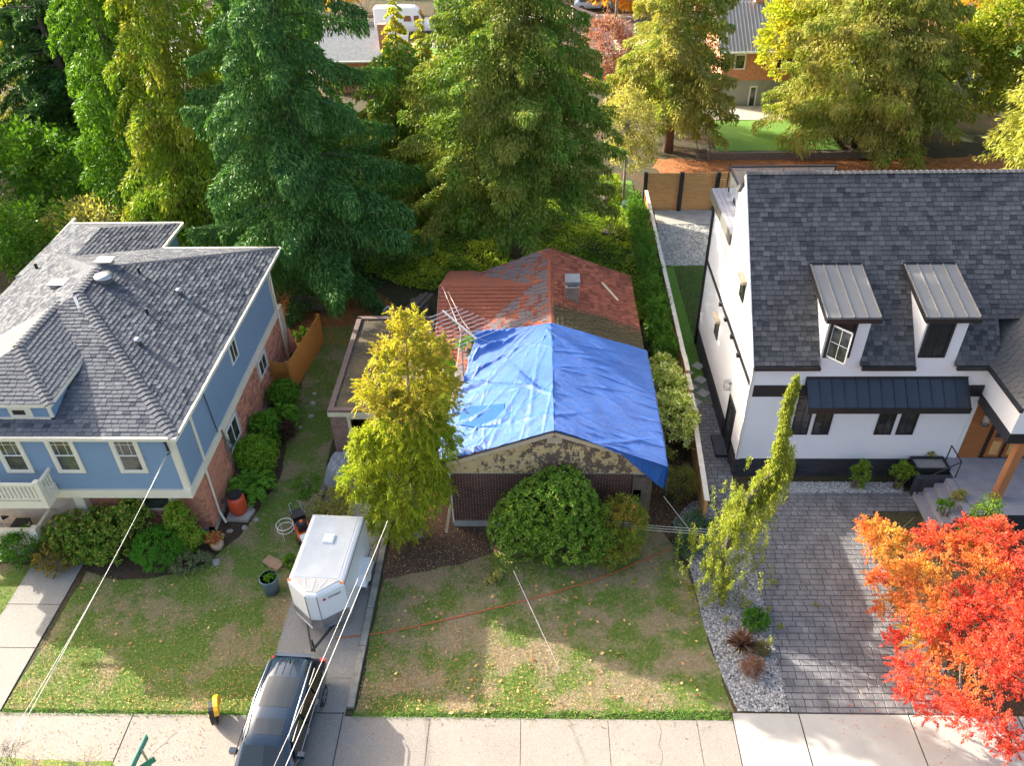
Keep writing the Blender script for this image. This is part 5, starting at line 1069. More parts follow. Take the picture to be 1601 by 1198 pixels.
mt_cedar_y = leafmat('yellowing_cedar', [G(.12, .17, .02), G(.16, .20, .025), G(.22, .21, .035)], .4, .3, cols2=[G(.07, .15, .018), G(.10, .18, .02)])
mt_dark = leafmat('dark_conifer', [G(.015, .05, .02), G(.03, .08, .028), G(.05, .11, .035)], .5, .15)
mt_far = leafmat('warm_cedar', [G(.07, .12, .025), G(.11, .16, .035), G(.16, .19, .05)], .4, .3, cols2=[G(.15, .15, .035), G(.19, .17, .05)])
mt_gold = leafmat('golden_leaves', [G(.45, .28, .03), G(.55, .36, .04), G(.38, .30, .04)], .5, .4)
mt_orange = leafmat('orange_leaves', [G(.55, .24, .03), G(.6, .32, .04)], .5, .4)
mt_lime = leafmat('lime_leaves', [G(.22, .30, .04), G(.30, .36, .06), G(.16, .24, .03)], .5, .4, cols2=[G(.35, .36, .06), G(.42, .38, .06)])
mt_plum = leafmat('plum_leaves', [G(.16, .06, .06), G(.24, .11, .10), G(.34, .20, .17)], .6, .3)
mt_pale = leafmat('pale_leaves', [G(.26, .28, .12), G(.34, .36, .18), G(.2, .22, .08)], .6, .35)
# --- the big trees behind the houses
conifer('spruce_tree', 'huge blue-green spruce with drooping boughs right behind the blue house', (-12.9, 42.5), 30, 7.3, mt_spruce, 150000, zc=.02, droop=.45, hang=1.0, lift=.22, L=.26, Wd=.07, nb=120, seed=3, tip_curl=.1, frond=.30, power=.6, dens_out=.75)
conifer('cedar_tree', 'broad feathery green cedar standing directly behind the tarped house', (-1.3, 46.0), 21.5, 7.0, mt_cedar, 135000, zc=.22, droop=.55, hang=.7, lift=.32, L=.25, Wd=.085, nb=200, seed=4, frond=.34, power=.45, tip_curl=.12, barkm=bark, trunk_r=.42)
conifer('cedar_tree', 'bright green cedar at left centre between the bare-trunked pines and a yellowish cedar', (-25.0, 49), 27, 4.2, mt_cedar_b, 48000, zc=.02, droop=.8, hang=.9, lift=.2, L=.3, Wd=.1, nb=150, seed=5, frond=.5, power=.5)
conifer('cedar_tree', 'yellowish cedar half hidden by the left side of the big spruce', (-20.6, 46.5), 25, 4.8, mt_cedar_y, 46000, zc=.02, droop=.8, hang=.9, lift=.2, L=.3, Wd=.1, nb=140, seed=6, frond=.5, power=.45)
conifer('cedar_tree', 'dark shaded cedar filling the gap between spruce and broad cedar', (-9.0, 54), 11.5, 6.0, mt_cedar, 30000, zc=.02, droop=.7, hang=.8, lift=.2, L=.40, Wd=.13, nb=120, seed=7, frond=.5, power=.5)
conifer('cedar_tree', 'tall narrow cedar above the timber back fence', (10.6, 63.8), 19.5, 5.4, mt_far, 56000, zc=.16, droop=.6, hang=.7, lift=.3, L=.32, Wd=.09, nb=180, seed=8, frond=.42, power=.5, barkm=bark_red, tip_curl=.12)
conifer('cedar_tree', 'wide sunlit cedar behind the white house ridge', (25.6, 64.5), 16.5, 8.2, mt_far, 85000, zc=.13, droop=.6, hang=.8, lift=.38, L=.34, Wd=.095, nb=200, seed=9, frond=.45, power=.42, tip_curl=.14)
conifer('fir_tree', 'dark green fir showing in the gaps high behind the big spruce', (-19.5, 60), 21, 6.5, mt_cedar_b, 38000, zc=.02, droop=.7, hang=.7, L=.4, Wd=.14, nb=120, seed=71, frond=.5, power=.45)
conifer('fir_tree', 'green fir low behind the right side of the big spruce', (-7.0, 62), 8.5, 5.0, mt_cedar, 26000, zc=.02, droop=.7, hang=.7, L=.4, Wd=.14, nb=110, seed=72, frond=.5, power=.45)
conifer('fir_tree', 'dark fir filling the upper left corner behind the leaning pines', (-36.5, 62), 24, 6.0, mt_dark, 36000, zc=.02, droop=.6, hang=.6, L=.4, Wd=.13, nb=120, seed=73, frond=.45, power=.5)
# far-left pines with visible trunks
for i, (b0, tp_, lab) in enumerate(((tuple(P(172, 285)[:2]), tuple(PY(40, -25, P(172, 285)[1])), 'leaning bare-trunked pine at the far left, the outer one of the pair'), (tuple(P(180, 270)[:2]), tuple(PY(98, -25, P(180, 270)[1])), 'leaning bare-trunked pine at the far left, the inner one of the pair'))):
    t = thing('pine_tree', lab, 'tree', (*b0, 0), 'leaning pines at the left'); b3 = np.array((*b0, 0.)); tp3 = np.array(tp_)-b3
    obj('trunk', MB().tube([b3+tp3*f for f in (0, .25, .5, .75, 1)], [.55, .46, .38, .28, .1], 12), bark_pale if i else bark, t, smooth=True)
    r_ = np.random.default_rng(50+i); cs, ds = [], []; lb = MB()
    for k in range(56):
        f = r_.uniform(.18, .95); o = b3+tp3*f; a = r_.uniform(0, 6.28); R = r_.uniform(2.6, 5.4)*(1.15-f*.5); dh = np.array((math.cos(a), math.sin(a), 0)); sd_ = np.array((-dh[1], dh[0], 0)); kk = 800
        tt = r_.random(kk)**.5*.85+.15; s = r_.uniform(-1, 1, kk); w = .34*R*(1.05-tt)+.2; c = o+dh*(tt*R)[:, None]+sd_*(s*w)[:, None]; c[:, 2] += R*(.12*tt-.28*tt**2)-np.abs(r_.normal(0, .16, kk)); c[:, 2] += r_.normal(0, .08, kk)
        d = dh*.8+sd_*(np.sign(s)*.5)[:, None]+r_.normal(0, .3, (kk, 3)); cs.append(c); ds.append(d); lb.tube([o, o+dh*R*.5+(0, 0, R*.03), o+dh*R*.95+(0, 0, -R*.12)], [.1, .06, .02], 5, False)
    obj('limbs', lb, bark, t); put('crown', [leafquads(np.concatenate(cs), np.concatenate(ds), .5, .1, 70+i)], mt_dark if i == 0 else mt_spruce, t)
# --- understorey at the left, sunlit from behind
for i, (x, y, h, r, m, lab) in enumerate(((-34, 52, 6.5, 5, mt_cedar_b, 'bushy green tree low at the far left edge'), (-27.5, 46.0, 4.0, 3.2, mt_pale, 'pale leafy bush in dappled light below the leaning pines'), (-32, 44.5, 4.5, 3.6, mt_cedar_b, 'bright green bush at the left edge beside the blue house roof'), (-42.5, 66, 13, 6, mt_lime, 'yellow-green autumn tree seen through the leaning pines'), (-50, 84, 13, 7, mt_orange, 'orange autumn tree far behind the leaning pines'), (-21, 45.0, 3.0, 2.8, mt_cedar_b, 'leafy green bush just behind the blue house back roof'), (-17, 44.5, 2.6, 2.2, mt_dark, 'dark green bush at the foot of the big spruce, left side'), (-43, 78, 12, 7, mt_lime, 'lime tree far off in the upper left corner'))):
    bush('leafy_tree' if h > 5 else 'leafy_bush', lab, (x, y), [((x, y, h*.6), (r, r*.8, h*.42)), ((x+r*.5, y-.8, h*.4), (r*.7, r*.6, h*.32)), ((x-r*.5, y-.5, h*.45), (r*.7, r*.7, h*.35))], m, 9000, .34 if h > 5 else .24, .2 if h > 5 else .13, 80+i, rc=.5, cat='tree' if h > 5 else 'shrub', clumps=30)
conifer('arborvitae', 'slim sunlit arborvitae between the spruce top and the white van', (-12.5, 76), 9.5, 2.3, mt_lime, 6000, zc=.0, hang=.3, L=.45, Wd=.2, nb=60, seed=31)
conifer('arborvitae', 'second slim arborvitae nearer the broad cedar', (-10.0, 74), 8, 2.0, mt_lime, 5000, zc=.0, hang=.3, L=.45, Wd=.2, nb=60, seed=32)
# --- right background trees
bush('plum_tree', 'small tree with dull purple leaves and pale twigs behind the broad cedar', (6.2, 72), [((6.0, 72, 5.5), (2.4, 2, 3.0)), ((7.6, 71, 4), (1.8, 1.6, 2.0))], mt_plum, 5200, .26, .12, 120, rc=.4, stems=30, cat='tree', trunk=[([(6.2, 72, 0), (6.2, 72, 3.5)], [.2, .12])], barkm=bark_pale)
bush('small_tree', 'slender pale-leaved young tree beside the timber fence corner', (6.1, 54.5), [((6.1, 54.5, 5.6), (1.9, 1.7, 2.4)), ((6.6, 54.2, 3.8), (1.7, 1.4, 1.4))], mt_pale, 6500, .17, .09, 121, rc=.3, stems=46, cat='tree', trunk=[([(6.2, 54.5, 0), (6.2, 54.5, 2.0), (6.1, 54.5, 5.5)], [.11, .09, .05])], barkm=bark_pale)
bush('yellow_tree', 'yellow-green round tree in front of the far brick house', (22.2, 70), [((21.8, 70, 8.0), (3.4, 2.6, 3.2)), ((24.5, 69.5, 9.0), (3.2, 2.6, 3.4)), ((20.4, 69.5, 6.4), (2.4, 2.0, 2.2))], mt_lime, 16000, .28, .17, 122, rc=.45, cat='tree', trunk=[([(22.5, 70, 0), (22.4, 70, 6)], [.3, .2])])
bush('green_tree', 'dense mid-green tree at the right behind the sunlit cedar', (38, 66), [((38, 66, 7), (5, 4, 5)), ((34, 67, 5), (3.6, 3, 4))], leafmat('mid_green', [G(.09, .15, .02), G(.15, .2, .03), G(.25, .24, .04)], .4, .3), 16000, .36, .2, 123, rc=.5, cat='tree', trunk=[([(38, 66, 0), (38, 66, 5)], [.4, .25])])
bush('golden_tree', 'golden yellow weeping tree in the upper right corner', (43.5, 77), [((43, 77, 10), (7, 5, 5.5)), ((49, 75, 8), (5, 4, 6)), ((38.5, 78, 10), (4.2, 3.5, 4.0))], mt_gold, 22000, .5, .16, 124, rc=.6, cat='tree', droop=1.2, trunk=[([(44, 77, 0), (44, 77, 7)], [.5, .3])])
bush('weeping_tree', 'pale lime weeping tree at the right edge above the dark roof', (34.5, 50.5), [((34.0, 50.5, 7.6), (4.6, 4, 4.2)), ((31.6, 49.5, 5.0), (3.2, 3, 3.6)), ((36.5, 49, 6.0), (4, 4, 5.5))], leafmat('lime_weeping', [G(.30, .36, .09), G(.38, .42, .13), G(.24, .32, .06), G(.45, .45, .14)], .5, .4), 30000, .34, .085, 125, rc=.45, cat='tree', droop=1.5, trunk=[([(34.5, 50.5, 0), (34.5, 50.5, 5)], [.35, .25])])
for i, (x, y, z, r) in enumerate(((10.5, 110, 4, 5), (19, 112, 6, 6), (29, 108, 7, 7), (38, 104, 7, 7), (-2, 120, 5, 7), (-22, 112, 5, 7))):
    bush('autumn_tree', ('orange tree across the far street beside the pole', 'orange tree over the far rooftops, centre right', 'orange tree behind the pale metal roof', 'orange tree behind the tan roof on the right', 'orange tree at the top centre beyond the far street', 'orange tree at the top left beyond the van')[i], (x, y), [((x, y, z), (r, r*.7, z*.8))], mt_orange if i != 5 else mt_gold, 3500, .6, .35, 130+i, rc=.9, cat='tree', group='orange trees beyond the far street')
# --- hedge along the fence, ground ivy
mt_laurel = leafmat('laurel_leaves', [G(.035, .10, .015), G(.05, .13, .02), G(.08, .17, .03)], .6, .25, rough=.35)
bl = [((6.35+.01*i+.1*math.sin(i*1.7), 29.6+i*.95, 1.35+.15*math.sin(i)), (.62, .8, 1.35+.12*math.sin(i*2.1))) for i in range(4, 22)]
bush('laurel_hedge', 'tall dark green laurel hedge running along the fence beside the red roof', (6.3, 38), bl, mt_laurel, 32000, .13, .06, 140, rc=.16, stems=22, cat='hedge', clumps=18)
mt_ivy = leafmat('ivy_leaves', [G(.13, .22, .02), G(.18, .28, .03), G(.22, .30, .045)], .25, .3, cols2=[G(.035, .09, .012), G(.06, .13, .02)])
r_ = np.random.default_rng(141); n = 46000; x = r_.uniform(-10.5, 6.2, n); y = r_.uniform(38.2, 58, n); k = ~((x < -4.5) & (y < 41+(-4.5-x)*.4)); x, y = x[k], y[k]
hz = .25+.45*np.clip(np.sin(x*1.1+1)*np.sin(y*.9)+.5*np.sin(x*2.3+y*1.7)+.4, 0, 2)
c = np.stack([x, y, hz*r_.random(len(x))**.3+.03], 1); d = np.stack([r_.normal(size=len(x)), r_.normal(size=len(x))-.3, r_.normal(size=len(x))*.4], 1)
put('ground_ivy', [leafquads(c, d, .2, .12, 142)], mt_ivy, None, kind='stuff')
# ================================================================ garden shrubs
mt_fern = leafmat('fern_green', [G(.05, .15, .015), G(.08, .20, .025), G(.12, .24, .04)], .8, .3)
mt_deep = leafmat('deep_green', [G(.025, .085, .012), G(.04, .12, .018), G(.065, .16, .025)], .8, .2, rough=.4)
mt_sal = leafmat('salal_green', [G(.045, .13, .015), G(.07, .18, .02), G(.10, .22, .03)], .8, .25, rough=.4)
mt_burg = leafmat('burgundy_leaves', [G(.05, .015, .018), G(.09, .025, .03), G(.05, .05, .02)], .8, .2)
def fern(name, label, loc, r, n, m, seed, group=None, h=.6):
    t = thing(name, label, 'plant', (loc[0], loc[1], 0), group); r_ = np.random.default_rng(seed); cs, ds = [], []; st = MB(); b0 = np.array((loc[0], loc[1], .05))
    for i in range(n):
        a = r_.uniform(0, 6.28); R = r*r_.uniform(.6, 1.1); dh = np.array((math.cos(a), math.sin(a), 0)); sd_ = np.array((-dh[1], dh[0], 0)); hh = h*r_.uniform(.6, 1.3)
        k = 34; tt = np.linspace(.12, 1, k); p = b0+dh*(tt*R)[:, None]; p[:, 2] += hh*np.sin(tt*2.4)
        for s in (-1, 1):
            w = .11*np.sin(np.clip(tt*3, 0, 2.9))+.02; cs.append(p+sd_*(s*w/2)[:, None]); ds.append(np.repeat((sd_*s+dh*.35)[None], k, 0)+r_.normal(0, .1, (k, 3)))
        st.tube([p[0], p[12], p[24], p[33]], [.008, .006, .004, .002], 3, False)
    obj('stems', st, bark, t); put('fronds', [leafquads(np.concatenate(cs), np.concatenate(ds), .14*r/.6, .045*r/.6, seed, 0, np.array((0, 0, 1)))], m, t)
SB = lambda x, y, z, r, h: [((x, y, z), (r, r*.95, h))]
bush('green_shrub', 'glossy round shrub at the orange fence gate, last of the row', (-12.35, 31.0), SB(-12.35, 31.0, .75, .8, .75), mt_sal, 5200, .12, .055, 150, rosette=.1, clumps=8)
fern('fern', 'sword fern between the gate shrub and a burgundy bush', (-12.2, 29.5), .95, 44, mt_fern, 151, h=.75)
bush('green_shrub', 'bright leafy shrub below the side-wall brick window', (-12.6, 28.4), SB(-12.6, 28.4, .8, .75, .8)+SB(-12.4, 27.8, .5, .6, .6), mt_sal, 5200, .13, .06, 152, rosette=.12, clumps=8)
bush('burgundy_shrub', 'small burgundy shrub beside the grass path', (-11.75, 28.6), SB(-11.75, 28.6, .5, .5, .5), mt_burg, 2200, .09, .045, 153, rc=.1)
bush('rounded_shrub', 'big yellow-green bamboo-leaved mound under the electric meter', (-12.55, 26.55), SB(-12.5, 26.5, .85, .95, .85), leafmat('bamboo_leaves', [G(.08, .2, .02), G(.13, .27, .03), G(.2, .34, .05)], .8, .3, rough=.4), 6500, .2, .04, 154, rosette=.2, clumps=10)
fern('fern', 'spreading sword fern beside the orange barrel', (-12.3, 24.9), 1.0, 46, mt_fern, 155, h=.7)
# front bed of the blue house
bush('rhododendron', 'large dark open rhododendron in front of the blue house porch', (-17.6, 21.6), [((-18.2, 21.6, 1.0), (1.3, .9, 1.0)), ((-16.9, 21.9, 1.1), (1.3, .8, 1.1)), ((-17.4, 21.2, .7), (1.5, .8, .7)), ((-16.1, 22.1, 1.4), (.8, .5, 1.2))], leafmat('leathery_green', [G(.035, .10, .015), G(.055, .14, .02), G(.10, .17, .03), G(.3, .26, .05)], .9, .2, rough=.4), 14000, .15, .06, 156, rosette=.15, clumps=10, stems=30, shell=.3)
bush('boxwood', 'dense small-leaved clipped green mound against the brick wall', (-14.95, 21.3), SB(-14.95, 21.3, .62, .98, .72), leafmat('box_leaves', [G(.035, .13, .012), G(.05, .17, .018), G(.07, .21, .025)], 1, .2), 11000, .06, .035, 157, rc=.1, shell=.8)
bush('leafy_shrub', 'upright yellow-green shrub by the white downspout corner', (-14.2, 22.1), [((-14.2, 22.1, 1.3), (.55, .4, 1.0)), ((-13.9, 21.8, .6), (.6, .45, .6))], leafmat('yellow_green_leaf', [G(.07, .18, .02), G(.12, .25, .03), G(.35, .33, .05)], .9, .3), 3400, .18, .075, 158, rosette=.17, clumps=8)
bush('silver_shrub', 'low grey-green shrub at the front edge of the bed', (-13.9, 20.75), SB(-13.9, 20.8, .3, .55, .35)+SB(-13.3, 21.0, .25, .4, .3), leafmat('silver_green', [G(.09, .12, .08), G(.16, .19, .13), G(.05, .08, .04)], 1, .2), 3000, .07, .035, 159, rc=.09)
bush('bronze_shrub', 'small bronze and orange shrub at the left side of the path', (-18.9, 21.0), SB(-19.0, 20.9, .55, .75, .6), leafmat('bronze', [G(.1, .09, .03), G(.2, .16, .04), G(.5, .33, .07), G(.06, .09, .03)], 1.2, .3), 4200, .1, .045, 160, rc=.12, spray=.3)
bush('green_shrub', 'dark olive shrub at the left edge under the balcony', (-20.3, 21.2), SB(-20.3, 21.3, .7, .9, .7), mt_deep, 4200, .1, .045, 161, rc=.12)
bush('leafy_vine', 'wild green vine growing between the red wing roof and the tarp', (-3.6, 28.0), [((-3.9, 28.2, 1.6), (.7, 1.3, 1.3)), ((-3.9, 29.6, 2.6), (.6, .8, 1.0)), ((-2.9, 30.2, 4.2), (.6, .5, .25)), ((-3.7, 26.6, 1.5), (.5, .9, 1.2))], mt_sal, 6500, .13, .075, 162, rc=.2, cat='vine')
bush('small_shrub', 'low yellow-green sapling at the end of the garage', (-8.9, 36.4), SB(-8.7, 36.2, .9, .9, .8), mt_lime, 2600, .13, .06, 163, rc=.18)
# shrubs right of the old house
bush('hydrangea', 'round shrub dotted with creamy white flower heads beside the stepped fence', (6.05, 28.0), [((5.95, 27.8, 1.6), (1.15, 1.4, 1.45)), ((5.9, 29.9, 1.7), (1.05, 1.2, 1.35)), ((6.0, 31.6, 1.4), (.8, 1.0, 1.1))], leafmat('hydrangea_leaf', [G(.12, .24, .03), G(.22, .34, .06), G(.6, .62, .3), G(.72, .72, .42)], 1, .35), 17000, .13, .085, 164, rc=.15)
bush('wispy_shrub', 'thin yellow-green twiggy shrub below the hydrangea', (5.95, 24.6), SB(6.0, 24.8, .8, .75, .8), leafmat('wispy', [G(.12, .14, .03), G(.2, .2, .05), G(.10, .08, .03)], 1, .3), 3000, .12, .03, 165, rc=.2, stems=26)
bush('blue_green_shrub', 'low blue-green shrub at the near end of the cedar fence', (6.5, 22.4), SB(6.4, 22.5, .5, .85, .6)+SB(6.0, 21.8, .35, .6, .4), leafmat('blue_green', [G(.04, .09, .06), G(.07, .13, .09), G(.03, .07, .035)], 1, .2), 4600, .09, .045, 166, rc=.13, shell=.4)
# rhododendron and neighbour in front of the tarped house
bush('rhododendron', 'big rounded green rhododendron in front of the tarped house', (.7, 21.9), [((.55, 21.9, 1.9), (2.05, 1.25, 1.75)), ((-.7, 21.8, 1.2), (1.2, 1.0, 1.3)), ((1.4, 21.4, 1.1), (1.6, 1.1, 1.1)), ((.9, 22.3, 2.9), (1.1, .8, 1.0))], leafmat('rhodo_leaf', [G(.05, .125, .018), G(.08, .18, .026), G(.13, .24, .04), G(.26, .36, .09)], .8, .22, rough=.35), 24000, .17, .055, 167, rosette=.17, stems=30, shell=.72, clumps=13)
bush('andromeda_shrub', 'bronze-green shrub with orange tips joined to the right of the rhododendron', (3.1, 21.9), [((3.2, 21.8, 1.4), (1.05, .95, 1.5)), ((2.9, 21.3, .8), (1.0, .8, .85))], leafmat('andromeda', [G(.12, .18, .03), G(.20, .2, .04), G(.36, .2, .045), G(.45, .2, .05)], .9, .3, cols2=[G(.10, .18, .03), G(.16, .22, .04)]), 11000, .10, .038, 168, rc=.13, stems=14, clumps=20)
bush('small_shrub', 'little variegated seedling on the dirt left of the rhododendron', (-1.65, 20.3), SB(-1.65, 20.3, .15, .32, .2), mt_pale, 260, .12, .06, 169, rc=.12, stems=3)
# the golden hinoki in the front yard
mt_hin = leafmat('golden_hinoki', [G(.20, .27, .02), G(.32, .36, .03), G(.44, .44, .05), G(.10, .18, .02)], .75, .35, cols2=[G(.10, .19, .02), G(.18, .25, .025), G(.28, .30, .03)])
mt_hint = leafmat('browning_hinoki', [G(.44, .28, .07), G(.40, .40, .06), G(.32, .38, .05), G(.46, .46, .08)], .9, .35, cols2=[G(.32, .40, .05), G(.24, .32, .04), G(.42, .46, .08)], lo=.5, hi=.66)
hx, hy = -4.85, 22.6
t = thing('golden_conifer', 'golden yellow-green conifer with a browning upper half in front of the garage', 'tree', (hx, hy, 0)); r_ = np.random.default_rng(170)
obj('trunk', MB().tube([(hx, hy, 0), (hx+.05, hy, 2), (hx+.1, hy+.1, 4.5), (hx+.4, hy+.3, 9.6)], [.2, .16, .11, .02], 8).tube([(hx+.1, hy, 4.4), (hx-.35, hy+.2, 7.2), (hx-.3, hy+.2, 9.2)], [.07, .04, .01], 6).tube([(hx+.08, hy, 2.8), (hx+.9, hy-.1, 4.2)], [.05, .02], 5), bark_pale, t)
pxb = lambda px, py, rx, rz, Y=22.8, ry=None: (tuple(PY(px, py, Y)), (rx*.0215, (ry or rx*.0215*.85), rz*.0215*1.25))
lowb = [pxb(632, 765, 82, 58, 22.6, 1.5), pxb(566, 762, 42, 44, 22.4), pxb(575, 700, 32, 34, 22.6), pxb(672, 750, 34, 48, 22.6), pxb(620, 815, 56, 24, 22.2), pxb(600, 700, 48, 40, 22.7), pxb(672, 690, 52, 40, 22.7), pxb(645, 660, 60, 40, 22.8)]
c, d = blob_pts(lowb, 80000, 171, .24, .55, 46, 1.3, spray=.42, sdrop=.8); d[:, 2] -= .5; k = c[:, 2] > .1; crown_a = put('crown', [leafquads(c[k], d[k], .12, .036, 172)], mt_hin, t)
ub = [pxb(648, 630, 76, 40, 22.9), pxb(590, 620, 40, 36, 22.9), pxb(690, 610, 38, 40, 22.9), pxb(648, 575, 58, 40, 23.0), pxb(605, 560, 26, 26, 23.0), pxb(675, 550, 32, 30, 23.0), pxb(638, 530, 40, 30, 23.0), pxb(648, 500, 16, 18, 23.0), pxb(622, 492, 11, 13, 23.0), pxb(612, 635, 40, 26, 22.8)]
c, d = blob_pts(ub, 40000, 173, .17, .3, 44, 1.3, spray=.5, sdrop=.3); put('crown', [leafquads(c, d, .12, .036, 174)], mt_hint, t)
# weeping cedar on the gravel
mt_weep = leafmat('weeping_cedar_needles', [G(.13, .18, .03), G(.19, .24, .045), G(.26, .29, .07), G(.08, .13, .02)], 1.0, .3)
spine = [(6.95, 19.2, 0), (6.85, 19.35, 1.2), (7.1, 19.7, 2.4), (7.6, 20.0, 3.4), (8.05, 20.3, 4.3), (8.2, 20.6, 5.2), (8.4, 20.9, 6.0), (8.75, 21.1, 6.5)]
pz0, pz1 = P(1135, 945, 0), None
def along(px, py, Y): return PY(px, py, Y)
spine = [tuple(P(1128, 935, .0)), tuple(PY(1130, 870, 19.5)), tuple(PY(1150, 810, 19.9)), tuple(PY(1185, 762, 20.3)), tuple(PY(1215, 730, 20.7)), tuple(PY(1226, 680, 21.0)), tuple(PY(1233, 630, 21.3)), tuple(PY(1246, 590, 21.5))]
t = thing('weeping_cedar', 'tall leaning weeping cedar with hanging lime green curtains at the drive edge', 'tree', (spine[0][0], spine[0][1], 0)); r_ = np.random.default_rng(175)
obj('trunk', MB().tube(spine, [.12, .11, .1, .085, .07, .05, .035, .015], 7), bark, t)
sp_ = np.array(spine); cs, ds = [], []
def curtain(o, length, spread, k, thick=.1):
    f = r_.random(k)**.8; c = o+np.stack([r_.normal(0, thick, k)+spread*f, r_.normal(0, thick, k), -f*length], 1); cs.append(c); ds.append(np.stack([r_.normal(0, .45, k), r_.normal(0, .45, k), -np.ones(k)*.8], 1))
for i in range(900):
    f = r_.random()**.9*7; j = min(int(f), 6); p = sp_[j]*(1-(f-j))+sp_[j+1]*(f-j); top_ = f/7
    ww = ((1.0-top_)**1.9*1.35+.04)*(1+.45*math.sin(f*5.1+1))*(.32 if top_ > .7 else .7 if top_ > .55 else 1.05); o = p+r_.normal(0, 1, 3)*np.array((ww*.55, ww*.5, .12)); ln_ = min(max(o[2]-.1, .2), r_.uniform(.4, 1.5)*(1.1-.65*top_)); curtain(o, ln_, r_.normal(0, .1), 62, .035+.02*(1-top_))
for (px, py, Y, ln_) in ((1228, 690, 20.9, 2.9), (1240, 695, 20.9, 2.4), (1232, 680, 20.9, 3.2), (1222, 700, 20.8, 2.2), (1190, 750, 20.4, 2.2), (1205, 745, 20.5, 2.6), (1228, 690, 20.9, 1.9), (1240, 700, 20.9, 2.0), (1236, 715, 20.8, 2.6), (1213, 735, 20.6, 2.3), (1222, 725, 20.7, 3.0), (1200, 745, 20.5, 1.6), (1175, 775, 20.2, 1.8)):
    for q in range(5): curtain(PY(px, py, Y)+r_.normal(0, .07, 3), ln_*r_.uniform(.7, 1), .05, 120, .06)
put('foliage', [leafquads(np.concatenate(cs), np.concatenate(ds), .10, .032, 176)], mt_weep, t)
# red maple
mt_map = leafmat('red_maple', [G(.60, .06, .045), G(.66, .10, .06), G(.70, .17, .07), G(.64, .08, .08)], .42, .3, cols2=[G(.66, .24, .06), G(.68, .36, .08), G(.42, .38, .06)], lo=.5, hi=.75)
mt_map2 = leafmat('orange_maple', [G(.66, .28, .06), G(.68, .38, .08), G(.62, .46, .09), G(.40, .38, .06)], .5, .3, cols2=[G(.66, .13, .07), G(.70, .22, .08)], lo=.4, hi=.62)
t = thing('maple_tree', 'blazing red and orange maple spreading over the right side of the drive', 'tree', (14.6, 17.6, 0)); r_ = np.random.default_rng(177)
tr_ = MB().tube([(14.6, 17.6, 0), (14.5, 17.6, 1.3)], [.2, .14], 8)
redb = [(P(1480, 960, 2.6), (1.6, 1.2, .8)), (P(1560, 1040, 2.8), (1.3, 1.2, .8)), (P(1440, 1060, 1.9), (1.0, .8, .5)), (P(1560, 900, 3.4), (1.4, 1.2, .7)), (P(1470, 850, 3.2), (1.0, .8, .5)), (P(1545, 840, 3.4), (1.2, .9, .6)), (P(1540, 1130, 2.3), (.9, .6, .4)), (P(1395, 950, 1.9), (.7, .6, .4)), (P(1585, 1170, 2.2), (.6, .4, .35)), (P(1600, 970, 3.3), (1.2, 1.2, .7)), (P(1420, 1090, 1.5), (.35, .3, .25)), (P(1370, 905, 1.6), (.45, .35, .3)), (P(1400, 1000, 1.7), (.5, .4, .3)), (P(1500, 1100, 2.2), (.8, .5, .4)), (P(1460, 1115, 1.6), (.4, .3, .25))]
orb = [(P(1385, 850, 1.9), (1.0, .8, .7)), (P(1400, 900, 1.5), (.8, .7, .6)), (P(1360, 822, 2.0), (.5, .45, .4)), (P(1440, 900, 2.6), (1.0, .8, .5)), (P(1450, 1000, 1.8), (.9, .8, .6))]
for c_, r2 in redb+orb:
    tr_.tube([(14.5, 17.6, 1.2), (np.array((14.5, 17.6, 1.2))+c_)/2+(0, 0, .2), tuple(c_)], [.07, .045, .015], 5, False)
    for q in range(4): tr_.tube([tuple(c_), tuple(c_+r_.normal(0, .6, 3)*np.array(r2))], [.015, .005], 4, False)
obj('trunk', tr_, bark, t)
c, d = blob_pts([(tuple(a), b) for a, b in redb], 95000, 178, .2, .25, 60, .6, spray=.42, sdrop=.35); put('crown', [leafquads(c, d, .062, .034, 179, .3)], mt_map, t)
c, d = blob_pts([(tuple(a), b) for a, b in orb], 34000, 180, .2, .3, 60, .6, spray=.4, sdrop=.35); put('crown', [leafquads(c, d, .06, .033, 181, .3)], mt_map2, t)
# spiky cordyline and small plants on the gravel
t = thing('cordyline', 'spiky dark red-brown cordyline on the pale gravel', 'plant', (7.15, 17.3, 0)); r_ = np.random.default_rng(182); q = MB()
for i in range(150):
    a = r_.uniform(0, 6.28); e_ = r_.uniform(.05, 1.45); R = r_.uniform(.55, .75); d_ = np.array((math.cos(a)*math.cos(e_), math.sin(a)*math.cos(e_), math.sin(e_))); s_ = np.array((-math.sin(a), math.cos(a), 0))*.022; o = np.array((7.15, 17.3, .35))
    q.add([o-s_, o+s_, o+d_*R*.6+s_*.8, o+d_*R-(0, 0, .08), o+d_*R*.6-s_*.8], [(0, 1, 2, 3, 4)])
obj('spiky_leaves', q, leafmat('cordyline_leaf', [G(.06, .03, .022), G(.11, .055, .04), G(.16, .10, .07)], 1, .2), t, kind='stuff')
obj('stem', MB().tube([(7.15, 17.3, 0), (7.15, 17.3, .4)], .06, 8), bark, t)
bush('brown_shrub', 'small wiry brown shrub nearest the pavement on the gravel', (7.35, 16.35), SB(7.35, 16.35, .3, .38, .35), leafmat('brown_leaf', [G(.12, .06, .04), G(.2, .11, .07)], 1, .2), 1600, .09, .02, 183, rc=.14)
bush('green_shrub', 'little dark green shrub beside the cordyline', (7.9, 18.3), SB(7.85, 18.35, .3, .45, .35), mt_deep, 2400, .08, .04, 184, rc=.1)
bush('bronze_tuft', 'bronze green tuft between cordyline and driveway', (7.85, 17.2), SB(7.85, 17.2, .2, .28, .25), leafmat('bronze_tuft', [G(.12, .10, .03), G(.08, .08, .03)], 1, .2), 900, .1, .025, 185, rc=.1)
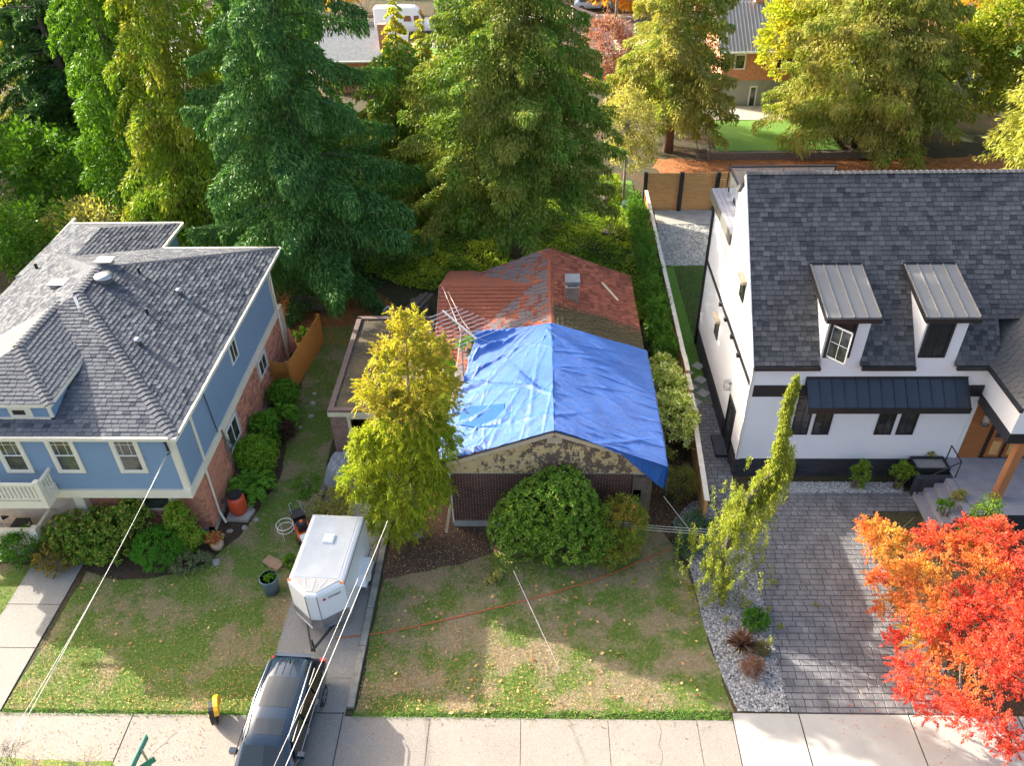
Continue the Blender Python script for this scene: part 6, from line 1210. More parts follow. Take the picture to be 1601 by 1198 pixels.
for i, (px, lab) in enumerate(((1331, 'left of the two young upright shrubs in pebbles before the white wall'), (1392, 'right of the two young upright shrubs in pebbles before the white wall'))):
    p = P(px, 745, 0); bush('upright_shrub', lab, (p[0], 25.45), [((p[0], 25.45, .75), (.38, .32, .7))]+([((p[0]+.4, 25.45, .9), (.35, .2, .25))] if i else []), leafmat('young_shrub_leaf_%s' % 'ab'[i], [G(.06, .14, .02), G(.10, .19, .03), G(.16, .22, .05)], 1, .3), 2200, .1, .045, 186+i, rc=.1, group='two young shrubs before the white wall')
conifer('columnar_cypress', 'slim bright green cypress growing in front of the timber porch post', (17.0, 21.9), 2.9, .5, leafmat('cypress', [G(.07, .17, .02), G(.12, .24, .03), G(.2, .32, .05)], 1, .3), 3600, zc=.0, hang=.05, droop=-.6, lift=.5, L=.12, Wd=.04, nb=60, seed=190, frond=.3)
for i, (px, py, z) in enumerate(((1500, 775, 1.2), (1535, 800, .6), (1478, 790, 1.1), (1450, 712, 1.2))):
    p = P(px, py, z); bush('potted_plant', ('pale flowering plant in the black planter by the steps', 'leafy green plant at the foot of the cypress', 'short green plant at the left end of the planter', 'dry wispy plant in the gravel-filled wall planter')[i], (p[0], p[1]), [((p[0], p[1], z), (.28, .22, .22))], mt_pale if i in (0, 3) else mt_sal, 500, .1, .04, 192+i, rc=.1, stems=5)
# bare twiggy shrub, lower left
t = thing('bare_shrub', 'leafless twiggy shrub beside the pavement in the lower left corner', 'shrub', (-14.2, 12.3, 0), None); r_ = np.random.default_rng(200); q = MB()
def twig(o, d, L, r, dep):
    d = d/np.linalg.norm(d); e_ = o+d*L*.5+r_.normal(0, .05*L, 3); f_ = e_+(d+r_.normal(0, .15, 3))*L*.5; q.tube([o, e_, f_], [r, r*.8, r*.55], 4, False)
    if dep:
        for k in range(r_.integers(2, 5)):
            s = o+(f_-o)*r_.uniform(.35, 1); twig(s, d+r_.normal(0, .55, 3), L*r_.uniform(.5, .78), r*.55, dep-1)
for (x, y) in ((-14.0, 12.5), (-15.3, 12.2), (-16.4, 12.5), (-17.2, 11.9)):
    for i in range(4): twig(np.array((x, y, 0.)), np.array((r_.normal(0, .35), r_.normal(0, .35), 1.)), .8, .022, 4)
obj('twigs', q, bark_pale, t)
c = r_.uniform((-17.6, 11.4, .3), (-13.4, 12.9, 1.5), (600, 3)); put('leaves', [leafquads(c, r_.normal(size=c.shape), .05, .03, 201)], mt_pale, t, kind='stuff')
# ================================================================ houses and yards beyond
sheet('lawn', [(14.2, 62.4), (24, 62.4), (24, 69.5), (14.5, 69.2)], .55, M['lawn_green'])
rw = thing('retaining_wall', 'low dark timber retaining wall holding up the far lawn', 'wall', (19, 62, 0))
for i in range(3): obj('timber', MB().box((13.6, 62.0, .18*i), (27, 62.35, .18*i+.17)), M['old_wood'], rw)
st_ = thing('garden_steps', 'small wooden steps beside the timber retaining wall', 'steps', (13.4, 62.2, 0))
for i in range(4): obj('tread', MB().box((12.6, 61.8+i*.3, .15*i), (13.5, 62.15+i*.3, .15*i+.1)), M['old_wood'], st_)
for x in (12.55, 13.5): obj('rail', MB().tube([(x, 61.7, 0), (x, 61.7, 1.0), (x, 62.9, 1.3)], .04, 6), M['old_wood'], st_)
sheet('patio', [(15.3, 69.5), (21.0, 69.3), (20.6, 73), (14.8, 73)], .56, M['concrete'])
def gable_x(t, x0, x1, yf, yb, ze, zr_, wm, rm, seams=0, ov=.5):
    """house with the ridge along X"""
    ym = (yf+yb)/2; obj('wall', MB().box((x0, yf, 0), (x1, yb, ze)).add([(x0, yf, ze), (x0, yb, ze), (x0, ym, zr_-.1), (x1, yf, ze), (x1, yb, ze), (x1, ym, zr_-.1)], [(0, 1, 2), (3, 5, 4)]), wm, t)
    r = obj('roof', MB().slab([(x0-ov, yf-ov, ze), (x1+ov, yf-ov, ze), (x1+ov, ym, zr_), (x0-ov, ym, zr_)], .15).slab([(x1+ov, yb+ov, ze), (x0-ov, yb+ov, ze), (x0-ov, ym, zr_), (x1+ov, ym, zr_)], .15), rm, t)
    obj('gutter', MB().box((x0-ov, yf-ov-.12, ze-.16), (x1+ov, yf-ov, ze)), M['white_paint'], t)
    for i in range(seams):
        x = x0-ov+(x1-x0+2*ov)*(i+.5)/seams; obj('seam', MB().bar((x, yf-ov, ze+.04), (x, ym, zr_+.04), .05, .07), rm, r)
    return r
b1 = thing('brick_house', 'far brick house with grey standing seam metal roof and basement doors', 'house', (21, 77, 0))
yf = 73.2; ze = PY(1180, 80, yf-.5)[2]; p0 = PY(1135, 80, yf-.5)[0]; 
low = obj('basement_wall', MB().box((p0, yf-.03, 0), (26, yf+.2, 2.7)), mat('grey_basement', (.33, .33, .30), .9, (.28, .28, .26), 1.5), b1)
gable_x(b1, p0, 26, yf, 82, ze, ze+2.9, M['brick_red'], M['metal_grey'], 34)
fb = []
def far_window(t, x0, x1, z0, z1, y, m=None, fr_=None):
    f = obj('window', MB().box((x0, y-.08, z0), (x0+.12, y, z1)).box((x1-.12, y-.08, z0), (x1, y, z1)).box((x0+.12, y-.078, z1-.12), (x1-.12, y, z1)).box((x0+.12, y-.078, z0), (x1-.12, y, z0+.1)), fr_ or M['white_paint'], t); obj('pane', MB().box((x0+.12, y-.04, z0+.1), (x1-.12, y-.02, z1-.12)), m or M['glass'], f)
far_window(b1, PY(1148, 95, yf)[0], PY(1166, 95, yf)[0], PY(1150, 108, yf)[2], PY(1150, 84, yf)[2], yf)
far_window(b1, PY(1212, 95, yf)[0], PY(1240, 95, yf)[0], PY(1150, 108, yf)[2], PY(1150, 84, yf)[2], yf)
far_window(b1, PY(1170, 150, yf)[0], PY(1182, 150, yf)[0], PY(1150, 167, yf)[2], PY(1150, 134, yf)[2], yf, M['glass'])
far_window(b1, PY(1219, 150, yf)[0], PY(1238, 150, yf)[0], PY(1150, 160, yf)[2], PY(1150, 137, yf)[2], yf, M['glass'])
for px in (1183, 1228): q = PY(px, 28, 78.0); obj('chimney', MB().box((q[0]-.45, 77.4, ze+2.2), (q[0]+.45, 78.2, ze+4.1)), M['brick_red'], b1)
b2 = thing('brown_roofed_house', 'far single-storey house with brown hip roof between the two tall cedars', 'house', (6, 84, 0))
z2 = 3.1; q0, q1 = P(845, 84, z2), P(964, 84, z2); x0, x1, yf2 = q0[0], q1[0], q0[1]
rr2 = mat('far_brown_shingle', (.34, .22, .17), .9, (.28, .18, .14), 3, .2, island=.15)
obj('wall', MB().box((x0+.5, yf2+.5, 0), (x1-.5, yf2+13, z2)), mat('beige_brick', (.5, .38, .26), .9, (.44, .32, .22), 4), b2)
e = [(x0, yf2, z2), (x1, yf2, z2), (x1, yf2+14, z2), (x0, yf2+14, z2)]; xm = (x0+x1)/2; ra_, rb_ = (xm-.3, yf2+4.2, 5.3), (xm-.3, yf2+9.5, 5.3)
rf2 = obj('roof', MB().slab([e[0], e[1], ra_], .12).slab([e[1], e[2], rb_, ra_], .12).slab([e[2], e[3], rb_], .12).slab([e[3], e[0], ra_, rb_], .12), rr2, b2)
pieces('shingle', shingles([e[0], e[1], ra_], .3, .5, .02)+shingles([e[1], e[2], rb_, ra_], .3, .5, .02), rr2, rf2, limit=0)
obj('gutter', MB().box((x0, yf2-.12, z2-.2), (x1, yf2, z2)), M['white_paint'], b2); obj('chimney', MB().box((ra_[0]-1.5, ra_[1]-.4, 4.4), (ra_[0]-.7, ra_[1]+.3, 6.3)), M['galv'], b2)
far_window(b2, x1-3.2, x1-1.8, 1.1, 2.3, yf2+.5)
b3 = thing('grey_roofed_house', 'far house with grey shingle gable roof and brick chimney below the white van', 'house', (-14.5, 82, 0))
q0, q1, q2 = P(572, 42, 4.6), P(648, 62, 3.2), P(560, 78, 3.2)
gr = mat('far_grey_shingle', (.27, .28, .29), .9, (.2, .21, .22), 3, .2)
obj('wall', MB().box((q0[0]-3.5, 79.8, 0), (q1[0]-.4, 86, 3.1)), M['brick_red'], b3)
obj('roof', MB().slab([(q0[0]-4, 79.3, 3.1), (q1[0], 79.3, 3.1), (q1[0], 83, 4.9), (q0[0]-4, 83, 4.9)], .15).slab([(q1[0], 86.7, 3.1), (q0[0]-4, 86.7, 3.1), (q0[0]-4, 83, 4.9), (q1[0], 83, 4.9)], .15), gr, b3)
obj('gutter', MB().box((q0[0]-4, 79.2, 2.95), (q1[0], 79.3, 3.1)), M['white_paint'], b3)
qc = PY(598, 45, 81); obj('chimney', MB().box((qc[0]-.4, 80.6, 3.4), (qc[0]+.4, 81.3, 6.0)), M['brick_red'], b3)
far_window(b3, q1[0]-3, q1[0]-1.8, 1.2, 2.4, 79.8)
b4 = thing('tan_roofed_house', 'far house with tan shingle hip roof at the right behind the cedar', 'house', (35, 72, 0))
q0, q1 = P(1400, 93, 3.4), P(1530, 92, 3.4); x0, x1, yf4 = q0[0]-3, q1[0]+3, q0[1]; tanr = mat('tan_shingle', (.50, .33, .17), .9, (.42, .27, .13), 3, .2, island=.15)
obj('wall', MB().box((x0+.6, yf4+.6, 0), (x1-.6, yf4+9, 3.4)), mat('white_render', (.62, .6, .55), .9), b4)
e = [(x0, yf4, 3.4), (x1, yf4, 3.4), (x1, yf4+10, 3.4), (x0, yf4+10, 3.4)]; ra_, rb_ = (x0+5, yf4+5, 5.9), (x1-4, yf4+5, 5.9)
rf4 = obj('roof', MB().slab([e[0], e[1], rb_, ra_], .12).slab([e[1], e[2], rb_], .12).slab([e[2], e[3], ra_, rb_], .12).slab([e[3], e[0], ra_], .12), tanr, b4)
pieces('shingle', shingles([e[0], e[1], rb_, ra_], .3, .5, .02), tanr, rf4, limit=0)
obj('gutter', MB().box((x0, yf4-.12, 3.2), (x1, yf4, 3.4)), M['white_paint'], b4); far_window(b4, x0+6, x0+7.5, 1.2, 2.6, yf4+.6); far_window(b4, x0+3, x0+4.5, 1.2, 2.6, yf4+.6)
b5 = thing('pale_metal_roofed_house', 'distant house with pale ribbed roof and brick chimney at the top edge', 'house', (20, 93, 0))
gable_x(b5, 14.8, 24.5, 90, 98, 3.6, 6.3, M['cream'], M['metal_grey'], 26); obj('chimney', MB().box((16.4, 90.6, 3.8), (17.5, 91.5, 7.2)), M['brick_red'], b5); far_window(b5, 18, 19.4, 1.2, 2.6, 90)
# far street
sheet('far_road', [(-80, 98.5), (80, 100.5), (80, 108.5), (-80, 106.5)], .02, M['asphalt'])
sheet('far_pavement', [(-80, 94.5), (80, 96.5), (80, 98.4), (-80, 96.4)], .024, M['concrete']); sheet('far_pavement', [(-80, 106.6), (80, 108.6), (80, 110.5), (-80, 108.5)], .024, M['concrete'])
sheet('far_lawn', [(-60, 86), (14, 88), (60, 88), (60, 96.4), (-60, 94.4)], .016, M['lawn_green']); sheet('far_driveway', [(-30, 86), (-17.6, 86), (-17.6, 98.4), (-30, 98.4)], .03, M['concrete'])
sheet('far_driveway', [(8.6, 82), (9.9, 82), (10.3, 96.5), (9.0, 96.5)], .03, M['concrete'])
pp = P(962, 48, 0); pole = thing('utility_pole', 'wooden utility pole beside the far street', 'pole', pp); obj('pole_shaft', MB().tube([pp, pp+(0, 0, 10)], [.18, .13], 8), M['old_wood'], pole); obj('transformer', MB().lathe(pp+(.3, 0, 6.6), [(.22, 0), (.22, .8), (.1, .85)], 10), M['galv'], pole)
# distant belt of trees beyond the street so the land does not end bare
r_ = np.random.default_rng(300); n = 26000; x = r_.uniform(-190, 190, n); y = r_.uniform(122, 200, n); hh = 5+4*np.sin(x*.21)*np.sin(y*.17+x*.05)+3*np.sin(x*.07); c = np.stack([x, y, np.maximum(hh, 1.5)*r_.random(n)**.4], 1)
put('distant_woods', [leafquads(c, r_.normal(size=c.shape), 1.8, 1.1, 301)], leafmat('distant_leaves', [G(.07, .12, .02), G(.12, .16, .03), G(.4, .22, .04), G(.2, .2, .04)], .05, .3), None, kind='stuff')
for i, (x, y, h, r, m) in enumerate(((-52, 60, 15, 6, mt_dark), (-46, 50, 13, 6, mt_cedar_b), (46, 58, 14, 6, mt_dark), (52, 66, 15, 7, mt_lime), (-60, 75, 15, 7, mt_gold))):
    bush('leafy_tree', ('dark tree beyond the left edge, nearer the pines', 'bright green tree beyond the left edge', 'dark tree beyond the right edge', 'lime tree beyond the right edge', 'golden tree beyond the left edge')[i], (x, y), [((x, y, h*.6), (r, r, h*.42))], m, 5000, .55, .35, 310+i, rc=.8, cat='tree')
# ================================================================ things in the gardens
t = thing('rain_barrel', 'orange-red rain barrel with black lid at the brick corner', 'barrel', (-12.55, 23.75, 0))
obj('barrel', MB().lathe((-12.55, 23.75, .15), [(.28, 0), (.34, .12), (.385, .45), (.37, .75), (.30, .98)], 20), plainmat('terracotta_plastic', (.55, .07, .025), .45), t, smooth=True)
obj('lid', MB().lathe((-12.55, 23.75, 1.12), [(.31, 0), (.31, .06), (.25, .07), (.23, .03), (.01, .03)], 20), M['black_plastic'], t)
obj('diverter', MB().tube([(-12.85, 23.6, .95), (-13.1, 23.5, .98)], .07, 8), M['black_plastic'], t); obj('paving_base', MB().prism([(-13.0, 23.3), (-12.1, 23.25), (-11.95, 23.9), (-12.3, 24.2), (-13.0, 24.15)], 0, .15), M['concrete'], t)
for i, (x, y, r) in enumerate(((-12.7, 22.75, .16), (-12.95, 22.55, .12), (-13.15, 21.35, .2), (-12.75, 21.1, .22), (-12.15, 22.95, .17), (-11.8, 23.4, .14), (-10.95, 30.2, .17), (-11.1, 31.2, .2), (-11.3, 29.4, .13), (-11.2, 32.0, .15))):
    m_ = MB(); r_ = np.random.default_rng(400+i); k = 7
    pts = [(x+math.cos(a)*r*r_.uniform(.7, 1.2), y+math.sin(a)*r*r_.uniform(.6, 1)) for a in np.linspace(0, 6.28, k, endpoint=False)]
    m_.v = [(*p, 0) for p in pts]+[(x+(p[0]-x)*.75, y+(p[1]-y)*.75, r*.5) for p in pts]; m_.f = [tuple(range(k, 2*k))]+[(j, (j+1) % k, k+(j+1) % k, k+j) for j in range(k)]
    obj('garden_stone', m_, mat('pale_stone_%s' % 'abcdefghij'[i], (.46, .42, .37), .9, (.3, .27, .24), 4, .3), label=('pale stone just below the downspout', 'small pale stone left of the downspout splash', 'tan upright stone at the bed edge below the flower pot', 'flat pale stone on the grass edge right of the tan one', 'grey stone beside the barrel base', 'grey stone at the bed tip behind the barrel', 'pale stone midway along the orange fence edge', 'bigger pale stone along the orange fence edge', 'small stone at the near end of the orange fence edge', 'pale stone farthest along the orange fence edge')[i], cat='stone', group='stones edging the blue house bed')
t = thing('flower_pot', 'round clay pot of pink and yellow flowers at the house corner', 'flower pot', (-12.9, 21.85, 0))
obj('pot', MB().lathe((-12.9, 21.85, 0), [(.16, 0), (.25, .15), (.27, .3), (.24, .42), (.22, .38)], 16), mat('clay_pot', (.55, .42, .28), .8, (.45, .33, .22), 3), t, smooth=True)
c, d = blob_pts([((-12.92, 21.85, .58), (.34, .3, .22))], 900, 410, .08, .3, 12); put('flowers', [leafquads(c, d, .08, .06, 411)], leafmat('flower_petals', [G(.6, .08, .14), G(.6, .45, .05), G(.2, .3, .04), G(.5, .05, .1)], 2, .3), t)
t = thing('watering_can', 'pale blue-grey watering can beside the foundation', 'watering can', (-13.8, 22.15, 0))
obj('can', MB().lathe((-13.75, 22.15, 0), [(.15, 0), (.15, .28), (.12, .34), (.1, .33)], 14), plainmat('blue_grey_enamel', (.38, .45, .52), .5), t, smooth=True); obj('spout', MB().tube([(-13.88, 22.15, .12), (-14.15, 22.15, .36)], [.035, .02], 8), M['galv'], t); obj('handle', MB().tube([(-13.62, 22.15, .1), (-13.5, 22.15, .25), (-13.62, 22.15, .38), (-13.8, 22.15, .42)], .014, 6), M['galv'], t)
# green bin full of clippings, ring, mower, cardboard
p = P(423, 936, 0); t = thing('garden_bin', 'round grey-blue bin full of green clippings beside the trailer', 'bin', (p[0], p[1]+.3, 0)); x, y = p[0], p[1]+.3
binm = plainmat('grey_blue_plastic', (.10, .155, .21), .5)
obj('bin', MB().lathe((x, y, 0), [(.27, 0), (.33, .75), (.345, .8), (.36, .82), (.345, .86), (.315, .86), (.31, .6), (.01, .55)], 22), binm, t, smooth=True)
obj('handle', MB().tube([(x-.37, y-.08, .75), (x-.42, y, .7), (x-.37, y+.08, .75)], .016, 6), binm, t)
c, d = blob_pts([((x, y, .78), (.27, .27, .14))], 900, 420, .08, .2, 12); put('clippings', [leafquads(c, d, .1, .035, 421)], mt_fern, t)
p = P(440, 850, 0); t = thing('plant_cage', 'pale wire plant support with two rings on the lawn', 'plant support', (-10.3, 22.3, 0)); x, y = -10.2, 22.45
for z, r in ((.78, .34), (.55, .33)):
    obj('ring', MB().tube([(x+math.cos(a)*r, y+math.sin(a)*r, z) for a in np.linspace(0, 2*math.pi, 25)], .016, 5, False), M['white_cable'], t)
for a in (.4, 2.5, 4.6): obj('leg', MB().tube([(x+math.cos(a)*.34, y+math.sin(a)*.34, .8), (x+math.cos(a)*.3, y+math.sin(a)*.3, 0)], .01, 5), M['white_cable'], t)
mx, my = -9.55, 22.6; t = thing('ride_mower', 'small orange and black mower parked at the back left of the trailer', 'lawn mower', (mx, my, 0), None, .5, True)
org = plainmat('orange_paint', (.75, .13, .01), .4)
obj('deck', MB().box((-.3, -.45, .12), (.3, .45, .3)), org, t); hd_ = obj('engine', MB().box((-.2, -.1, .3), (.2, .3, .58)).lathe((0, .1, .58), [(.19, 0), (.19, .08), (.08, .12)], 14), M['black_plastic'], t); obj('engine_cap', MB().lathe((0, .1, .69), [(.08, 0), (.07, .05), (.01, .06)], 12), org, hd_)
obj('grass_bag', MB().box((-.26, .45, .2), (.26, .95, .65)), M['black_plastic'], t); obj('front_cowl', MB().box((-.24, -.7, .3), (.24, -.38, .45)).box((-.2, -.65, .45), (.2, -.42, .5)), M['white_paint'], t)
for sx in (-1, 1):
    obj('handle_bar', MB().tube([(sx*.22, .4, .3), (sx*.22, 1.0, .95), (sx*.1, 1.05, .98)], .014, 5), M['galv'], t)
    for sy in (-.4, .4): obj('wheel', MB().tube([(sx*.3, sy, .13), (sx*.37, sy, .13)], .13, 14), M['black_plastic'], t)
p = P(432, 885, 0); obj('cardboard_box', MB().prism([(p[0]-.3, p[1]-.1), (p[0]+.15, p[1]-.3), (p[0]+.35, p[1]+.1), (p[0]-.1, p[1]+.3)], 0, .12).add([(p[0]-.3, p[1]-.1, .12), (p[0]-.1, p[1]+.3, .12), (p[0]-.35, p[1]+.4, .2), (p[0]-.55, p[1]+.05, .2)], [(0, 1, 2, 3)]), mat('wet_cardboard', (.42, .26, .16), .9, (.34, .2, .12), 3), label='flattened brown cardboard on the grass behind the round bin', cat='cardboard')
bush('clippings_heap', 'heap of cut leafy branches between driveway and cardboard', (p[0]+.7, p[1]+.2), [((p[0]+.6, p[1]+.1, .12), (.4, .35, .16))], mt_fern, 600, .12, .04, 425, rc=.1, stems=6)
bush('cut_branches', 'pile of cut branches between the garage and trailer', (-8.7, 24.2), [((-8.6, 24.1, .3), (.75, 1.0, .35))], mt_pale, 2600, .12, .045, 426, rc=.14, stems=16)
bush('ground_weeds', 'trailing weeds on the lawn beside the timber edging', (-9.9, 25.3), [((-10, 25.4, .1), (.7, .8, .12))], mt_fern, 700, .11, .03, 427, rc=.14, stems=4)
# grey sheet over something by the garage
p = P(532, 735, .4); n_ = 34; r_ = np.random.default_rng(430); uu, vv = np.meshgrid(np.linspace(-1, 1, n_), np.linspace(-1, 1, n_), indexing='ij')
hh = np.clip(1.15-(np.abs(uu)**3*1.1+np.abs(vv)**4*1.1), 0, 1)*1.0+.06*np.sin(uu*9+vv*4)*np.sin(vv*7)+.05*np.sin(uu*21-vv*13)+r_.normal(0, .012, uu.shape); V = np.stack([p[0]+uu*.62+.1*vv, p[1]+vv*.9, np.maximum(hh, .03)], -1).reshape(-1, 3); i_ = (np.arange(n_-1)[:, None]*n_+np.arange(n_-1)[None]).ravel()
gt = quick('grey_cover', V, np.stack([i_, i_+n_, i_+n_+1, i_+1], 1), mat('grey_tarpaulin', (.33, .345, .37), .45, (.26, .27, .29), 2, .4), smooth=True); setp(gt, 'crumpled grey sheet covering something by the garage opening', 'cover')
obj('red_can', MB().lathe((p[0]+.45, p[1]-1.0, 0), [(.13, 0), (.13, .3), (.06, .36), (.05, .42)], 12), plainmat('red_plastic', (.6, .04, .02), .4), label='small red fuel can poking out below the grey sheet', cat='can')
# yellow saw at the pavement edge, built as a spoked wheel under a cover
p = P(338, 1125, 0); t = thing('yellow_saw', 'yellow and black wheel-shaped tool lying at the pavement edge', 'tool', (p[0], p[1], 0), None, .35, True); 
obj('wheel', MB().tube([(-.06, 0, .28), (.06, 0, .28)], .28, 22), M['black_plastic'], t); ylw = plainmat('yellow_paint', (.85, .42, .01), .4)
obj('yellow_cover', MB().add([(.07, math.cos(a)*.36, .30+math.sin(a)*.36) for a in np.linspace(-.3, 2.5, 10)]+[(.17, math.cos(a)*.36, .30+math.sin(a)*.36) for a in np.linspace(-.3, 2.5, 10)]+[(.17, math.cos(a)*.1, .32+math.sin(a)*.12) for a in np.linspace(-.3, 2.5, 10)], [(i, i+1, i+11, i+10) for i in range(9)]+[(i+10, i+11, i+21, i+20) for i in range(9)]), ylw, t)
obj('hub', MB().tube([(-.09, 0, .28), (.09, 0, .28)], .11, 12), ylw, t)
for a in (0, 1.26, 2.5, 3.77, 5.0): obj('spoke', MB().bar((-.075, 0, .28), (-.075, math.cos(a)*.23, .28+math.sin(a)*.23), .03, .03, (1, 0, 0)), ylw, t)
t.scale = (1.4, 1.4, 1.4)
# wood pile and junk behind the garage
wp = thing('timber_pile', 'stack of grey weathered planks at the back corner of the flat garage', 'timber', (-6.5, 37.5, 0))
for i, (a, b) in enumerate((((-9.0, 35.3, 1.0), (-8.2, 38.2, 1.2)), ((-8.7, 35.3, 1.05), (-7.9, 38.2, 1.2)), ((-6.9, 37.9, 1.3), (-6.2, 39.6, 1.35)), ((-6.6, 37.8, 1.3), (-5.9, 39.5, 1.35)), ((-7.2, 38.0, 1.2), (-6.5, 39.6, 1.25)))): obj('plank', MB().bar(a, b, .22, .08), M['old_wood'], wp)
obj('support', MB().box((-8.9, 36, 0), (-8.1, 37.8, 1.0)).box((-7.1, 38.1, 0), (-6.1, 39.3, 1.2)), M['old_wood'], wp)
p = P(607, 482, .8); obj('white_sack', MB().lathe((p[0], p[1], .0), [(.3, 0), (.38, .3), (.3, .7), (.1, .9)], 10), M['white_paint'], smooth=True, label='crumpled white sack beside the timber pile', cat='sack')
t = thing('old_bench', 'dark weathered bench under the spruce boughs', 'bench', (-13.2, 39.6, 0)); obj('seat', MB().box((-14.2, 39.3, .42), (-12.2, 39.8, .48)), M['old_wood'], t); obj('backrest', MB().box((-14.2, 39.8, .5), (-12.2, 39.86, 1.0)), M['old_wood'], t)
for x in (-14.1, -12.4): obj('leg', MB().box((x, 39.35, 0), (x+.1, 39.75, .42)), M['old_wood'], t)
t = thing('patio_umbrella', 'closed rust-coloured patio umbrella behind the orange fence', 'umbrella', (-13.0, 34.9, 0)); obj('canopy', MB().lathe((-12.75, 34.6, .8), [(.05, 0), (.24, .1), (.17, .7), (.1, 1.2), (.02, 1.6)], 9), mat('rust_canvas', (.42, .17, .10), .9, (.34, .14, .085), 3), t); obj('pole', MB().tube([(-12.75, 34.6, 0), (-12.75, 34.6, 2.45)], .025, 6), M['galv'], t)
bush('potted_plant', 'leafy potted plant behind the orange fence', (-12.5, 35.8), [((-12.5, 35.8, .9), (.5, .5, .5))], mt_sal, 900, .13, .06, 440, rc=.14)
t = thing('lattice_panel', 'grey lattice leaning by the cedar trunk', 'lattice', (-3.0, 38.3, 0))
for i in range(5): obj('slat', MB().bar((-3.5+i*.22, 38.3, .0), (-3.1+i*.22, 38.4, 1.5), .04, .02), M['old_wood'], t)
for i in range(4): obj('slat', MB().bar((-3.5+i*.1, 38.28, .25+i*.35), (-2.5+i*.1, 38.28, .3+i*.35), .04, .02), M['old_wood'], t)
p = P(983, 325, .7); t = thing('compost_bin', 'dark green bin by the young tree at the fence corner', 'bin', (p[0], p[1], 0)); obj('bin', MB().lathe((p[0], p[1], 0), [(.4, 0), (.5, 1.0), (.5, 1.1), (.4, 1.12)], 12), plainmat('dark_green_plastic', (.03, .07, .05), .5), t)
p = P(940, 325, .3); t = thing('tree_stump', 'brown tree stump on the shady grass behind the cedar', 'stump', (p[0], p[1], 0)); obj('wood', MB().lathe((p[0], p[1], 0), [(.55, 0), (.42, .5), (.38, 1.1)], 11), bark, t)
obj('rock_pile', MB().prism([(4.3, 48.8), (5.6, 48.5), (6.0, 49.8), (4.8, 50.2)], 0, .4), mat('mossy_rock', (.16, .13, .10), .95, (.08, .08, .05), 3, .5), label='dark rock beside the far end of the hedge', cat='rock')
t = thing('leaning_board', 'pale board leaning on the old house left corner', 'board', (-3.6, 22.9, 0)); obj('board', MB().bar((-3.72, 22.75, 0), (-3.5, 23.1, 1.3), .12, .03), M['pale_wood'], t)
# street name sign, seen from above
t = thing('street_sign', 'green street name sign standing at the bottom edge', 'sign', (-11.9, 12.1, 0)); sp0 = P(222, 1175, 3.0)
a, b = P(206, 1202, 3.05), P(230, 1152, 3.05); obj('pole', MB().tube([(sp0[0], sp0[1], 0), (sp0[0], sp0[1], 3.1)], .035, 8), M['galv'], t)
signg = plainmat('sign_green', (.005, .22, .15), .4); blade = obj('sign_blade', MB().bar(a, b, .03, .24), signg, t)
u_ = (b-a)/np.linalg.norm(b-a); 
obj('sign_blade', MB().bar(sp0+(-.02, -.45, -.22), sp0+(.35, -.1, -.22), .03, .24, (0, 0, 1)), signg, t)
nrm = np.cross(u_, (0, 0, 1)); side_ = 1 if nrm[1] < 0 else -1; cn = (a+b)/2+nrm*side_*.022; ux = u_ if side_ > 0 else -u_
nz = nrm*side_; mw = Matrix(((ux[0], 0, nz[0], cn[0]), (ux[1], 0, nz[1], cn[1]), (ux[2], 1, nz[2], cn[2]), (0, 0, 0, 1)))
# the lettering on the blade cannot be read in the photograph: two pale lines stand for its border
for dz in (-.1, .1): obj('border', MB().bar(a+nrm*side_*.02+(0, 0, dz), b+nrm*side_*.02+(0, 0, dz), .004, .012), M['white_paint'], blade)
# ---------------------------------------------------------------- wires and ropes
def wire(name, pts, r, m, label, sag=0., cat='cable', group=None, n=14):
    a, b = np.array(pts[0], float), np.array(pts[-1], float)
    if len(pts) == 2: pts = [a+(b-a)*t_-(0, 0, sag*4*t_*(1-t_)) for t_ in np.linspace(0, 1, n)]
    o = obj(name, MB().tube(pts, r, 5), m, smooth=True); setp(o, label, cat, group); return o
sv = np.array((BX-.2, UY-.33, 5.2))
e0 = PX(0, 1198, -15.5); 
far_a = P(0, 1198, 6.0); far_b = P(-8, 1190, 6.2)
wire('service_cable', [sv, far_a], .010, M['white_cable'], 'pale service cable from the blue house corner to the lower left, nearer strand', .12)
wire('service_cable', [sv+(-.02, 0, .05), far_b], .008, M['white_cable'], 'thin second service cable twisted alongside the pale one from the blue house', .3)
wire('service_cable', [P(606, 815, 3.0), P(440, 1215, 6.0)], .012, M['white_cable'], 'white cable running from the golden conifer down over trailer and car', .05)
wire('service_cable', [P(560, 905, 4.4), P(428, 1200, 5.4)], .008, M['white_cable'], 'hair-thin grey wire parallel to the white cable over the trailer', .05)
gp = P(878, 1055, 0); wire('guy_rope', [P(803, 893, 2.2), gp], .010, M['white_cable'], 'white rope pegged into the middle of the front lawn', 0)
tip = np.array((4.92, 22.6, 2.28)); wire('guy_rope', [tip, P(1118, 880, .1)], .010, M['white_cable'], 'white rope from the loose tarp corner down to the gravel bed', 0)
for i in range(3): wire('clothes_line', [P(975+i*3, 818+i*4, 1.4), P(1120, 829+i*4, 1.2)], .010, M['white_cable'], ('topmost of three white lines between bronze shrub and weeping cedar', 'middle one of three white lines between bronze shrub and weeping cedar', 'lowest of three white lines between bronze shrub and weeping cedar')[i], .03, group='three white lines right of the shrub')
cp_ = [P(*q, .035) for q in ((525, 999), (600, 990), (680, 974), (760, 955), (820, 940), (870, 926), (930, 908), (985, 885), (1050, 858), (1080, 845))]
cc_ = []
for i in range(len(cp_)-1):
    for k in range(8): f = k/8; cc_.append(cp_[i]*(1-f)+cp_[i+1]*f+np.append(rng.normal(0, .012, 2), 0))
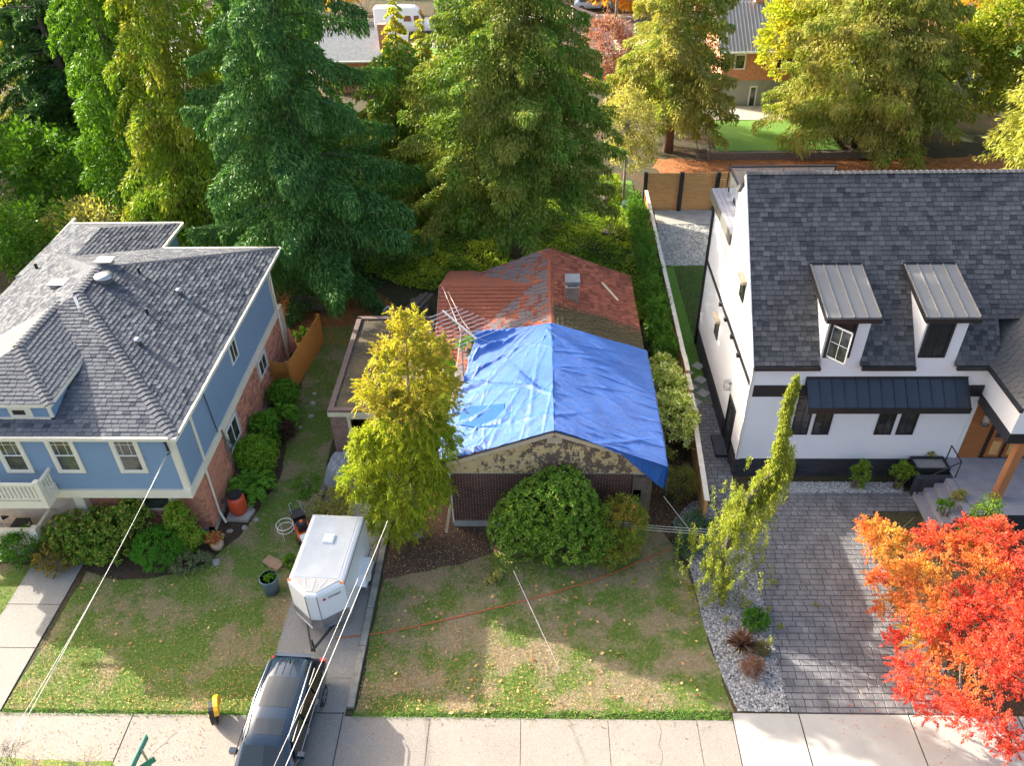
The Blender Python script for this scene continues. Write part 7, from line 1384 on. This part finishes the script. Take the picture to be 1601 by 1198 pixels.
wire('extension_cord', cc_, .024, M['orange_rope'], 'orange cord lying across the front lawn', cat='cord')
wire('antenna_lead', [P(700, 455, 5.1), P(722, 500, 5.4), P(745, 531, 6.7)], .008, M['white_cable'], 'thin white lead from antenna tip to the wing ridge', .1, cat='wire')
for i, (px, py) in enumerate(((345, 893), (398, 940))): pass
# ================================================================ grass and fallen leaves
def blades(name, poly, n, m, h, seed, avoid=None):
    r_ = np.random.default_rng(seed); P0 = np.array(poly); lo, hi = P0.min(0), P0.max(0); k = int(n*2.2); x = r_.uniform(lo[0], hi[0], k); y = r_.uniform(lo[1], hi[1], k); ins = np.zeros(k, bool)
    for i in range(len(poly)):
        x1, y1 = poly[i]; x2, y2 = poly[i-1]; c_ = ((y1 > y) != (y2 > y)); 
        with np.errstate(divide='ignore', invalid='ignore'): ins ^= c_ & (x < (x2-x1)*(y-y1)/(y2-y1+1e-12)+x1)
    x, y = x[ins][:n], y[ins][:n]; k = len(x); a = r_.uniform(0, 6.28, k); w = .009; hh = h*r_.uniform(.4, 1.3, k); lx, ly = r_.normal(0, h*.6, k), r_.normal(0, h*.6, k)
    V = np.empty((k, 3, 3)); V[:, 0] = np.stack([x-np.cos(a)*w, y-np.sin(a)*w, np.full(k, .01)], 1); V[:, 1] = np.stack([x+np.cos(a)*w, y+np.sin(a)*w, np.full(k, .01)], 1); V[:, 2] = np.stack([x+lx, y+ly, hh], 1)
    return quick(name, V.reshape(-1, 3), np.arange(k*3).reshape(-1, 3), m, kind='stuff')
def grass_mat(name, a, b_, br, thresh):
    b = NB(name); f = b.noise(.55, 6, rough=.62); g = b.noise(7, 5); c = b.mix(b.ramp(b.isl(), [(0, 0.), (1, 1.)]), a, b_)
    k = b.math('ADD', b.math('MULTIPLY', f, .8), b.math('MULTIPLY', g, .2)); k = b.math('ADD', k, b.math('MULTIPLY', b.math('SUBTRACT', b.isl(), .5), .08))
    b.col(b.mix(b.ramp(k, [(thresh-.05, 0.), (thresh+.04, 1.)]), c, br)); b.p.inputs['Roughness'].default_value = .8; return b.m
gm = grass_mat('grass_blade', (.10, .19, .020), (.18, .27, .04), (.40, .32, .17), .54); gm2 = grass_mat('fresh_grass_blade', (.10, .26, .015), (.18, .36, .035), (.14, .2, .04), .68)
blades('grass', LAWN_L, 90000, gm, .05, 500); blades('grass', LAWN_C, 90000, grass_mat('worn_grass_blade', (.10, .185, .020), (.18, .26, .04), (.40, .32, .18), .505), .05, 501)
blades('grass', [(-22, 14.7), (-20.15, 14.7), (-19.95, 20.9), (-22, 21)], 9000, gm, .05, 502)
blades('grass', [(7.75, 31.2), (8.5, 31.2), (8.5, 36.6), (8.5, 37.0), (11.3, 40), (11.3, 44.9), (7.85, 44.9)], 22000, gm2, .07, 503)
blades('edge_grass', [(-18.0, 14.5), (-9.4, 14.5), (-9.4, 14.75), (-18.0, 14.78)], 3000, gm2, .08, 504); blades('edge_grass', [(-6.1, 14.5), (6.4, 14.62), (6.4, 15.0), (-6.1, 14.8)], 5000, gm2, .09, 505)
def fallen(name, n, region, seed, cols, L=.055, dens=None, z=.045):
    r_ = np.random.default_rng(seed); xs = [p[0] for p in region]; ys = [p[1] for p in region]; pts = []
    while len(pts) < n:
        x, y = r_.uniform(min(xs), max(xs)), r_.uniform(min(ys), max(ys))
        if inpoly(x, y, region) and (dens is None or r_.random() < dens(x, y)): pts.append((x, y, z+r_.random()*.02))
    c = np.array(pts); d = r_.normal(size=c.shape); d[:, 2] *= .25; roll = r_.normal(size=c.shape)*.25; roll[:, 2] += 1
    v, f = leafquads(c, d, L, L*.7, seed, .25, roll); return quick(name, v, f, leafmat(name+'_colour', cols, 1, .15), kind='stuff')
LC = [G(.42, .20, .09), G(.50, .30, .12), G(.34, .12, .06), G(.55, .42, .2), G(.28, .15, .09), G(.6, .38, .1)]
fallen('fallen_leaves', 3400, LAWN_L, 510, LC, .05, lambda x, y: min(1, .13+.9*math.exp(-(y-14.6)/1.6)*(.5 if x < -14 else 1)+.5*math.exp(-((x+9.2)/1.3)**2)*math.exp(-(y-14.6)/4)))
fallen('fallen_leaves', 4200, LAWN_C, 511, LC, .05, lambda x, y: min(1, .14+.9*math.exp(-(y-14.7)/1.5)*math.exp(-max(0, x+1)/3)+.6*math.exp(-((x+4.8)/1.2)**2)*math.exp(-(y-14.7)/3.)))
fallen('maple_leaves', 130, LAWN_C, 530, [G(.6, .36, .12), G(.5, .2, .08), G(.66, .5, .2)], .15); fallen('maple_leaves', 50, LAWN_L, 531, [G(.6, .36, .12), G(.5, .2, .08), G(.66, .5, .2)], .13)
fallen('yellow_leaves', 900, LAWN_L+[], 512, [G(.6, .48, .14), G(.62, .55, .22)], .05)
fallen('fallen_leaves', 1500, [(-6.0, 19.8), (-3.4, 19.6), (-.8, 20.6), (-.8, 23), (-3.6, 23), (-5.9, 26)], 513, LC+[G(.6, .5, .3)], .055, None, .03)
fallen('fallen_leaves', 900, [(4.4, 22.5), (6.7, 22), (6.7, 28), (4.9, 28)], 514, LC, .055, None, .03)
fallen('fallen_leaves', 420, [(-18, 12.9), (-10.6, 12.9), (-10.6, 14.6), (-18, 14.6)], 515, LC, .045, None, .04)
fallen('fallen_leaves', 170, [(-6.2, 12.3), (6.2, 12.3), (6.2, 14.65), (-6.2, 14.65)], 516, LC, .055, lambda x, y: .12 if y < 14.3 else 1, .04)
fallen('fallen_leaves', 2600, [(-18, 8.5), (-8.8, 8.5), (-9.5, 12.2), (-13.3, 12.9), (-18, 12.9)], 517, LC, .055, None, .05)
fallen('red_leaves', 260, [(8.6, 14.2), (16, 12.4), (16, 14.9), (12.6, 19), (11.5, 16), (9, 15)], 518, [G(.6, .1, .05), G(.55, .25, .06)], .05, None, .05)
fallen('fallen_leaves', 700, [(-9.2, 27.4), (-5.3, 27.4), (-5.3, 34.8), (-9.0, 34.8)], 519, LC, .05, None, 2.57)
fallen('fallen_leaves', 5000, [(-20, 36.6), (-9.8, 36.2), (-6.8, 38.5), (-9, 41.5), (-20, 43)], 520, [G(.42, .16, .05), G(.3, .12, .04), G(.5, .22, .08)], .09, None, .03)
fallen('fallen_leaves', 3500, [(8.8, 54.8), (30, 55), (40, 57), (40, 61.8), (9.6, 61.8)], 521, [G(.5, .16, .05), G(.36, .12, .04), G(.55, .26, .1)], .12, None, .03)
